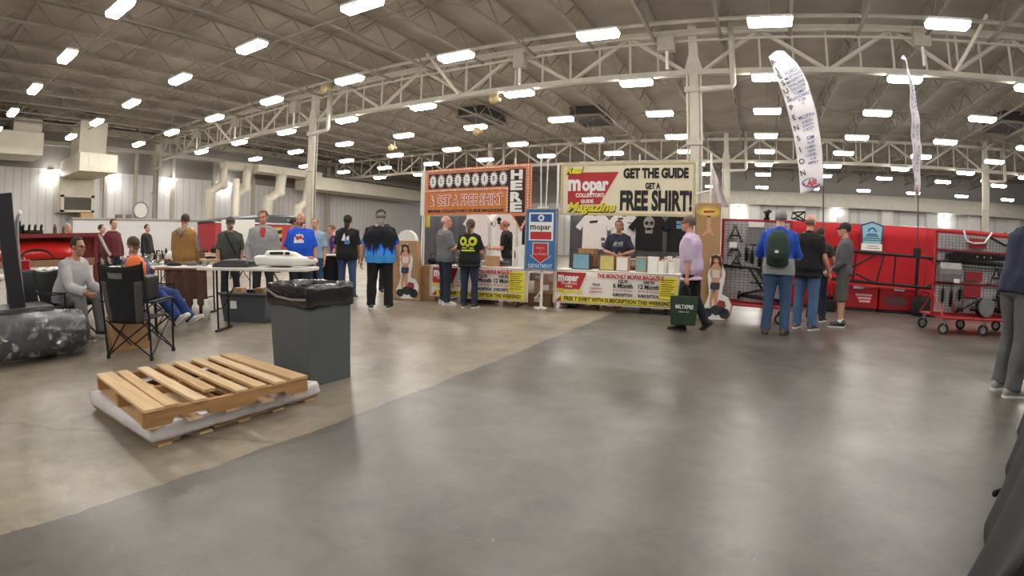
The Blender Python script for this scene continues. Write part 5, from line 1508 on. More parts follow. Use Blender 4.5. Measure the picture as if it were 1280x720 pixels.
def pallet(label, loc, rz, W_=1.02, L_=1.22, boards=8, wrap=False):
    """deck boards run along x (W_), stringers along y (L_)"""
    t = thing('wooden_pallet', label, 'pallet', loc, rz)
    rs = random.Random(5 if wrap else 2)
    for i in range(3):
        x = (-W_ / 2 + .02, 0, W_ / 2 - .02)[i]
        b = MB()
        # notched stringer outline in the yz plane
        prof = [(-L_ / 2, .014), (-L_ / 2 + .18, .014), (-L_ / 2 + .20, .05), (-L_ / 2 + .42, .05), (-L_ / 2 + .44, .014), (L_ / 2 - .44, .014), (L_ / 2 - .42, .05), (L_ / 2 - .20, .05), (L_ / 2 - .18, .014), (L_ / 2, .014), (L_ / 2, .105), (-L_ / 2, .105)]
        vs_ = [(x - .02, p[0], p[1]) for p in prof] + [(x + .02, p[0], p[1]) for p in prof]
        n = len(prof)
        b.add(vs_, [tuple(range(n)), tuple(range(2 * n - 1, n - 1, -1))] + [((j + 1) % n, j, n + j, n + (j + 1) % n) for j in range(n)])
        b.build('stringer', wood_d, t)
    ys = [-L_ / 2 + .07 + (L_ - .14) * i / (boards - 1) for i in range(boards)]
    if not wrap: ys[1] = ys[0] + .125
    for i, y in enumerate(ys):
        wd_ = .14 if i in (0, boards - 1) else .095
        sh_ = -.16 if (not wrap and i == 3) else 0
        MB().box((sh_ / 2, y, .116), (W_ + sh_ + rs.uniform(-.01, .02), wd_ - .01, .02), Matrix.Rotation(rs.uniform(-.012, .012), 3, 'Z')).build('deck_board', woods[i % 4], t, bev=.002)
    for i in range(5):
        y = -L_ / 2 + .07 + (L_ - .14) * i / 4
        MB().box((0, y, .007), (W_, .10, .014)).build('bottom_board', woods[(i + 1) % 4], t)
    if wrap:
        b = MB()
        n = 120
        per = []
        for i in range(n):
            a = i / n * 4
            e, f = int(a) % 4, a - int(a)
            cx_, cy_ = W_ / 2 + .012, L_ / 2 + .012
            p = [(-cx_ + 2 * cx_ * f, -cy_), (cx_, -cy_ + 2 * cy_ * f), (cx_ - 2 * cx_ * f, cy_), (-cx_, cy_ - 2 * cy_ * f)][e]
            per.append(p)
        def ring(z, s_, am, ph):
            am *= .35
            r = []
            for i, (x, y) in enumerate(per):
                q = 1 + am * noise.noise(Vector((x * 7 + ph, y * 7, z * 20)))
                r.append((x * s_ * q, y * s_ * q, z + .012 * noise.noise(Vector((x * 6, y * 6, ph + 3)))))
            return r
        b.rings([ring(.035, 1.0, .02, 0), ring(.06, 1.012, .03, 1), ring(.085, 1.008, .03, 2), ring(.115, 1.01, .02, 3), ring(.134, .985, .02, 4), ring(.136, .86, .05, 5)], cap=False)
        b.build('plastic_wrap', film, t, smooth=True, solid=.002)
    return t
pallet('lower wooden pallet wrapped in crinkled white film, under the bare one', (-3.46, 1.90, 0), R(1), 1.04, 1.36, 8, True)
pallet('bare wooden pallet with one short deck board, on top of the wrapped one', (-3.35, 1.80, .138), R(-5), 1.06, 1.20, 8)

# ---- waste bin
t = thing('waste_bin', 'square dark grey waste bin with a black liner behind the pallets', 'bin', (-3.46, 3.0, 0), R(-2))
bgm = mat('bin_grey', (84, 89, 90), .55, 0, .05, 4)
MB().rings([[(sx_ * a, sy_ * a * .92, z) for sx_, sy_ in ((-1, -1), (1, -1), (1, 1), (-1, 1))] for z, a in ((0, .252), (.80, .266), (.80, .256), (.1, .244))], cap=False).add([(-.235, -.216, .001), (.235, -.216, .001), (.235, .216, .001), (-.235, .216, .001)], [(0, 1, 2, 3)]).build('bin_body', bgm, t, bev=.006)
ln = mat('bin_liner', (26, 26, 28), .22, 0, .2, 20, .7, 14, spec=.7)
b = MB()
def liner(u, v):
    a = u * 4; e, f = int(a) % 4, a - int(a)
    r_ = .276
    p = [(-r_ + 2 * r_ * f, -r_), (r_, -r_ + 2 * r_ * f), (r_ - 2 * r_ * f, r_), (-r_, r_ - 2 * r_ * f)][e]
    k_ = [1.0, 1.03, 1.02, 1.0, .96, .9][int(round(v * 5))]
    z = [.66, .72, .80, .845, .84, .70][int(round(v * 5))]
    w_ = noise.noise(Vector((p[0] * 9, p[1] * 9, v * 6)))
    return (p[0] * k_ * (1 + .03 * w_), p[1] * .93 * k_ * (1 + .03 * w_), z + .022 * noise.noise(Vector((p[0] * 7 + 5, p[1] * 7, v * 3))))
b.grid(liner, 96, 5)
b.build('bag_liner', ln, t, smooth=True, solid=.003)
MB().tube([(-.29, -.27, .79), (-.1, -.285, .735), (.1, -.283, .72), (.28, -.28, .73)], .012, 6).build('liner_knot', mat('liner_shine', (120, 116, 114), .2, 0, .2), t, smooth=True)

# ---- folding camp chairs
chm = mat('chair_mesh_grey', (70, 68, 68), .85, 0, .12, 30)
def camp_chair(label, loc, rz, tall=1.0):
    """quad-fold camp chair; faces +y"""
    t = thing('camp_chair', label, 'chair', loc, rz)
    A = {(-1, -1): (-.27, -.24), (1, -1): (.27, -.24), (-1, 1): (-.27, .26), (1, 1): (.27, .26)}
    fm = M['black_metal']
    for (sx_, sy_), (x, y) in A.items():
        if sy_ < 0:
            MB().tube([(x, y, .02), (x * 1.04, y - .01, .45), (x * .98, y - .10, .95 * tall)], .0115, 8).build('rear_post', fm, t)
        else:
            MB().tube([(x, y, .02), (x * 1.06, y + .01, .60)], .0115, 8).build('front_post', fm, t)
        MB().cyl((x, y, 0), (x, y, .045), .022, n=8).build('foot', M['black_plastic'], t)
    for (a, b_) in (((-1, -1), (1, -1)), ((-1, 1), (1, 1)), ((-1, -1), (-1, 1)), ((1, -1), (1, 1))):
        for p, q in ((a, b_), (b_, a)):
            P0 = A[p]; P1 = A[q]
            MB().tube([(P0[0], P0[1], .035), (P1[0] * .98, P1[1] * .98, .40)], .009, 6).build('cross_brace', fm, t)
    b = MB()
    b.grid(lambda u, v: (-.26 + .52 * u, -.24 + .5 * v, .42 - .05 * math.sin(PI * u) * math.sin(PI * (.2 + .7 * v))), 10, 10)
    b.build('seat', M['black_cloth'], t, smooth=True, solid=.006)
    def back(u, v):
        wv = .275 * (1 - .22 * (1 - v))
        return (-wv + 2 * wv * u, -.25 - .085 * v - .05 * math.sin(PI * u), .38 + (.57 * tall) * v - .035 * math.sin(PI * u) * v)
    b = MB(); b.grid(back, 12, 12)
    bk_ = b.build('backrest', M['black_cloth'], t, smooth=True, solid=.008)
    for u0, u1 in ((.0, .17), (.83, 1.0)):
        b = MB(); b.grid(lambda u, v: tuple(Vector(back(u0 + (u1 - u0) * u, .02 + .7 * v)) + Vector((0, -.007, 0))), 3, 10)
        b.build('side_panel', chm, bk_, smooth=True, solid=.003)
    b = MB(); b.grid(lambda u, v: tuple(Vector(back(.26 + .34 * u, .80 + .10 * v)) + Vector((0, -.012, 0))), 4, 2)
    b.build('back_label', mat('chair_label', (104, 106, 104), .6, 0, .25, 30), bk_, smooth=True)
    for sx_ in (-1, 1):
        b = MB(); b.grid(lambda u, v: (sx_ * (.25 + .07 * u), -.27 + .54 * v, .60 - .03 * math.sin(PI * v)), 2, 8)
        b.build('armrest', M['black_cloth'], t, smooth=True, solid=.012)
        MB().tube([(sx_ * .28, -.27, .595), (sx_ * .285, .26, .60)], .01, 6).build('arm_rail', fm, t)
    return t
camp_chair('empty black folding camp chair with its back turned, left of the pallets', (-5.55, 2.30, 0), R(36), 1.06)
camp_chair('dark folding camp chair under the man in the grey sweater', (-7.26, 1.98, 0), -R(62), .86)
camp_chair('dark folding camp chair under the man in blue overalls', (-7.18, 3.14, 0), -R(55), .86)

# ---- long bagged cushion in clear film
def bag_film():
    m = bpy.data.materials.new('clear_film'); m.use_nodes = True
    nt = m.node_tree; p = nt.nodes['Principled BSDF']; out = nt.nodes['Material Output']
    p.inputs['Base Color'].default_value = rgb(205, 208, 214); p.inputs['Roughness'].default_value = .07; p.inputs['Specular IOR Level'].default_value = .8
    tr = nt.nodes.new('ShaderNodeBsdfTransparent'); mx = nt.nodes.new('ShaderNodeMixShader')
    tc = nt.nodes.new('ShaderNodeTexCoord'); n = nt.nodes.new('ShaderNodeTexNoise'); n.inputs['Scale'].default_value = 5; n.inputs['Detail'].default_value = 4; n.inputs['Distortion'].default_value = 2.0
    nt.links.new(tc.outputs['Object'], n.inputs['Vector'])
    cr = nt.nodes.new('ShaderNodeValToRGB'); cr.color_ramp.elements[0].position = .54; cr.color_ramp.elements[0].color = (.05, .05, .05, 1); cr.color_ramp.elements[1].position = .66; cr.color_ramp.elements[1].color = (.5, .5, .5, 1)
    nt.links.new(n.outputs['Fac'], cr.inputs['Fac'])
    b = nt.nodes.new('ShaderNodeBump'); b.inputs['Strength'].default_value = .9; b.inputs['Distance'].default_value = .06
    gl = nt.nodes.new('ShaderNodeBsdfGlossy'); gl.inputs['Roughness'].default_value = .10; gl.inputs['Color'].default_value = (.9, .92, .95, 1)
    nt.links.new(n.outputs['Fac'], b.inputs['Height']); nt.links.new(b.outputs['Normal'], gl.inputs['Normal'])
    p = gl
    nt.links.new(cr.outputs['Color'], mx.inputs['Fac']); nt.links.new(tr.outputs[0], mx.inputs[1]); nt.links.new(p.outputs[0], mx.inputs[2]); nt.links.new(mx.outputs[0], out.inputs['Surface'])
    return m
t = thing('bagged_seat', 'long dark padded seat in a shiny clear plastic bag at the left edge', 'seat', (-6.24, .85, 0), 0)
def bag_rings(k, z0, crump, ny, nc):
    prof = [(-1.6, .9), (-1.2, 1.0), (-.6, 1.02), (0, 1.0), (.5, 1.0), (.8, .97), (.98, .82), (1.08, .55), (1.12, .2)]
    rr = []
    for i in range(ny + 1):
        y = -1.6 + 2.72 * (i / ny) ** .8
        q = 0
        while q < len(prof) - 2 and prof[q + 1][0] < y: q += 1
        (ya, sa_), (yb_, sb_) = prof[q], prof[q + 1]
        s_ = sa_ + (sb_ - sa_) * min(1, max(0, (y - ya) / (yb_ - ya)))
        r = []
        for j in range(nc):
            a = 2 * PI * j / nc
            ca, sa = math.cos(a), math.sin(a)
            p = Vector((y * 3.2, ca * 2.2, sa * 2.2))
            rid = 1 - abs(noise.noise(p * 1.1) * 2) + .6 * (1 - abs(noise.noise(p * 2.6 + Vector((4, 1, 2))) * 2))
            wv = 1 + crump * (rid - .6)
            x = .40 * k * s_ * math.copysign(abs(ca) ** .6, ca) * wv
            z = z0 + .235 * (1 + math.copysign(abs(sa) ** .7, sa) * k * (.35 + .65 * s_)) * wv
            r.append((x, y * (1 if k > .95 else .97), max(.004, z)))
        rr.append(r)
    return rr
MB().rings(bag_rings(.91, .015, .02, 30, 32)).build('padded_seat', mat('seat_charcoal', (50, 52, 58), .5, 0, .15, 5, .3, 6), t, smooth=True)
MB().rings(bag_rings(1.02, .012, .075, 110, 90)).build('clear_bag', bag_film(), t, smooth=True)

# ---- cardboard box behind the chair
carton('carton', 'plain brown carton on the floor behind the empty camp chair', (-6.08, 2.36, 0), (.42, .36, .36), R(80), M['card'])

# ---- black platform truck with upright
t = thing('platform_truck', 'black platform truck with a tall dark upright at the left edge', 'cart', (-6.9, 1.25, 0))
MB().b2((-.45, -1.4, .40), (.21, .42, .49)).build('deck', mat('truck_deck', (52, 54, 58), .4, 0, .12, 5), t, bev=.015)
MB().prism([(-.03, 0), (.05, 0), (.05, 1.3), (-.03, 1.3)], -.13, .06, Matrix.Translation((.12, .02, .47)) @ Matrix.Rotation(R(6.5), 4, 'X')).build('upright', mat('truck_black', (30, 30, 36), .45, 0, .1), t, bev=.01)
b = MB().tube([(-.02, .08, .49), (-.02, .03, 1.25), (-.02, .03, 1.45), (-.02, .06, 1.53)], .03, 8)
b.build('handle_bar', mat('truck_grey', (150, 148, 142), .5), t, smooth=True)
MB().ell((-.02, .06, 1.55), (.03, .03, .035)).build('handle_tip', M['white_plastic'], t, smooth=True)
for x in (-.36, .12):
    for y in (-1.2, .3):
        b = MB().cyl((x - .03, y, .13), (x + .03, y, .13), .13, n=20)
        w_ = b.build('wheel', M['rubber'], t, smooth=False)
        MB().b2((x - .045, y - .04, .13), (x + .045, y + .04, .40)).build('caster_fork', M['black_metal'], w_)

# ---- small table with a red tool box behind it
folding_table('folding_table', 'folding table with papers and a red box behind the black upright', (-8.45, 1.5, 0), R(80), 1.5, .7, .78, M['white_plastic'])
t = carton('tool_box', 'red metal box with a white label on the small table at the left', (-8.2, 1.56, .78), (.28, .32, .20), R(75), M['red'], None, None, 'box', False, False)
MB().b2((-.06, -.153, .02), (.05, -.1505, .05)).build('label', M['paper'], t)
MB().tube([(-.07, 0, .19), (-.06, 0, .225), (.06, 0, .225), (.07, 0, .19)], .008, 6).build('handle', M['chrome'], t)
t = thing('paper_heap', 'crumpled white papers on top of the red box table', 'paper', (-8.25, 1.95, .78))
MB().grid(lambda u, v: (-.2 + .4 * u, -.18 + .36 * v, .03 + .045 * noise.noise(Vector((u * 5, v * 5, 1))) + .03), 14, 14).build('sheet', M['paper'], t, solid=.004)
t = thing('office_chair', 'dark high-backed seat between the red box and the man in the grey sweater', 'chair', (-7.80, 1.5, 0), -R(70))
MB().b2((-.24, -.05, .35), (.24, .02, .86)).build('backrest', mat('chair_slate', (44, 48, 56), .7, 0, .1), t, bev=.04)
MB().b2((-.25, 0, .32), (.25, .42, .40)).build('seat', mat('chair_slate', (44, 48, 56), .7), t, bev=.03)
for sx_ in (-1, 1):
    for y in (.02, .38):
        MB().cyl((sx_ * .22, y, 0), (sx_ * .22, y, .33), .015, n=8).build('leg', M['black_metal'], t)

# ---- red fender on its display
t = thing('display_crate', 'open wooden crate with red edging holding the red fender', 'crate', (-11.05, 2.55, 0), R(75))
cw = mat('crate_panel', (150, 116, 92), .8, 0, .15, 5); rdk = mat('crate_red', (120, 40, 40), .6, 0, .15)
MB().b2((-1.05, -.4, .78), (1.05, .4, .90)).build('lower_shelf', cw, t, bev=.01)
MB().b2((-1.1, -.45, 1.33), (1.15, .42, 1.37)).build('top_board', mat('crate_top', (196, 166, 132), .8, 0, .12, 4), t, bev=.006)
MB().b2((-1.1, .36, .9), (1.1, .42, 1.33)).build('back_panel', mat('crate_back', (150, 70, 66), .7, 0, .2, 3), t)
MB().b2((-1.1, -.455, 1.30), (1.15, -.44, 1.375)).build('red_edge', rdk, t)
for x in (-1.05, 1.05):
    for y in (-.4, .36):
        MB().b2((x - .03, y - .03, 0), (x + .03, y + .03, 1.33)).build('post', rdk, t)
MB().tube([(1.1, -.43, 1.35), (1.25, -.45, 1.05), (1.32, -.45, .95)], .03, 8).build('side_strut', M['steel'], t)
t = thing('car_fender', 'glossy red car fender lying in the wooden crate at the left', 'car part', loc2((-11.05, 2.55), R(75), -.12, -.12, .90), R(75))
gr_ = mat('car_red', (206, 40, 34), .22, 0, .05, 3, coat=.6)
rr = []
for x, h_, d_ in ((-.78, .10, .16), (-.72, .22, .22), (-.5, .30, .26), (-.1, .335, .27), (.3, .33, .27), (.65, .30, .25), (.82, .26, .2)):
    rr.append([(x, -d_ * math.cos(a), .02 + h_ * math.sin(a) ** .7) for a in [PI * j / 14 for j in range(15)]])
MB().rings(rr, cap=True).build('body_panel', gr_, t, smooth=True)
MB().tube([(.02 + .32 * math.cos(a), -.255, .02 + .17 * math.sin(a)) for a in [PI * j / 14 for j in range(15)]], .022, 8).build('wheel_arch', mat('arch_dark', (60, 20, 20), .5), t, smooth=True)
MB().ell((-.66, -.2, .16), (.035, .02, .03)).build('marker_lamp', M['white'], t, smooth=True)
pa = M['grey_part']
def engine_part(label, loc, rz, kind, m, s_=1.0, grp=None):
    t = thing('car_part', label, 'car part', loc, rz, grp)
    if kind == 'block':
        MB().b2((-.16 * s_, -.12 * s_, 0), (.16 * s_, .12 * s_, .17 * s_)).build('casting', m, t, bev=.02)
        for i in range(4):
            MB().cyl(((-.11 + .073 * i) * s_, -.02, .165 * s_), ((-.11 + .073 * i) * s_, -.05, .25 * s_), .03 * s_, .024 * s_, 10).build('runner', m, t, smooth=True)
    elif kind == 'manifold':
        MB().tube([(-.2 * s_, 0, .04), (.2 * s_, 0, .04)], .035 * s_, 10).build('log', m, t, smooth=True)
        for i in range(4):
            x = (-.16 + .107 * i) * s_
            MB().tube([(x, 0, .05), (x, -.06 * s_, .12 * s_), (x + .01, -.1 * s_, .15 * s_)], .024 * s_, 8).build('runner', m, t, smooth=True)
    elif kind == 'wheel':
        MB().tube([(.12 * s_ * math.cos(a), .12 * s_ * math.sin(a), .03) for a in [2 * PI * i / 20 for i in range(20)]], .03 * s_, 8, closed=True).build('rim', m, t, smooth=True)
        MB().cyl((0, 0, .01), (0, 0, .06), .05 * s_, n=14).build('hub', m, t)
    elif kind == 'bracket':
        MB().prism([(-.18 * s_, 0), (.18 * s_, 0), (.12 * s_, .05 * s_), (-.04 * s_, .14 * s_), (-.16 * s_, .09 * s_)], -.03, .03).build('plate', m, t, bev=.008)
        MB().cyl((-.08 * s_, -.045, .06 * s_), (-.08 * s_, .045, .06 * s_), .025 * s_, n=12).build('bushing', M['black_plastic'], t)
    elif kind == 'can':
        MB().tube([(0, 0, 0), (0, 0, .15 * s_), (0, 0, .17 * s_), (0, 0, .20 * s_)], [.05 * s_, .05 * s_, .03 * s_, .025 * s_], 14).build('canister', m, t)
        MB().cyl((0, 0, .2 * s_), (0, 0, .22 * s_), .028 * s_, n=12).build('lid', M['black_plastic'], t)
    elif kind == 'tray':
        MB().rings([[(sx_ * a, sy_ * a * .7, z) for sx_, sy_ in ((-1, -1), (1, -1), (1, 1), (-1, 1))] for z, a in ((0, .15 * s_), (.05, .18 * s_), (.05, .17 * s_), (.012, .14 * s_))]).build('tray', m, t, bev=.004)
        for i in range(3):
            MB().ell(((-.08 + .08 * i) * s_, .01, .04), (.035, .04, .03)).build('small_part', M['rust'] if i % 2 else pa, t, smooth=True)
    return t
blk = M['black_metal']
cr0 = (-11.05, 2.55)
engine_part('dark engine part on the left of the red edged crate top', loc2(cr0, R(75), -.55, 0, 1.37), R(75), 'block', blk, 1.0)
engine_part('dark intake part in the middle of the red edged crate top', loc2(cr0, R(75), -.2, .0, 1.37), R(80), 'manifold', blk, 1.1)
engine_part('first small dark can on the red edged crate top', loc2(cr0, R(75), .25, .0, 1.37), 0, 'can', M['rust'], .8)
engine_part('second small dark can, further right on the red edged crate top', loc2(cr0, R(75), .42, .02, 1.37), 0, 'can', M['rust'], .65)
t = thing('slanted_rod', 'slanted dark rod over a tan panel on the crate top at far left', 'car part', loc2(cr0, R(75), -.9, .05, 1.37), R(75))
MB().prism([(-.2, 0), (.36, 0), (-.18, .3)], -.01, .02).build('panel', cw, t)
MB().tube([(-.2, -.03, .36), (.42, -.03, .03)], .016, 6).ell((-.02, -.03, .30), (.05, .03, .045)).build('rod', blk, t)

# ---- big tables
Hh = .86
folding_table('folding_table', 'white plastic folding table carrying the white boat hull', (-5.80, 4.10, 0), R(29), 1.58, .52, Hh)
bt = folding_table('folding_table', 'brown-edged table with white papers and a brown skirt left of the white one', (-8.65, 4.13, 0), R(29), 2.2, .76, .775, mat('table_brown_edge', (150, 118, 88), .6))
t = thing('table_cover', 'white paper cover spread over the brown-edged table', 'tablecloth', (-8.65, 4.13, .775), R(29))
MB().grid(lambda u, v: (-1.09 + 2.18 * u, -.37 + .74 * v, .006 + .012 * noise.noise(Vector((u * 9, v * 5, 2)))), 40, 14).build('sheet', M['white_cloth'], t, smooth=True, solid=.003)
def skirt(label, loc, rz, L, h_, z0=.04, m=None):
    t = thing('table_skirt', label, 'cloth', loc, rz)
    b = MB(); b.grid(lambda u, v: (-L / 2 + L * u, .03 * math.sin(u * L * 26) * (1 - .5 * v), z0 + (h_ - z0) * v), int(L * 40), 6)
    b.build('pleated_cloth', m, t, smooth=True, solid=.005)
    MB().b2((-L / 2, -.02, h_ - .03), (L / 2, .02, h_)).build('top_band', m, t)
    return t
skb = mat('skirt_brown', (84, 56, 44), .85, 0, .15, 8, .2, 40)
skirt('dark brown pleated skirt hung at the right end of the brown-edged table', loc2((-8.65, 4.13), R(29), .68, -.41), R(29), .8, .76, .06, skb)
folding_table('folding_table', 'long cluttered table behind the tan jacket man', (-10.9, 6.2, 0), R(56), 2.6, .76, .80, M['wood'])
folding_table('folding_table', 'cluttered table behind the man in blue overalls', (-10.0, 4.75, 0), R(70), 1.6, .7, .80, fold)
folding_table('folding_table', 'white topped table with a black cloth behind the bald man in blue', (-8.85, 8.05, 0), R(30), 1.3, .6, .90, fold)
skirt('black cloth hung on the front of the table behind the bald man in blue', loc2((-8.85, 8.05), R(30), .0, -.32), R(30), 1.25, .87, .05, M['black_cloth'])
folding_table('folding_table', 'far table near the dark doorways with bright goods', (-15.2, 8.4, 0), R(55), 2.6, .8, .82, M['wood'])
carton('carton', 'yellowish carton under the table behind the bald man in blue', (-8.55, 7.6, 0), (.34, .3, .3), R(30), M['card'])

# ---- white boat hull model and black scoop on the white table
t = thing('boat_hull', 'white toy boat hull with a dark cabin window on the white table', 'boat', loc2((-5.74, 4.13), R(29), .36, -.02, Hh), R(29))
t.scale = (.74, .8, .85)
rr = []
for x, w_, z0, z1 in ((-.56, .13, .10, .17), (-.52, .16, .03, .18), (-.2, .19, .02, .18), (.15, .20, .02, .17), (.38, .17, .025, .16), (.52, .11, .05, .14), (.58, .05, .08, .12)):
    rr.append([(x, w_ * math.copysign(abs(math.cos(a)) ** .5, math.cos(a)), (z0 + z1) / 2 + (z1 - z0) / 2 * math.copysign(abs(math.sin(a)) ** .6, math.sin(a))) for a in [2 * PI * (j + .5) / 20 for j in range(20)]])
MB().rings(rr).build('hull', M['white_plastic'], t, smooth=True)
rr = []
for x, w_, z1 in ((-.40, .08, .18), (-.34, .12, .25), (-.05, .125, .26), (.16, .11, .23), (.30, .07, .17)):
    rr.append([(x, w_ * math.copysign(abs(math.cos(a)) ** .5, math.cos(a)), .15 + (z1 - .15) * max(0, math.sin(a)) ** .6) for a in [2 * PI * (j + .5) / 20 for j in range(20)]])
MB().rings(rr).build('cabin', M['white_plastic'], t, smooth=True)
for x0, x1 in ((-.26, .0), (.03, .12)):
    MB().b2((x0, -.131, .19), (x1, -.11, .235)).build('window', M['black_plastic'], t, bev=.012)
MB().ell((.48, -.06, .14), (.07, .05, .03)).build('bow_marking', mat('decal_red', (196, 110, 104), .5, 0, .3, 30), t, smooth=True)
t = thing('hood_scoop', 'low black hood scoop on the white table left of the boat hull', 'car part', loc2((-5.74, 4.13), R(29), -.36, -.06, Hh), R(29))
t.scale = (.8, .9, .9)
MB().rings([[(sx_ * a - off, sy_ * b_, z) for sx_, sy_ in ((-1, -1), (1, -1), (1, 1), (-1, 1))] for z, a, b_, off in ((0, .34, .2, 0), (.05, .32, .19, .0), (.10, .22, .15, -.06), (.11, .18, .12, -.06))]).build('scoop', mat('scoop_black', (46, 46, 50), .5), t, bev=.015)
MB().b2((.25, -.14, .03), (.32, .14, .075)).build('intake_slot', M['black_plastic'], t)
# small goods on the tables
rs = random.Random(11)
def table_goods(c, rz, L, z, labs, kinds, grp):
    n = len(labs)
    for i, lab in enumerate(labs):
        x = -L / 2 + L * (i + .5) / n
        y = (.16 if i % 2 else -.14)
        engine_part(lab, loc2(c, rz, x, y, z), rz + rs.uniform(-1, 1), kinds[i % len(kinds)], (pa, blk, M['rust'], M['chrome'])[(i * 3 + 1) % 4], .8 + .25 * (i % 3) / 2, grp)
q8 = ['leftmost', 'second from left', 'third from left', 'fourth from left', 'fifth from left', 'sixth from left', 'seventh from left', 'eighth from left']
table_goods((-8.65, 4.13), R(29), 2.0, .79, ['small metal car part on the white paper cover, %s' % s_ for s_ in q8[:7]], ['bracket', 'tray', 'manifold', 'bracket', 'wheel', 'tray', 'bracket'], 'parts on the white paper cover')
table_goods((-10.9, 6.2), R(56), 2.4, .80, ['car part on the long table behind the tan jacket man, %s' % s_ for s_ in q8], ['block', 'can', 'manifold', 'block', 'wheel', 'can', 'block', 'tray'], 'parts on the long table')
table_goods((-10.0, 4.75), R(70), 1.45, .80, ['car part on the table behind the overalls man, %s' % s_ for s_ in q8[:6]], ['block', 'manifold', 'can', 'wheel', 'block', 'bracket'], 'parts behind the overalls man')
table_goods((-15.2, 8.4), R(55), 2.4, .82, ['car part on the far table near the doorways, %s' % s_ for s_ in q8[:6]], ['can', 'block', 'can', 'manifold', 'block', 'can'], 'parts on the far table')
table_goods((-5.74, 4.13), R(29), .9, Hh, ['red handled tool lying behind the black hood scoop', 'grey bracket lying at the back of the white table'], ['bracket', 'bracket'], None)
for i, (x, y, r_) in enumerate(((-.75, .2, .4), (-.1, .22, -.3), (.55, .18, .2), (.85, -.1, .9))):
    p = loc2((-8.65, 4.13), R(29), x, y, .79)
    t = thing('paper_sheet', ['loose paper at the far left back of the white paper cover', 'loose paper at the middle back of the white paper cover', 'loose paper at the right back of the white paper cover', 'loose paper at the right front of the white paper cover'][i], 'paper', p, r_, 'papers on the white paper cover')
    MB().grid(lambda u, v: (-.15 + .3 * u, -.11 + .22 * v, .004 + .02 * abs(noise.noise(Vector((u * 3 + i, v * 3, 0))))), 8, 8).build('sheet', M['paper'], t, solid=.002)
for i, (x, y, lab) in enumerate(((-10.0, 5.0, 'heap of white cloth on the table behind the overalls man'), (-14.9, 9.0, 'pale cloth heap on the far table near the doorways'))):
    t = thing('cloth_heap', lab, 'cloth', (x, y, .80 if i == 0 else .82))
    MB().ell((0, 0, .1), (.25, .2, .13)).ell((.12, .05, .16), (.14, .12, .1)).build('cloth', M['white_cloth'], t, smooth=True)
# bright shirts / toys at the doorways
t = hung_shirt('pink shirt hanging before the dark doorway on the left wall', -18.0, 11.9, 1.72, .75, .85, cloth('pink', (208, 74, 112)), None, R(50))
MB().cyl((0, .05, -.87), (0, .05, .85), .018, n=8).build('stand_pole', M['black_metal'], t)
t = thing('banner_stand', 'yellow and black striped banner stand beside the pink shirt', 'banner', (-16.3, 12.3, 0), R(50))
MB().b2((-.3, -.02, .75), (.3, .02, 1.7)).build('panel', mat('banner_amber', (206, 176, 60), .6, 0, .1), t)
flatpoly('black_stripes', [[(-.3, 1.5), (.3, 1.62), (.3, 1.48), (-.3, 1.36)], [(-.3, 1.2), (.3, 1.32), (.3, 1.16), (-.3, 1.04)], [(-.3, .92), (.3, 1.02), (.3, .9), (-.3, .8)]], M['black'], t, -.024)
MB().cyl((0, .03, 0), (0, .03, 1.7), .02, n=8).build('pole', M['black_metal'], t)
MB().b2((-.25, -.2, 0), (.25, .2, .03)).build('foot', M['black_metal'], t)
t = thing('white_panel', 'tall blank white panel standing behind the tan jacket man', 'panel', (-16.2, 10.6, 0), R(55))
MB().b2((-.6, -.02, .1), (.6, .02, 1.95)).build('board', M['white_plastic'], t, bev=.01)
for x in (-.5, .5):
    MB().b2((x - .03, -.25, 0), (x + .03, .25, .1)).build('foot', M['galv'], t)

# ---- orange lifting strap bundle on the chair behind
t = thing('orange_bag', 'bright orange and green bag behind the back of the empty camp chair', 'bag', (-6.56, 2.70, .78), R(40))
t.scale = (.8, .8, .72)
orm = mat('bag_orange', (232, 110, 50), .6, 0, .12, 6, .3, 20)
MB().rings([[(a * math.copysign(abs(math.cos(t_)) ** .6, math.cos(t_)), b_ * math.copysign(abs(math.sin(t_)) ** .6, math.sin(t_)), z) for t_ in [2 * PI * (j + .5) / 20 for j in range(20)]] for z, a, b_ in ((0, .14, .1), (.03, .17, .12), (.2, .16, .12), (.30, .12, .09), (.34, .06, .05))]).build('bag_body', orm, t, smooth=True)
for x in (-.14, .10):
    MB().b2((x - .025, -.128, .03), (x + .025, -.10, .2)).build('side_band', mat('bag_green', (110, 140, 92), .7), t, bev=.006)
MB().tube([(.14 + .04 * math.cos(a), -.11, .10 + .04 * math.sin(a)) for a in [2 * PI * i / 14 for i in range(14)]], .009, 6, closed=True).build('ring', M['chrome'], t, smooth=True)
t = thing('parts_case', 'black case on legs under the orange bag, behind the empty camp chair', 'case', (-6.56, 2.70, 0), R(40))
MB().b2((-.25, -.17, .50), (.25, .17, .78)).build('case_body', M['black_plastic'], t, bev=.02)
for sx_ in (-1, 1):
    for sy_ in (-1, 1):
        MB().cyl((sx_ * .21, sy_ * .13, 0), (sx_ * .21, sy_ * .13, .5), .014, n=8).build('leg', M['black_metal'], t)

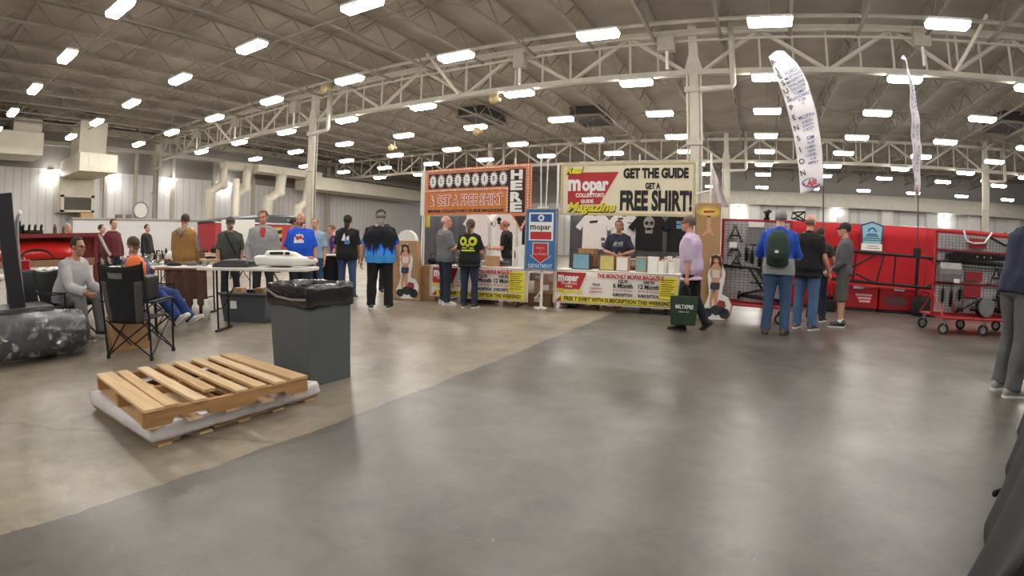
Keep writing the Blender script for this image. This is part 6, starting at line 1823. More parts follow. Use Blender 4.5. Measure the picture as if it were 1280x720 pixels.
# ---- storage tote under the white table
t = thing('storage_tote', 'dark grey storage tote on the floor under the white table', 'tote', (-6.72, 4.62, 0), R(24))
t.scale = (1.1, 1.1, 1.12)
tm = mat('tote_grey', (74, 80, 86), .5, 0, .06, 5)
MB().rings([[(sx_ * a, sy_ * b_, z) for sx_, sy_ in ((-1, -1), (1, -1), (1, 1), (-1, 1))] for z, a, b_ in ((.0, .33, .2), (.38, .37, .235), (.38, .355, .22), (.02, .32, .19))], cap=False).add([(-.33, -.2, .004), (.33, -.2, .004), (.33, .2, .004), (-.33, .2, .004)], [(0, 1, 2, 3)]).build('tub', tm, t, bev=.012)
b = MB().tube([(-.385, -.25, .375), (.385, -.25, .375), (.385, .25, .375), (-.385, .25, .375)], .02, 8, closed=True)
b.build('rim', tm, t)
MB().b2((-.2, -.226, .18), (-.1, -.214, .29)).build('label', M['paper'], t)
for i, (x, y, h_) in enumerate(((-.2, .0, .46), (.02, .05, .44), (.2, -.02, .47))):
    t2 = carton('small_box', ['small box poking out of the grey tote, left', 'small box poking out of the grey tote, middle', 'small box poking out of the grey tote, right'][i], loc2((-6.72, 4.62), R(24), x, y, .03), (.14, .16, h_), R(24), (M['card'], M['black_plastic'], M['card_dark'])[i], 'boxes in the grey tote')
t = thing('crumpled_bag', 'crumpled clear bag on the floor right of the grey tote', 'bag', (-6.2, 4.75, 0))
MB().ell((0, 0, .06), (.12, .1, .07), None, 20, 12).ell((.08, .03, .05), (.08, .08, .05)).build('film', film, t, smooth=True)
for i, (x, y) in enumerate(((-7.62, 3.92), (-7.45, 4.05), (-7.3, 4.16))):
    t = thing('spray_bottle', ['left white capped bottle on the floor under the brown-edged table', 'middle white capped bottle on the floor under the brown-edged table', 'right white capped bottle on the floor under the brown-edged table'][i], 'bottle', (x, y, 0), 0, 'bottles under the brown-edged table')
    MB().tube([(0, 0, 0), (0, 0, .2), (0, 0, .24), (0, 0, .28)], [.06, .06, .03, .03], 12).build('bottle_body', M['white_plastic'], t, smooth=True)
    MB().cyl((0, 0, .28), (0, 0, .31), .034, n=12).build('cap', M['white'], t)

# ---- red trailer with black roof
t = thing('box_trailer', 'dark red trailer with a rounded black roof in front of the left wall', 'trailer', (-29.2, 20.8, 0), 0)
MB().b2((-1.1, -4.1, .55), (1.1, 4.0, 2.35)).build('body', mat('trailer_red', (160, 44, 54), .5, 0, .08, 2), t, bev=.05)
rr = []
for y, z in ((-4.15, 2.40), (-3.0, 2.62), (-.6, 2.86), (2.0, 2.92), (4.05, 2.62)):
    rr.append([(-1.12, y, 2.3), (1.14, y, 2.3), (1.12, y, z - .1), (.8, y, z), (-.8, y, z), (-1.1, y, z - .1)])
MB().rings(rr).build('roof', mat('trailer_black', (52, 52, 56), .4), t, bev=.02)
MB().b2((1.09, -4.1, 2.26), (1.15, 4.0, 2.36)).build('trim_strip', M['chrome'], t)
for y in (-1.0, .2):
    w_ = MB().cyl((.85, y, .36), (1.1, y, .36), .36, n=24).build('wheel', M['rubber'], t)
    MB().cyl((1.1, y, .36), (1.13, y, .36), .2, n=18).build('hub', M['chrome'], w_)
for i in range(5):
    MB().b2((1.13, 1.5 + i * .35, 2.52), (1.16, 1.7 + i * .35, 2.62)).build('roof_lamp', M['galv'], t)
# ================================================================ right side: carts, drape, frames, flags
rf = M['red']; bm_ = M['black_metal']
grid_m = mat('grid_wire', (96, 94, 96), .4, .3, .05)
def caster(t, x, y, r_, sw=0.0, ztop=.27):
    rot = Matrix.Rotation(sw, 4, 'Z')
    T_ = Matrix.Translation((x, y, 0)) @ rot
    b = MB(); b.tube([T_ @ Vector((-.022, .03, r_)), T_ @ Vector((.022, .03, r_))], r_, 24)
    w_ = b.build('wheel', M['rubber'], t)
    b = MB(); b.tube([T_ @ Vector((-.027, .03, r_)), T_ @ Vector((.027, .03, r_))], r_ * .6, 16)
    b.build('hub', M['galv'], w_)
    b = MB()
    for sx_ in (-.032, .032):
        b.tube([T_ @ Vector((sx_, .03, r_)), T_ @ Vector((sx_, 0, ztop - .03))], .01, 6)
    b.tube([T_ @ Vector((0, 0, ztop - .04)), T_ @ Vector((0, 0, ztop))], .04, 10)
    b.build('fork', M['galv'], w_)

def wire_panel(t, x0, x1, z0, z1, y, px=.075, pz=.05, m=None):
    b = MB()
    n = int((x1 - x0) / px)
    for i in range(n + 1):
        x = x0 + (x1 - x0) * i / n
        b.b2((x - .003, y - .003, z0), (x + .003, y + .003, z1))
    n = int((z1 - z0) / pz)
    for i in range(n + 1):
        z = z0 + (z1 - z0) * i / n
        b.b2((x0, y - .006, z - .003), (x1, y, z + .003))
    return b.build('wire_grid', m or grid_m, t)

def rack_cart(label, loc, rz, L, D, H, white_back=True):
    t = thing('rack_cart', label, 'cart', loc, rz)
    z0 = .30
    b = MB()
    for sx_ in (-1, 1):
        b.b2((sx_ * L / 2 - .022, -.022, z0), (sx_ * L / 2 + .022, .022, H))
    b.b2((-L / 2, -.022, H - .04), (L / 2, .022, H))
    b.b2((-L / 2, -.02, z0), (L / 2, .02, z0 + .04))
    b.build('upright_frame', rf, t, bev=.004)
    b = MB()
    b.tube([(-L / 2, -D / 2, z0 - .015), (L / 2, -D / 2, z0 - .015), (L / 2, D / 2, z0 - .015), (-L / 2, D / 2, z0 - .015)], .022, 8, closed=True)
    b.b2((-L / 2, -.03, z0 - .03), (L / 2, .03, z0))
    for i in range(1, 4):
        x = -L / 2 + L * i / 4
        b.b2((x - .015, -D / 2, z0 - .03), (x + .015, D / 2, z0))
    for sx_ in (-1, 1):
        for sy_ in (-1, 1):
            b.tube([(sx_ * L / 2, sy_ * D / 2, z0), (sx_ * L / 2, 0, z0 + .38)], .016, 6)
    b.build('base_frame', rf, t)
    MB().b2((-L / 2 + .02, -D / 2 + .02, z0 - .006), (L / 2 - .02, D / 2 - .02, z0 + .004)).build('tray_floor', mat('tray_red', (150, 26, 30), .5), t)
    wire_panel(t, -L / 2 + .03, L / 2 - .03, z0 + .05, H - .05, -.03)
    if white_back:
        MB().b2((-L / 2 + .03, -.006, z0 + .05), (L / 2 - .03, .006, H - .05)).build('white_backing', mat('backing_white', (206, 204, 206), .7), t)
    for sx_ in (-1, 1):
        for sy_, sw in ((-1, .3), (1, -.2)):
            caster(t, sx_ * (L / 2 - .08), sy_ * (D / 2 - .04), .095, sw * sx_ + R(70))
    return t

def hung(name, label, c, rz, x, y, z, parts, grp=None):
    """part hung on a rack: parts = [(part name, MB, material)]"""
    t = thing(name, label, 'car part', loc2(c, rz, x, y, z), rz, grp)
    for nm, b, m, sm in parts:
        b.build(nm, m, t, smooth=sm)
    return t
def a_arm(s_=1.0):
    b = MB().tube([(-.13 * s_, 0, -.28 * s_), (0, 0, 0), (.13 * s_, 0, -.28 * s_)], .016, 8).tube([(-.09 * s_, 0, -.19 * s_), (.09 * s_, 0, -.19 * s_)], .012, 6)
    c = MB()
    for sx_ in (-1, 1): c.cyl((sx_ * .13 * s_ - .03, 0, -.29 * s_), (sx_ * .13 * s_ + .03, 0, -.29 * s_), .024, n=10)
    c.ell((0, 0, .0), (.03, .025, .03))
    return [('arm_tube', b, bm_, False), ('bushing', c, M['grey_part'], True)]
def shock(s_=1.0):
    b = MB().cyl((0, 0, -.34 * s_), (0, 0, -.12 * s_), .022, n=12).cyl((0, 0, -.12 * s_), (0, 0, 0), .009, n=8)
    c = MB().tube([(.035 * math.cos(a), .035 * math.sin(a), -.30 * s_ + .0045 * s_ * a) for a in [i * .45 for i in range(110)]], .006, 5)
    return [('damper', b, bm_, True), ('coil_spring', c, bm_, True)]
def bar(pts, r=.016, m=None, nm='bar'):
    return [(nm, MB().tube(pts, r, 8), m or bm_, True)]
def sheet(w, h_, m, nm='card'):
    return [(nm, MB().b2((-w / 2, -.006, -h_), (w / 2, .002, 0)), m, False)]

# ---- left cart, half hidden by the backpack man
c1, r1 = (.02, 9.42), R(-6)
rack_cart('red rack cart with wire grid and hung suspension arms, left of the backpack man', (c1[0], c1[1], 0), r1, 1.22, .62, 1.77)
Y_ = -.06
grp = 'suspension parts on the left cart'
hung('suspension_wishbone', 'black suspension arm hung highest at the left of the left cart', c1, r1, -.38, Y_, 1.64, a_arm(.85), grp)
hung('suspension_wishbone', 'black suspension arm hung second highest at the left of the left cart', c1, r1, -.38, Y_, 1.36, a_arm(.75), grp)
hung('suspension_wishbone', 'black suspension arm hung third down at the left of the left cart', c1, r1, -.34, Y_, 1.12, a_arm(.7), grp)
hung('price_card', 'small white card hung at the left of the left cart', c1, r1, -.40, Y_ - .05, 1.36, sheet(.14, .1, M['paper']))
hung('notice_card', 'grey printed notice sheet at the top middle of the left cart', c1, r1, .0, Y_ - .03, 1.70, sheet(.30, .36, mat('notice_grey', (120, 118, 120), .7, 0, .2, 25)))
hung('notice_card', 'white heading strip above the grey notice on the left cart', c1, r1, .0, Y_ - .05, 1.72, sheet(.28, .09, M['paper']))
for i, x in enumerate((-.16, -.06, .08)):
    hung('coil_shock', ['left coil shock hung under the notice on the left cart', 'middle coil shock hung under the notice on the left cart', 'right coil shock hung under the notice on the left cart'][i], c1, r1, x, Y_ - .02, 1.34 - .04 * i, shock(.9), 'coil shocks on the left cart')
hung('suspension_wishbone', 'black suspension arm hung at the upper right of the left cart', c1, r1, .28, Y_, 1.45, a_arm(1.0), grp)
hung('suspension_wishbone', 'black suspension arm hung at the middle right of the left cart', c1, r1, .2, Y_, 1.12, a_arm(.9), grp)
hung('suspension_tube', 'long black link with angled brace across the middle of the left cart', c1, r1, -.1, Y_ - .06, .92, [('tube', MB().tube([(-.45, 0, .02), (.1, 0, .0), (.35, 0, -.05)], .022, 8).tube([(.0, 0, 0), (.3, 0, -.42)], .02, 8).tube([(.1, 0, 0), (.45, -.03, -.40)], .018, 8).tube([(.02, 0, -.25), (.4, 0, -.25)], .014, 8), bm_, True), ('mount', MB().b2((-.48, -.03, -.02), (-.38, .03, .05)), bm_, False)])
hung('axle_link', 'heavy black axle link lying low on the left cart', c1, r1, .05, Y_ - .1, .45, [('tube', MB().tube([(-.3, 0, 0), (.5, 0, -.06)], .035, 10).tube([(-.25, 0, .02), (.3, -.05, .16)], .02, 8), bm_, True), ('flange', MB().cyl((-.32, 0, 0), (-.27, 0, 0), .07, n=14), bm_, False)])
carton('parts_bin', 'purple blue plastic bin behind the grid low on the left cart', (-.36, 9.62, .31), (.30, .22, .2), r1, mat('bin_blue', (60, 50, 150), .5), None, None, 'bin', True)
hung('steering_rack', 'black steering part standing on the top rail of the left cart', c1, r1, .17, 0, 1.77, [('housing', MB().tube([(0, 0, 0), (0, 0, .12), (.05, 0, .17)], [.03, .045, .03], 10).cyl((-.06, 0, .13), (.08, 0, .15), .022, n=8), bm_, True), ('mount', MB().b2((-.05, -.03, 0), (.05, .03, .04)), bm_, False)])
hung('steering_rack', 'black bracket frame standing on the top rail right of the backpack man head', c1, r1, .60, 0, 1.77, [('plate', MB().tube([(0, 0, .04), (.22, 0, .0), (.24, 0, .16), (.02, 0, .14)], .016, 6, closed=True).tube([(.02, 0, .14), (.22, 0, .02)], .014, 6).tube([(.02, 0, .02), (.24, 0, .16)], .014, 6), bm_, False), ('post', MB().b2((.10, -.015, 0), (.13, .015, .05)), bm_, False)])
hung('price_card', 'red and white card at the upper right of the left cart', c1, r1, .44, Y_ - .02, 1.66, sheet(.2, .2, mat('card_redwhite', (206, 120, 116), .6, 0, .3, 12)))

# ---- right cart
c2, r2 = (4.22, 9.85), R(11)
rack_cart('red rack cart with shelves of chassis parts and six casters beside the red drape', (c2[0], c2[1], 0), r2, 1.86, .86, 1.76)
t = bpy.data.objects['rack_cart.001']
for i, z in enumerate((1.42, 1.22, .86)):
    MB().b2((-.93, -.06, z - .02), (.93, -.02, z + .02)).build('shelf_bar', mat('shelf_bar_dark', (120, 26, 32), .5) if i != 1 else bm_, t)
caster(t, 0, -.39, .095, R(40)); caster(t, 0, .39, .095, R(60))
q_red = mat('sign_dark_red', (150, 36, 44), .6, 0, .12, 14)
hung('metal_plate', 'dark red plate at the top of the right cart', c2, r2, -.08, -.07, 1.66, sheet(.38, .17, q_red))
hung('metal_plate', 'dark red plate in the middle of the right cart', c2, r2, -.12, -.07, 1.08, sheet(.38, .16, q_red))
hung('metal_plate', 'dark red plate below the middle bar of the right cart', c2, r2, -.14, -.07, .83, sheet(.38, .20, q_red))
hung('sway_bar', 'bent bright sway bar hooked over the top of the right cart', c2, r2, -.1, -.12, 1.66, bar([(-.32, 0, .12), (-.26, 0, -.06), (-.1, 0, -.09), (.14, 0, -.07), (.3, 0, .12)], .017, M['white_metal']))
hung('sway_bar', 'black bent arm at the top right of the right cart', c2, r2, .45, -.10, 1.66, [('bar', MB().tube([(-.3, 0, .05), (.05, 0, -.07), (.32, 0, -.10), (.34, 0, .08)], .022, 8).tube([(.2, 0, .06), (.26, 0, -.1)], .016, 8), bm_, True)])
hung('leaf_crossmember', 'long black crossmember lying on the upper shelf bar of the right cart', c2, r2, -.05, -.14, 1.26, [('beam', MB().rings([[(x, -.05, .0 + z0), (x, .05, z0), (x, .05, z1), (x, -.05, z1)] for x, z0, z1 in ((-.72, .02, .10), (-.55, .0, .15), (.2, .02, .13), (.62, .05, .11))]), bm_, False), ('hole_row', MB().ell((-.1, -.052, .08), (.02, .004, .02)).ell((.05, -.052, .08), (.02, .004, .02)).ell((.2, -.052, .08), (.02, .004, .02)), M['galv'], True)])
hung('tie_rod', 'thin black rod under the crossmember on the right cart', c2, r2, 0, -.12, 1.17, bar([(-.9, 0, .02), (-.3, 0, -.02), (.4, 0, -.02), (.88, 0, .02)], .012))
for i, (x, w_) in enumerate(((-.68, .42), (.70, .42))):
    hung('parts_bag', ['grey parts pouch with a white tag at the left of the right cart', 'grey parts pouch with a white tag at the right of the right cart'][i], c2, r2, x, -.13, 1.14, [('pouch', MB().rings([[(sx_ * a, sy_ * b_, z) for sx_, sy_ in ((-1, -1), (1, -1), (1, 1), (-1, 1))] for z, a, b_ in ((-.26, w_ / 2 * .85, .05), (-.12, w_ / 2, .06), (0, w_ / 2, .03))]), mat('pouch_grey', (110, 108, 108), .7, 0, .15, 8), False), ('tag', MB().b2((.05, -.066, -.27), (.17, -.062, -.20)), M['paper'], False), ('flap', MB().b2((-w_ / 2, -.045, -.04), (w_ / 2, .02, .07)), mat('pouch_pale', (190, 188, 188), .5, 0, .1, 12), False)])
hung('control_wishbone', 'black control arm leaning behind the right pouch of the right cart', c2, r2, .36, -.10, 1.18, a_arm(1.0))
for i, (x, s_) in enumerate(((-.78, .9), (-.60, 1.1), (-.42, .75), (.46, .8), (.68, 1.1), (.82, .9))):
    hung('coil_shock', 'black coil shock on the lower grid of the right cart, %s from its left end' % ORD[i], c2, r2, x, -.09, .82, shock(s_), 'coil shocks on the right cart')
hung('rear_axle', 'black rear axle with a round silver cover lying on the right cart base', c2, r2, .0, -.26, .33, [('axle_tube', MB().cyl((-.62, 0, .12), (.66, 0, .12), .045, n=12), bm_, True), ('housing', MB().ell((.0, 0, .14), (.17, .12, .16)), bm_, True), ('cover', MB().cyl((.0, -.09, .16), (0, -.13, .16), .165, n=24), M['galv'], False), ('bracket', MB().b2((-.45, -.05, .05), (-.32, .05, .28)), M['grey_part'], False), ('bracket', MB().b2((.36, -.05, .05), (.48, .05, .28)), bm_, False), ('link_arm', MB().tube([(-.6, -.03, .05), (-.1, -.06, .30), (.5, -.04, .28)], .02, 8), bm_, True), ('end_plate', MB().cyl((-.64, 0, .12), (-.60, 0, .12), .08, n=14), M['rust'], False)])
hung('subframe', 'black subframe arms piled at the right end of the right cart base', c2, r2, .55, -.18, .33, [('arms', MB().tube([(-.2, 0, .36), (.1, 0, .2), (.32, 0, .02)], .03, 8).tube([(0, -.05, .30), (.15, -.1, .05)], .025, 8), bm_, True), ('mount', MB().b2((.2, -.1, 0), (.36, .1, .1)), bm_, False)])

# ---- red drape
drp = [(.2, 2.3), (2.32, 4.3), (4.32, 6.4), (6.42, 8.4)]
for i, (x0, x1) in enumerate(drp):
    fold_drape('red_drape', ['red cloth drape panel behind the left cart and backpack man', 'red cloth drape panel behind the blue crested poster', 'red cloth drape panel behind the right cart', 'red cloth drape panel beyond the man at the right edge'][i], x0, x1, 13.3, 0.02, 2.0, M['red_cloth'], .012, 9, 'red drape panels')
# ---- poster with blue crest
t = thing('poster', 'pale blue crest shaped poster with white lower strip on the red drape', 'poster', (2.86, 13.12, 0))
crest = [(-.27, 1.36), (.27, 1.36), (.25, 1.62), (.285, 1.98), (.16, 2.02), (0, 2.07), (-.16, 2.02), (-.285, 1.98), (-.25, 1.62)]
MB().prism(crest, 0, .015).build('backing', mat('poster_navy', (40, 74, 118), .6), t)
flatpoly('pale_field', [[(x * .88, 1.70 + (z - 1.70) * .90) for x, z in crest]], mat('poster_sky', (150, 196, 214), .6), t, -.003)
flatpoly('arch_emblem', annul(0, 1.82, .07, .11, 18)[:9] + [rect(-.16, 1.71, .16, 1.74), rect(-.12, 1.75, .12, 1.78)], mat('poster_ink', (40, 92, 130), .6), t, -.006)
flatpoly('green_rows', [rect(-.2, 1.655, .2, 1.685), rect(-.22, 1.61, .22, 1.635)], mat('poster_green', (60, 120, 120), .6), t, -.006)
flatpoly('white_strip', [rect(-.26, 1.38, .26, 1.54)], M['white'], t, -.006)
flatpoly('strip_rows', [rect(-.1, 1.48, .16, 1.495), rect(-.14, 1.43, .2, 1.445)], M['redink'], t, -.009)

# ---- ladder frame on display
c3 = (3.25, 12.2); r3 = R(3)
t = thing('chassis_frame', 'long black tubular chassis frame shown upright before the red drape', 'car part', (c3[0], c3[1], 0), r3)
MB().tube([(-1.5, 0, 1.34), (-.3, 0, 1.31), (1.05, 0, 1.28)], .035, 8).build('upper_rail', bm_, t)
MB().tube([(-1.5, 0, .70), (-.4, 0, .66), (1.05, 0, .62)], .035, 8).build('lower_rail', bm_, t)
for x0, z0, x1, z1 in ((-.95, 1.32, -1.0, .69), (-.30, 1.31, -.45, .67), (-.02, 1.31, -.05, .66), (.5, 1.29, .48, .64), (-1.5, 1.0, -.95, 1.0), (-.95, 1.02, -.5, 1.3), (-.95, .85, -.5, .67)):
    MB().tube([(x0, 0, z0), (x1, 0, z1)], .022, 8).build('cross_tube', bm_, t)
b = MB()
for sg in (1, -1):
    zc = 1.29 if sg > 0 else .64
    b.tube([(.75, 0, zc), (1.2, 0, .97 + sg * .20), (1.2, 0, .97 + sg * .02)], .018, 6).tube([(.75, 0, zc), (1.15, .0, .97)], .014, 6).tube([(.95, 0, zc), (1.22, -.05, 1.0 + sg * .12)], .014, 6)
b.build('nose_truss', bm_, t)
MB().tube([(1.0, 0, 1.29), (1.18, 0, 1.72), (1.25, 0, 1.28)], .018, 6).build('upper_link', bm_, t)
MB().ell((1.19, -.03, 1.70), (.045, .04, .06)).build('spring_cap', M['white_plastic'], t, smooth=True)
MB().tube([(1.3, -.02, .3), (1.28, 0, 1.3)], .022, 8).build('front_post', rf, t)
for x in (-1.25, .55):
    MB().tube([(x, .06, 0), (x, .06, 1.32)], .024, 8).build('stand_leg', bm_, t)
    MB().tube([(x, -.3, .02), (x, .35, .02)], .024, 8).build('stand_foot', bm_, t)
MB().b2((-1.45, -.06, 1.22), (-1.37, .06, 1.42)).build('end_plate', bm_, t)
MB().b2((.42, -.06, 1.26), (.56, .06, 1.48)).build('motor_mount', bm_, t)
# ---- red cabinets at the foot of the drape
for i, (x, w_) in enumerate(((2.45, .98), (3.42, .9), (.9, 1.1))):
    t = thing('tool_chest', ['low red chest with white lettering rows at the foot of the red drape', 'low red chest with a dark oval badge at the foot of the red drape', 'low red chest behind the legs of the man in shorts'][i], 'chest', (x, 12.72, 0), R(2), 'red chests by the drape')
    MB().b2((-w_ / 2, -.24, .06), (w_ / 2, .24, .52)).build('chest_body', mat('chest_red', (158, 20, 28), .35, 0, .06), t, bev=.02)
    MB().b2((-w_ / 2 - .015, -.26, .50), (w_ / 2 + .015, .26, .58)).build('lid', mat('chest_red', (158, 20, 28), .35), t, bev=.02)
    MB().b2((-w_ / 2 + .02, -.22, 0), (w_ / 2 - .02, .22, .06)).build('plinth', M['black_plastic'], t)
    MB().b2((-.12, -.275, .50), (.12, -.26, .55)).build('latch', M['chrome'], t)
    if i == 0:
        flatpoly('white_rows', [rect(-.05, .34, .34, .39), rect(-.0, .27, .32, .32), rect(.04, .20, .3, .25)], mat('row_pink', (226, 170, 170), .6), t, -.246)
    elif i == 1:
        flatpoly('oval_badge', [disc(-.05, .27, .3, 20, .13)], mat('badge_dark', (90, 50, 54), .5, 0, .3, 20), t, -.246)
t = thing('black_case', 'black soft case on the floor beside the red chests', 'case', (4.02, 12.3, 0), R(5))
MB().rings([[(a * math.copysign(abs(math.cos(q)) ** .5, math.cos(q)), b_ * math.copysign(abs(math.sin(q)) ** .5, math.sin(q)), z) for q in [2 * PI * (j + .5) / 20 for j in range(20)]] for z, a, b_ in ((0, .27, .17), (.1, .30, .19), (.36, .28, .18), (.44, .2, .12))]).build('case_body', M['black_cloth'], t, smooth=True)
MB().tube([(-.1, 0, .43), (-.08, 0, .52), (.08, 0, .52), (.1, 0, .43)], .012, 6).build('handle', M['black_cloth'], t, smooth=True)
MB().b2((.1, -.2, .2), (.16, -.185, .26)).build('tag', M['white'], t)
for i, (x, lab) in enumerate(((1.62, 'dark machine part on the floor behind the man in shorts'), (1.3, 'silver bottle shaped canister on the floor left of the man in shorts'))):
    engine_part(lab, (x, 12.0, 0), 0, 'block' if i == 0 else 'can', blk if i == 0 else M['galv'], 1.5)

# ---- feather flags
fcl = mat('flag_white', (232, 228, 232), .75, 0, .03, 3)
ink = mat('flag_ink', (70, 60, 74), .6); inkb = mat('flag_ink_blue', (96, 110, 150), .6); inkr = mat('flag_ink_red', (190, 60, 80), .6)
def feather(label, loc, rz):
    t = thing('feather_flag', label, 'flag', loc, rz)
    # pole axis leaning: left edge and right edge of the cloth, bottom to top
    Lf = [(-.36, 2.42), (-.40, 3.0), (-.50, 3.7), (-.66, 4.4), (-.83, 4.95), (-.96, 5.36)]
    Rt = [(.12, 2.62), (.10, 3.3), (.0, 4.1), (-.16, 4.8), (-.36, 5.25), (-.62, 5.52), (-.80, 5.53), (-.96, 5.40)]
    def edge(E, v):
        ds = [math.hypot(E[i + 1][0] - E[i][0], E[i + 1][1] - E[i][1]) for i in range(len(E) - 1)]
        q = min(max(v, 0), 1) * sum(ds); i = 0
        while i < len(ds) - 1 and q > ds[i]: q -= ds[i]; i += 1
        f = min(1, q / ds[i])
        return (E[i][0] + (E[i + 1][0] - E[i][0]) * f, E[i][1] + (E[i + 1][1] - E[i][1]) * f)
    def fn(u, v):
        a = edge(Lf, v); b_ = edge(Rt, v)
        x = a[0] + (b_[0] - a[0]) * u; z = a[1] + (b_[1] - a[1]) * u
        return (x, .05 * math.sin(u * 2.6 + v * 5) + .015 * math.sin(v * 30 + u * 3), z)
    b = MB(); b.grid(fn, 14, 44)
    cl_ = b.build('cloth', fcl, t, smooth=True, solid=.006)
    MB().tube([(x, .06, z) for x, z in [(.16, .05), (.14, 1.5), (.12, 2.62), (.10, 3.3), (.0, 4.1), (-.16, 4.8), (-.36, 5.25), (-.62, 5.54), (-.80, 5.56), (-.96, 5.42)]], [.016, .016, .016, .016, .015, .014, .012, .01, .009, .008], 8).build('pole', mat('flag_pole_grey', (84, 82, 84), .4, .4), t)
    b = MB().tube([(0, .06, .015), (.3, .06, .015)], .014, 6).tube([(.16, -.1, .015), (.16, .22, .015)], .014, 6)
    b.build('cross_base', M['black_metal'], t)
    def on_cloth(items, m, nm):
        q = MB()
        for s_, u, v, sz, kw in items:
            kw = dict(kw); tilt = kw.pop('tilt', 0)
            p = fn(u, v); p2 = fn(u, min(1, v + .02)); a0, a1 = fn(0, v), fn(1, v)
            ang = math.atan2(a1[2] - a0[2], a1[0] - a0[0]) * .55 + tilt
            fit = kw.pop('fit', None)
            vs_, fs_ = text_mesh(s_, sz, **kw)
            if not vs_: continue
            if fit:
                w_ = max(x_.x for x_ in vs_) - min(x_.x for x_ in vs_)
                mx = (max(x_.x for x_ in vs_) + min(x_.x for x_ in vs_)) / 2
                vs_ = [Vector(((x_.x - mx) * fit / w_, x_.y, x_.z)) for x_ in vs_]
            ca, sa = math.cos(ang), math.sin(ang)
            q.add([(p[0] + x_.x * ca - x_.z * sa, p[1] - .022, p[2] + x_.x * sa + x_.z * ca) for x_ in vs_], fs_)
        return q.build(nm, m, cl_)
    word = 'AJE SUSPENSION'
    vv = [.93, .87, .815, None, .76, .705, .648, .585, .515, .445, .37, .295, .215, .135]
    on_cloth([(ch, .16 + (.04 if v > .9 else 0), v, .155, dict(bold=.003)) for ch, v in zip(word.replace(' ', '_'), vv) if v is not None and ch != '_'], ink, 'side_lettering')
    ls = [('FORD', .77, .11), ('MUSTANG', .74, .085), ('MAVERICK', .712, .085), ('FAIRLANE', .684, .085), ('FALCON', .656, .085), ('COMET', .628, .085), ('RANCHERO', .60, .085), ('F-100', .572, .07), ('II', .546, .07)]
    ls = [(s_, .62, v, sz, dict(bold=.001)) for s_, v, sz in ls]
    on_cloth(ls, inkb, 'list_lettering')
    ls = [('MOPAR', .465, .11), ('A BODY', .432, .07), ('B BODY', .407, .07), ('E BODY', .382, .07), ('GM', .325, .11), ('55-57', .295, .07), ('CAMARO', .27, .07), ('NOVA', .245, .07), ('CHEVELLE', .22, .07), ('S-10', .195, .07), ('IMPALA', .17, .07)]
    on_cloth([(s_, .62, v, sz, dict(bold=.001)) for s_, v, sz in ls], inkb, 'list_lettering')
    p = fn(.52, .05)
    oval = lambda r0, r1: [[(p[0] + r_ * math.cos(a), p[1] - .020, p[2] + .47 * r_ * math.sin(a) + .12 * r_ * math.cos(a)) for r_, a in ((r0, a0), (r1, a0), (r1, a1), (r0, a1))] for a0, a1 in [(2 * PI * i / 28, 2 * PI * (i + 1) / 28) for i in range(28)]]
    q = MB()
    for f_ in oval(.185, .215): q.add(f_, [(0, 1, 2, 3)])
    q.build('oval_ring', inkb, cl_)
    q = MB()
    for f_ in oval(.16, .185)[14:26]: q.add(f_, [(0, 1, 2, 3)])
    q.build('oval_swoosh', inkr, cl_)
    on_cloth([('AJE', .52, .05, .14, dict(bold=.006, shear=.25, fit=.25))], inkr, 'oval_lettering')
    return t
feather('tall white feather flag with vertical lettering leaning left above the left cart', (1.28, 11.2, 0), 0)
f2 = feather('tall white feather flag seen edge-on above the red drape', (3.98, 12.95, 0), R(60))
f2.scale = (1, 1, 1.06)

# ---- black cloth covered table close on the right
t = thing('draped_table', 'table under a black floor length cloth close at the lower right corner', 'table', (1.97, 2.83, 0), math.atan2(2.23, 1.31))
def clothfn(u, v):
    # u along the table, v from hem up over the top
    x = -2.5 + 4.3 * u
    pr = [(.33, .01), (.31, .15), (.26, .45), (.22, .70), (.20, .755), (.1, .765), (-.2, .765), (-.5, .765)]
    q = v * (len(pr) - 1); i = min(int(q), len(pr) - 2); f = q - i
    y = pr[i][0] + (pr[i + 1][0] - pr[i][0]) * f; z = pr[i][1] + (pr[i + 1][1] - pr[i][1]) * f
    return (x, y + .03 * math.sin(x * 7) * (1 - v) , z)
b = MB(); b.grid(clothfn, 90, 14)
b.build('black_cloth', mat('cloth_black_soft', (44, 42, 44), .9, 0, .12, 10, .15, 60), t, smooth=True, solid=.008)
MB().b2((-2.45, -.5, .72), (1.75, .18, .755)).build('tabletop', fold, t)
for x in (-2.2, 1.5):
    for y in (-.42, .1):
        MB().cyl((x, y, 0), (x, y, .73), .018, n=8).build('leg', bm_, t)
t = thing('strap', 'black strap end poking out from the black cloth at the right', 'strap', (1.47, 2.60, .08))
t.scale = (.6, .6, .6)
MB().tube([(.12, .0, .06), (.03, .03, .05), (-.05, .06, .0)], [.016, .016, .022], 8).build('strap', bm_, t, smooth=True)
MB().ell((-.06, .065, -.02), (.03, .03, .035)).build('end_cap', bm_, t, smooth=True)
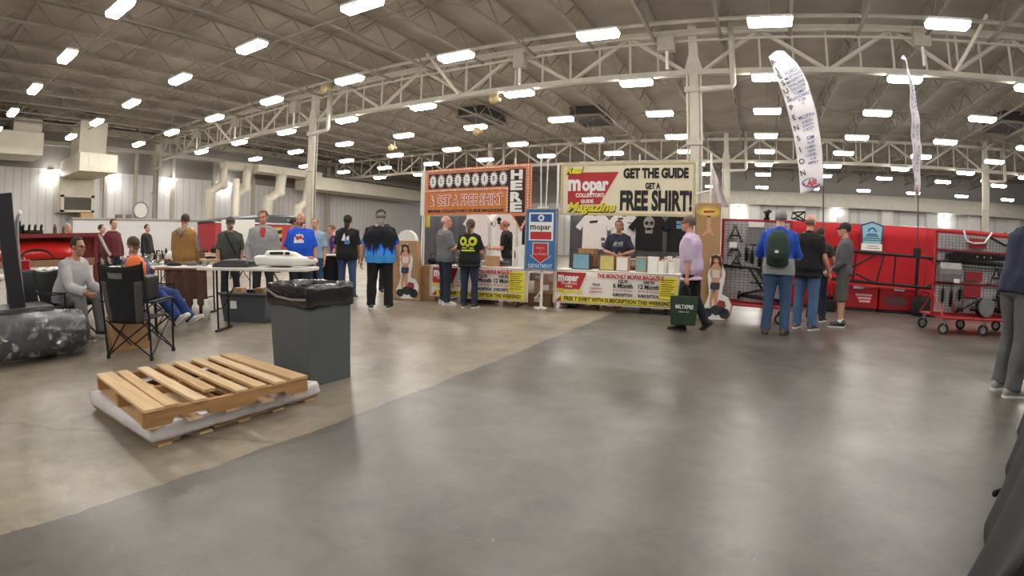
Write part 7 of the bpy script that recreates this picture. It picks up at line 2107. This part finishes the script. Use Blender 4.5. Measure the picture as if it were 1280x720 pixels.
# ================================================================ camera and render look
CAM_H = 1.2
F, K = 642.6041, 0.0522
YAW, PITCH, ROLL = -0.4650, -0.0862, 0.0235
cy, sy, cp, sp, cr, sr = math.cos(YAW), math.sin(YAW), math.cos(PITCH), math.sin(PITCH), math.cos(ROLL), math.sin(ROLL)
fwd = Vector((sy * cp, cy * cp, sp)); r0 = Vector((cy, -sy, 0)); u0 = r0.cross(fwd)
right = cr * r0 + sr * u0; up = -sr * r0 + cr * u0
cam = bpy.data.cameras.new('camera')
co = bpy.data.objects.new('camera', cam)
COL.objects.link(co)
mw = Matrix.Identity(4)
for i in range(3):
    mw[i][0], mw[i][1], mw[i][2] = right[i], up[i], -fwd[i]
mw[2][3] = CAM_H
co.matrix_world = mw
cam.type = 'PANO'
cam.panorama_type = 'FISHEYE_LENS_POLYNOMIAL'
cam.sensor_width = 36.0
cam.sensor_height = 20.25
cam.sensor_fit = 'HORIZONTAL'
cam.fisheye_fov = R(179)
rr_ = np.linspace(0, 760, 200)
th = rr_ / F
for _ in range(40):
    th = rr_ / F - K * th ** 3
mm = rr_ * 36.0 / 1280.0
A = np.stack([mm, mm ** 2, mm ** 3, mm ** 4], 1)
kk = np.linalg.lstsq(A, th, rcond=None)[0]
cam.fisheye_polynomial_k0 = 0.0
cam.fisheye_polynomial_k1 = -kk[0]; cam.fisheye_polynomial_k2 = -kk[1]; cam.fisheye_polynomial_k3 = -kk[2]; cam.fisheye_polynomial_k4 = -kk[3]
cam.clip_start = 0.05; cam.clip_end = 300
cam.dof.use_dof = False
SC.camera = co
w = bpy.data.worlds.new('world'); SC.world = w; w.use_nodes = True
w.node_tree.nodes['Background'].inputs[0].default_value = (0.5, 0.5, 0.5, 1)
w.node_tree.nodes['Background'].inputs[1].default_value = 0.0
vs = SC.view_settings
SC.display_settings.display_device = 'sRGB'
vs.view_transform = 'Standard'; vs.look = 'None'; vs.exposure = 0.0; vs.gamma = 1.0; vs.use_curve_mapping = False
SC.cycles.max_bounces = 6; SC.cycles.diffuse_bounces = 4; SC.cycles.glossy_bounces = 3; SC.cycles.transmission_bounces = 4; SC.cycles.transparent_max_bounces = 6
SC.cycles.caustics_reflective = False; SC.cycles.caustics_refractive = False
SC.cycles.sample_clamp_indirect = 6.0
SC.cycles.use_denoising = True
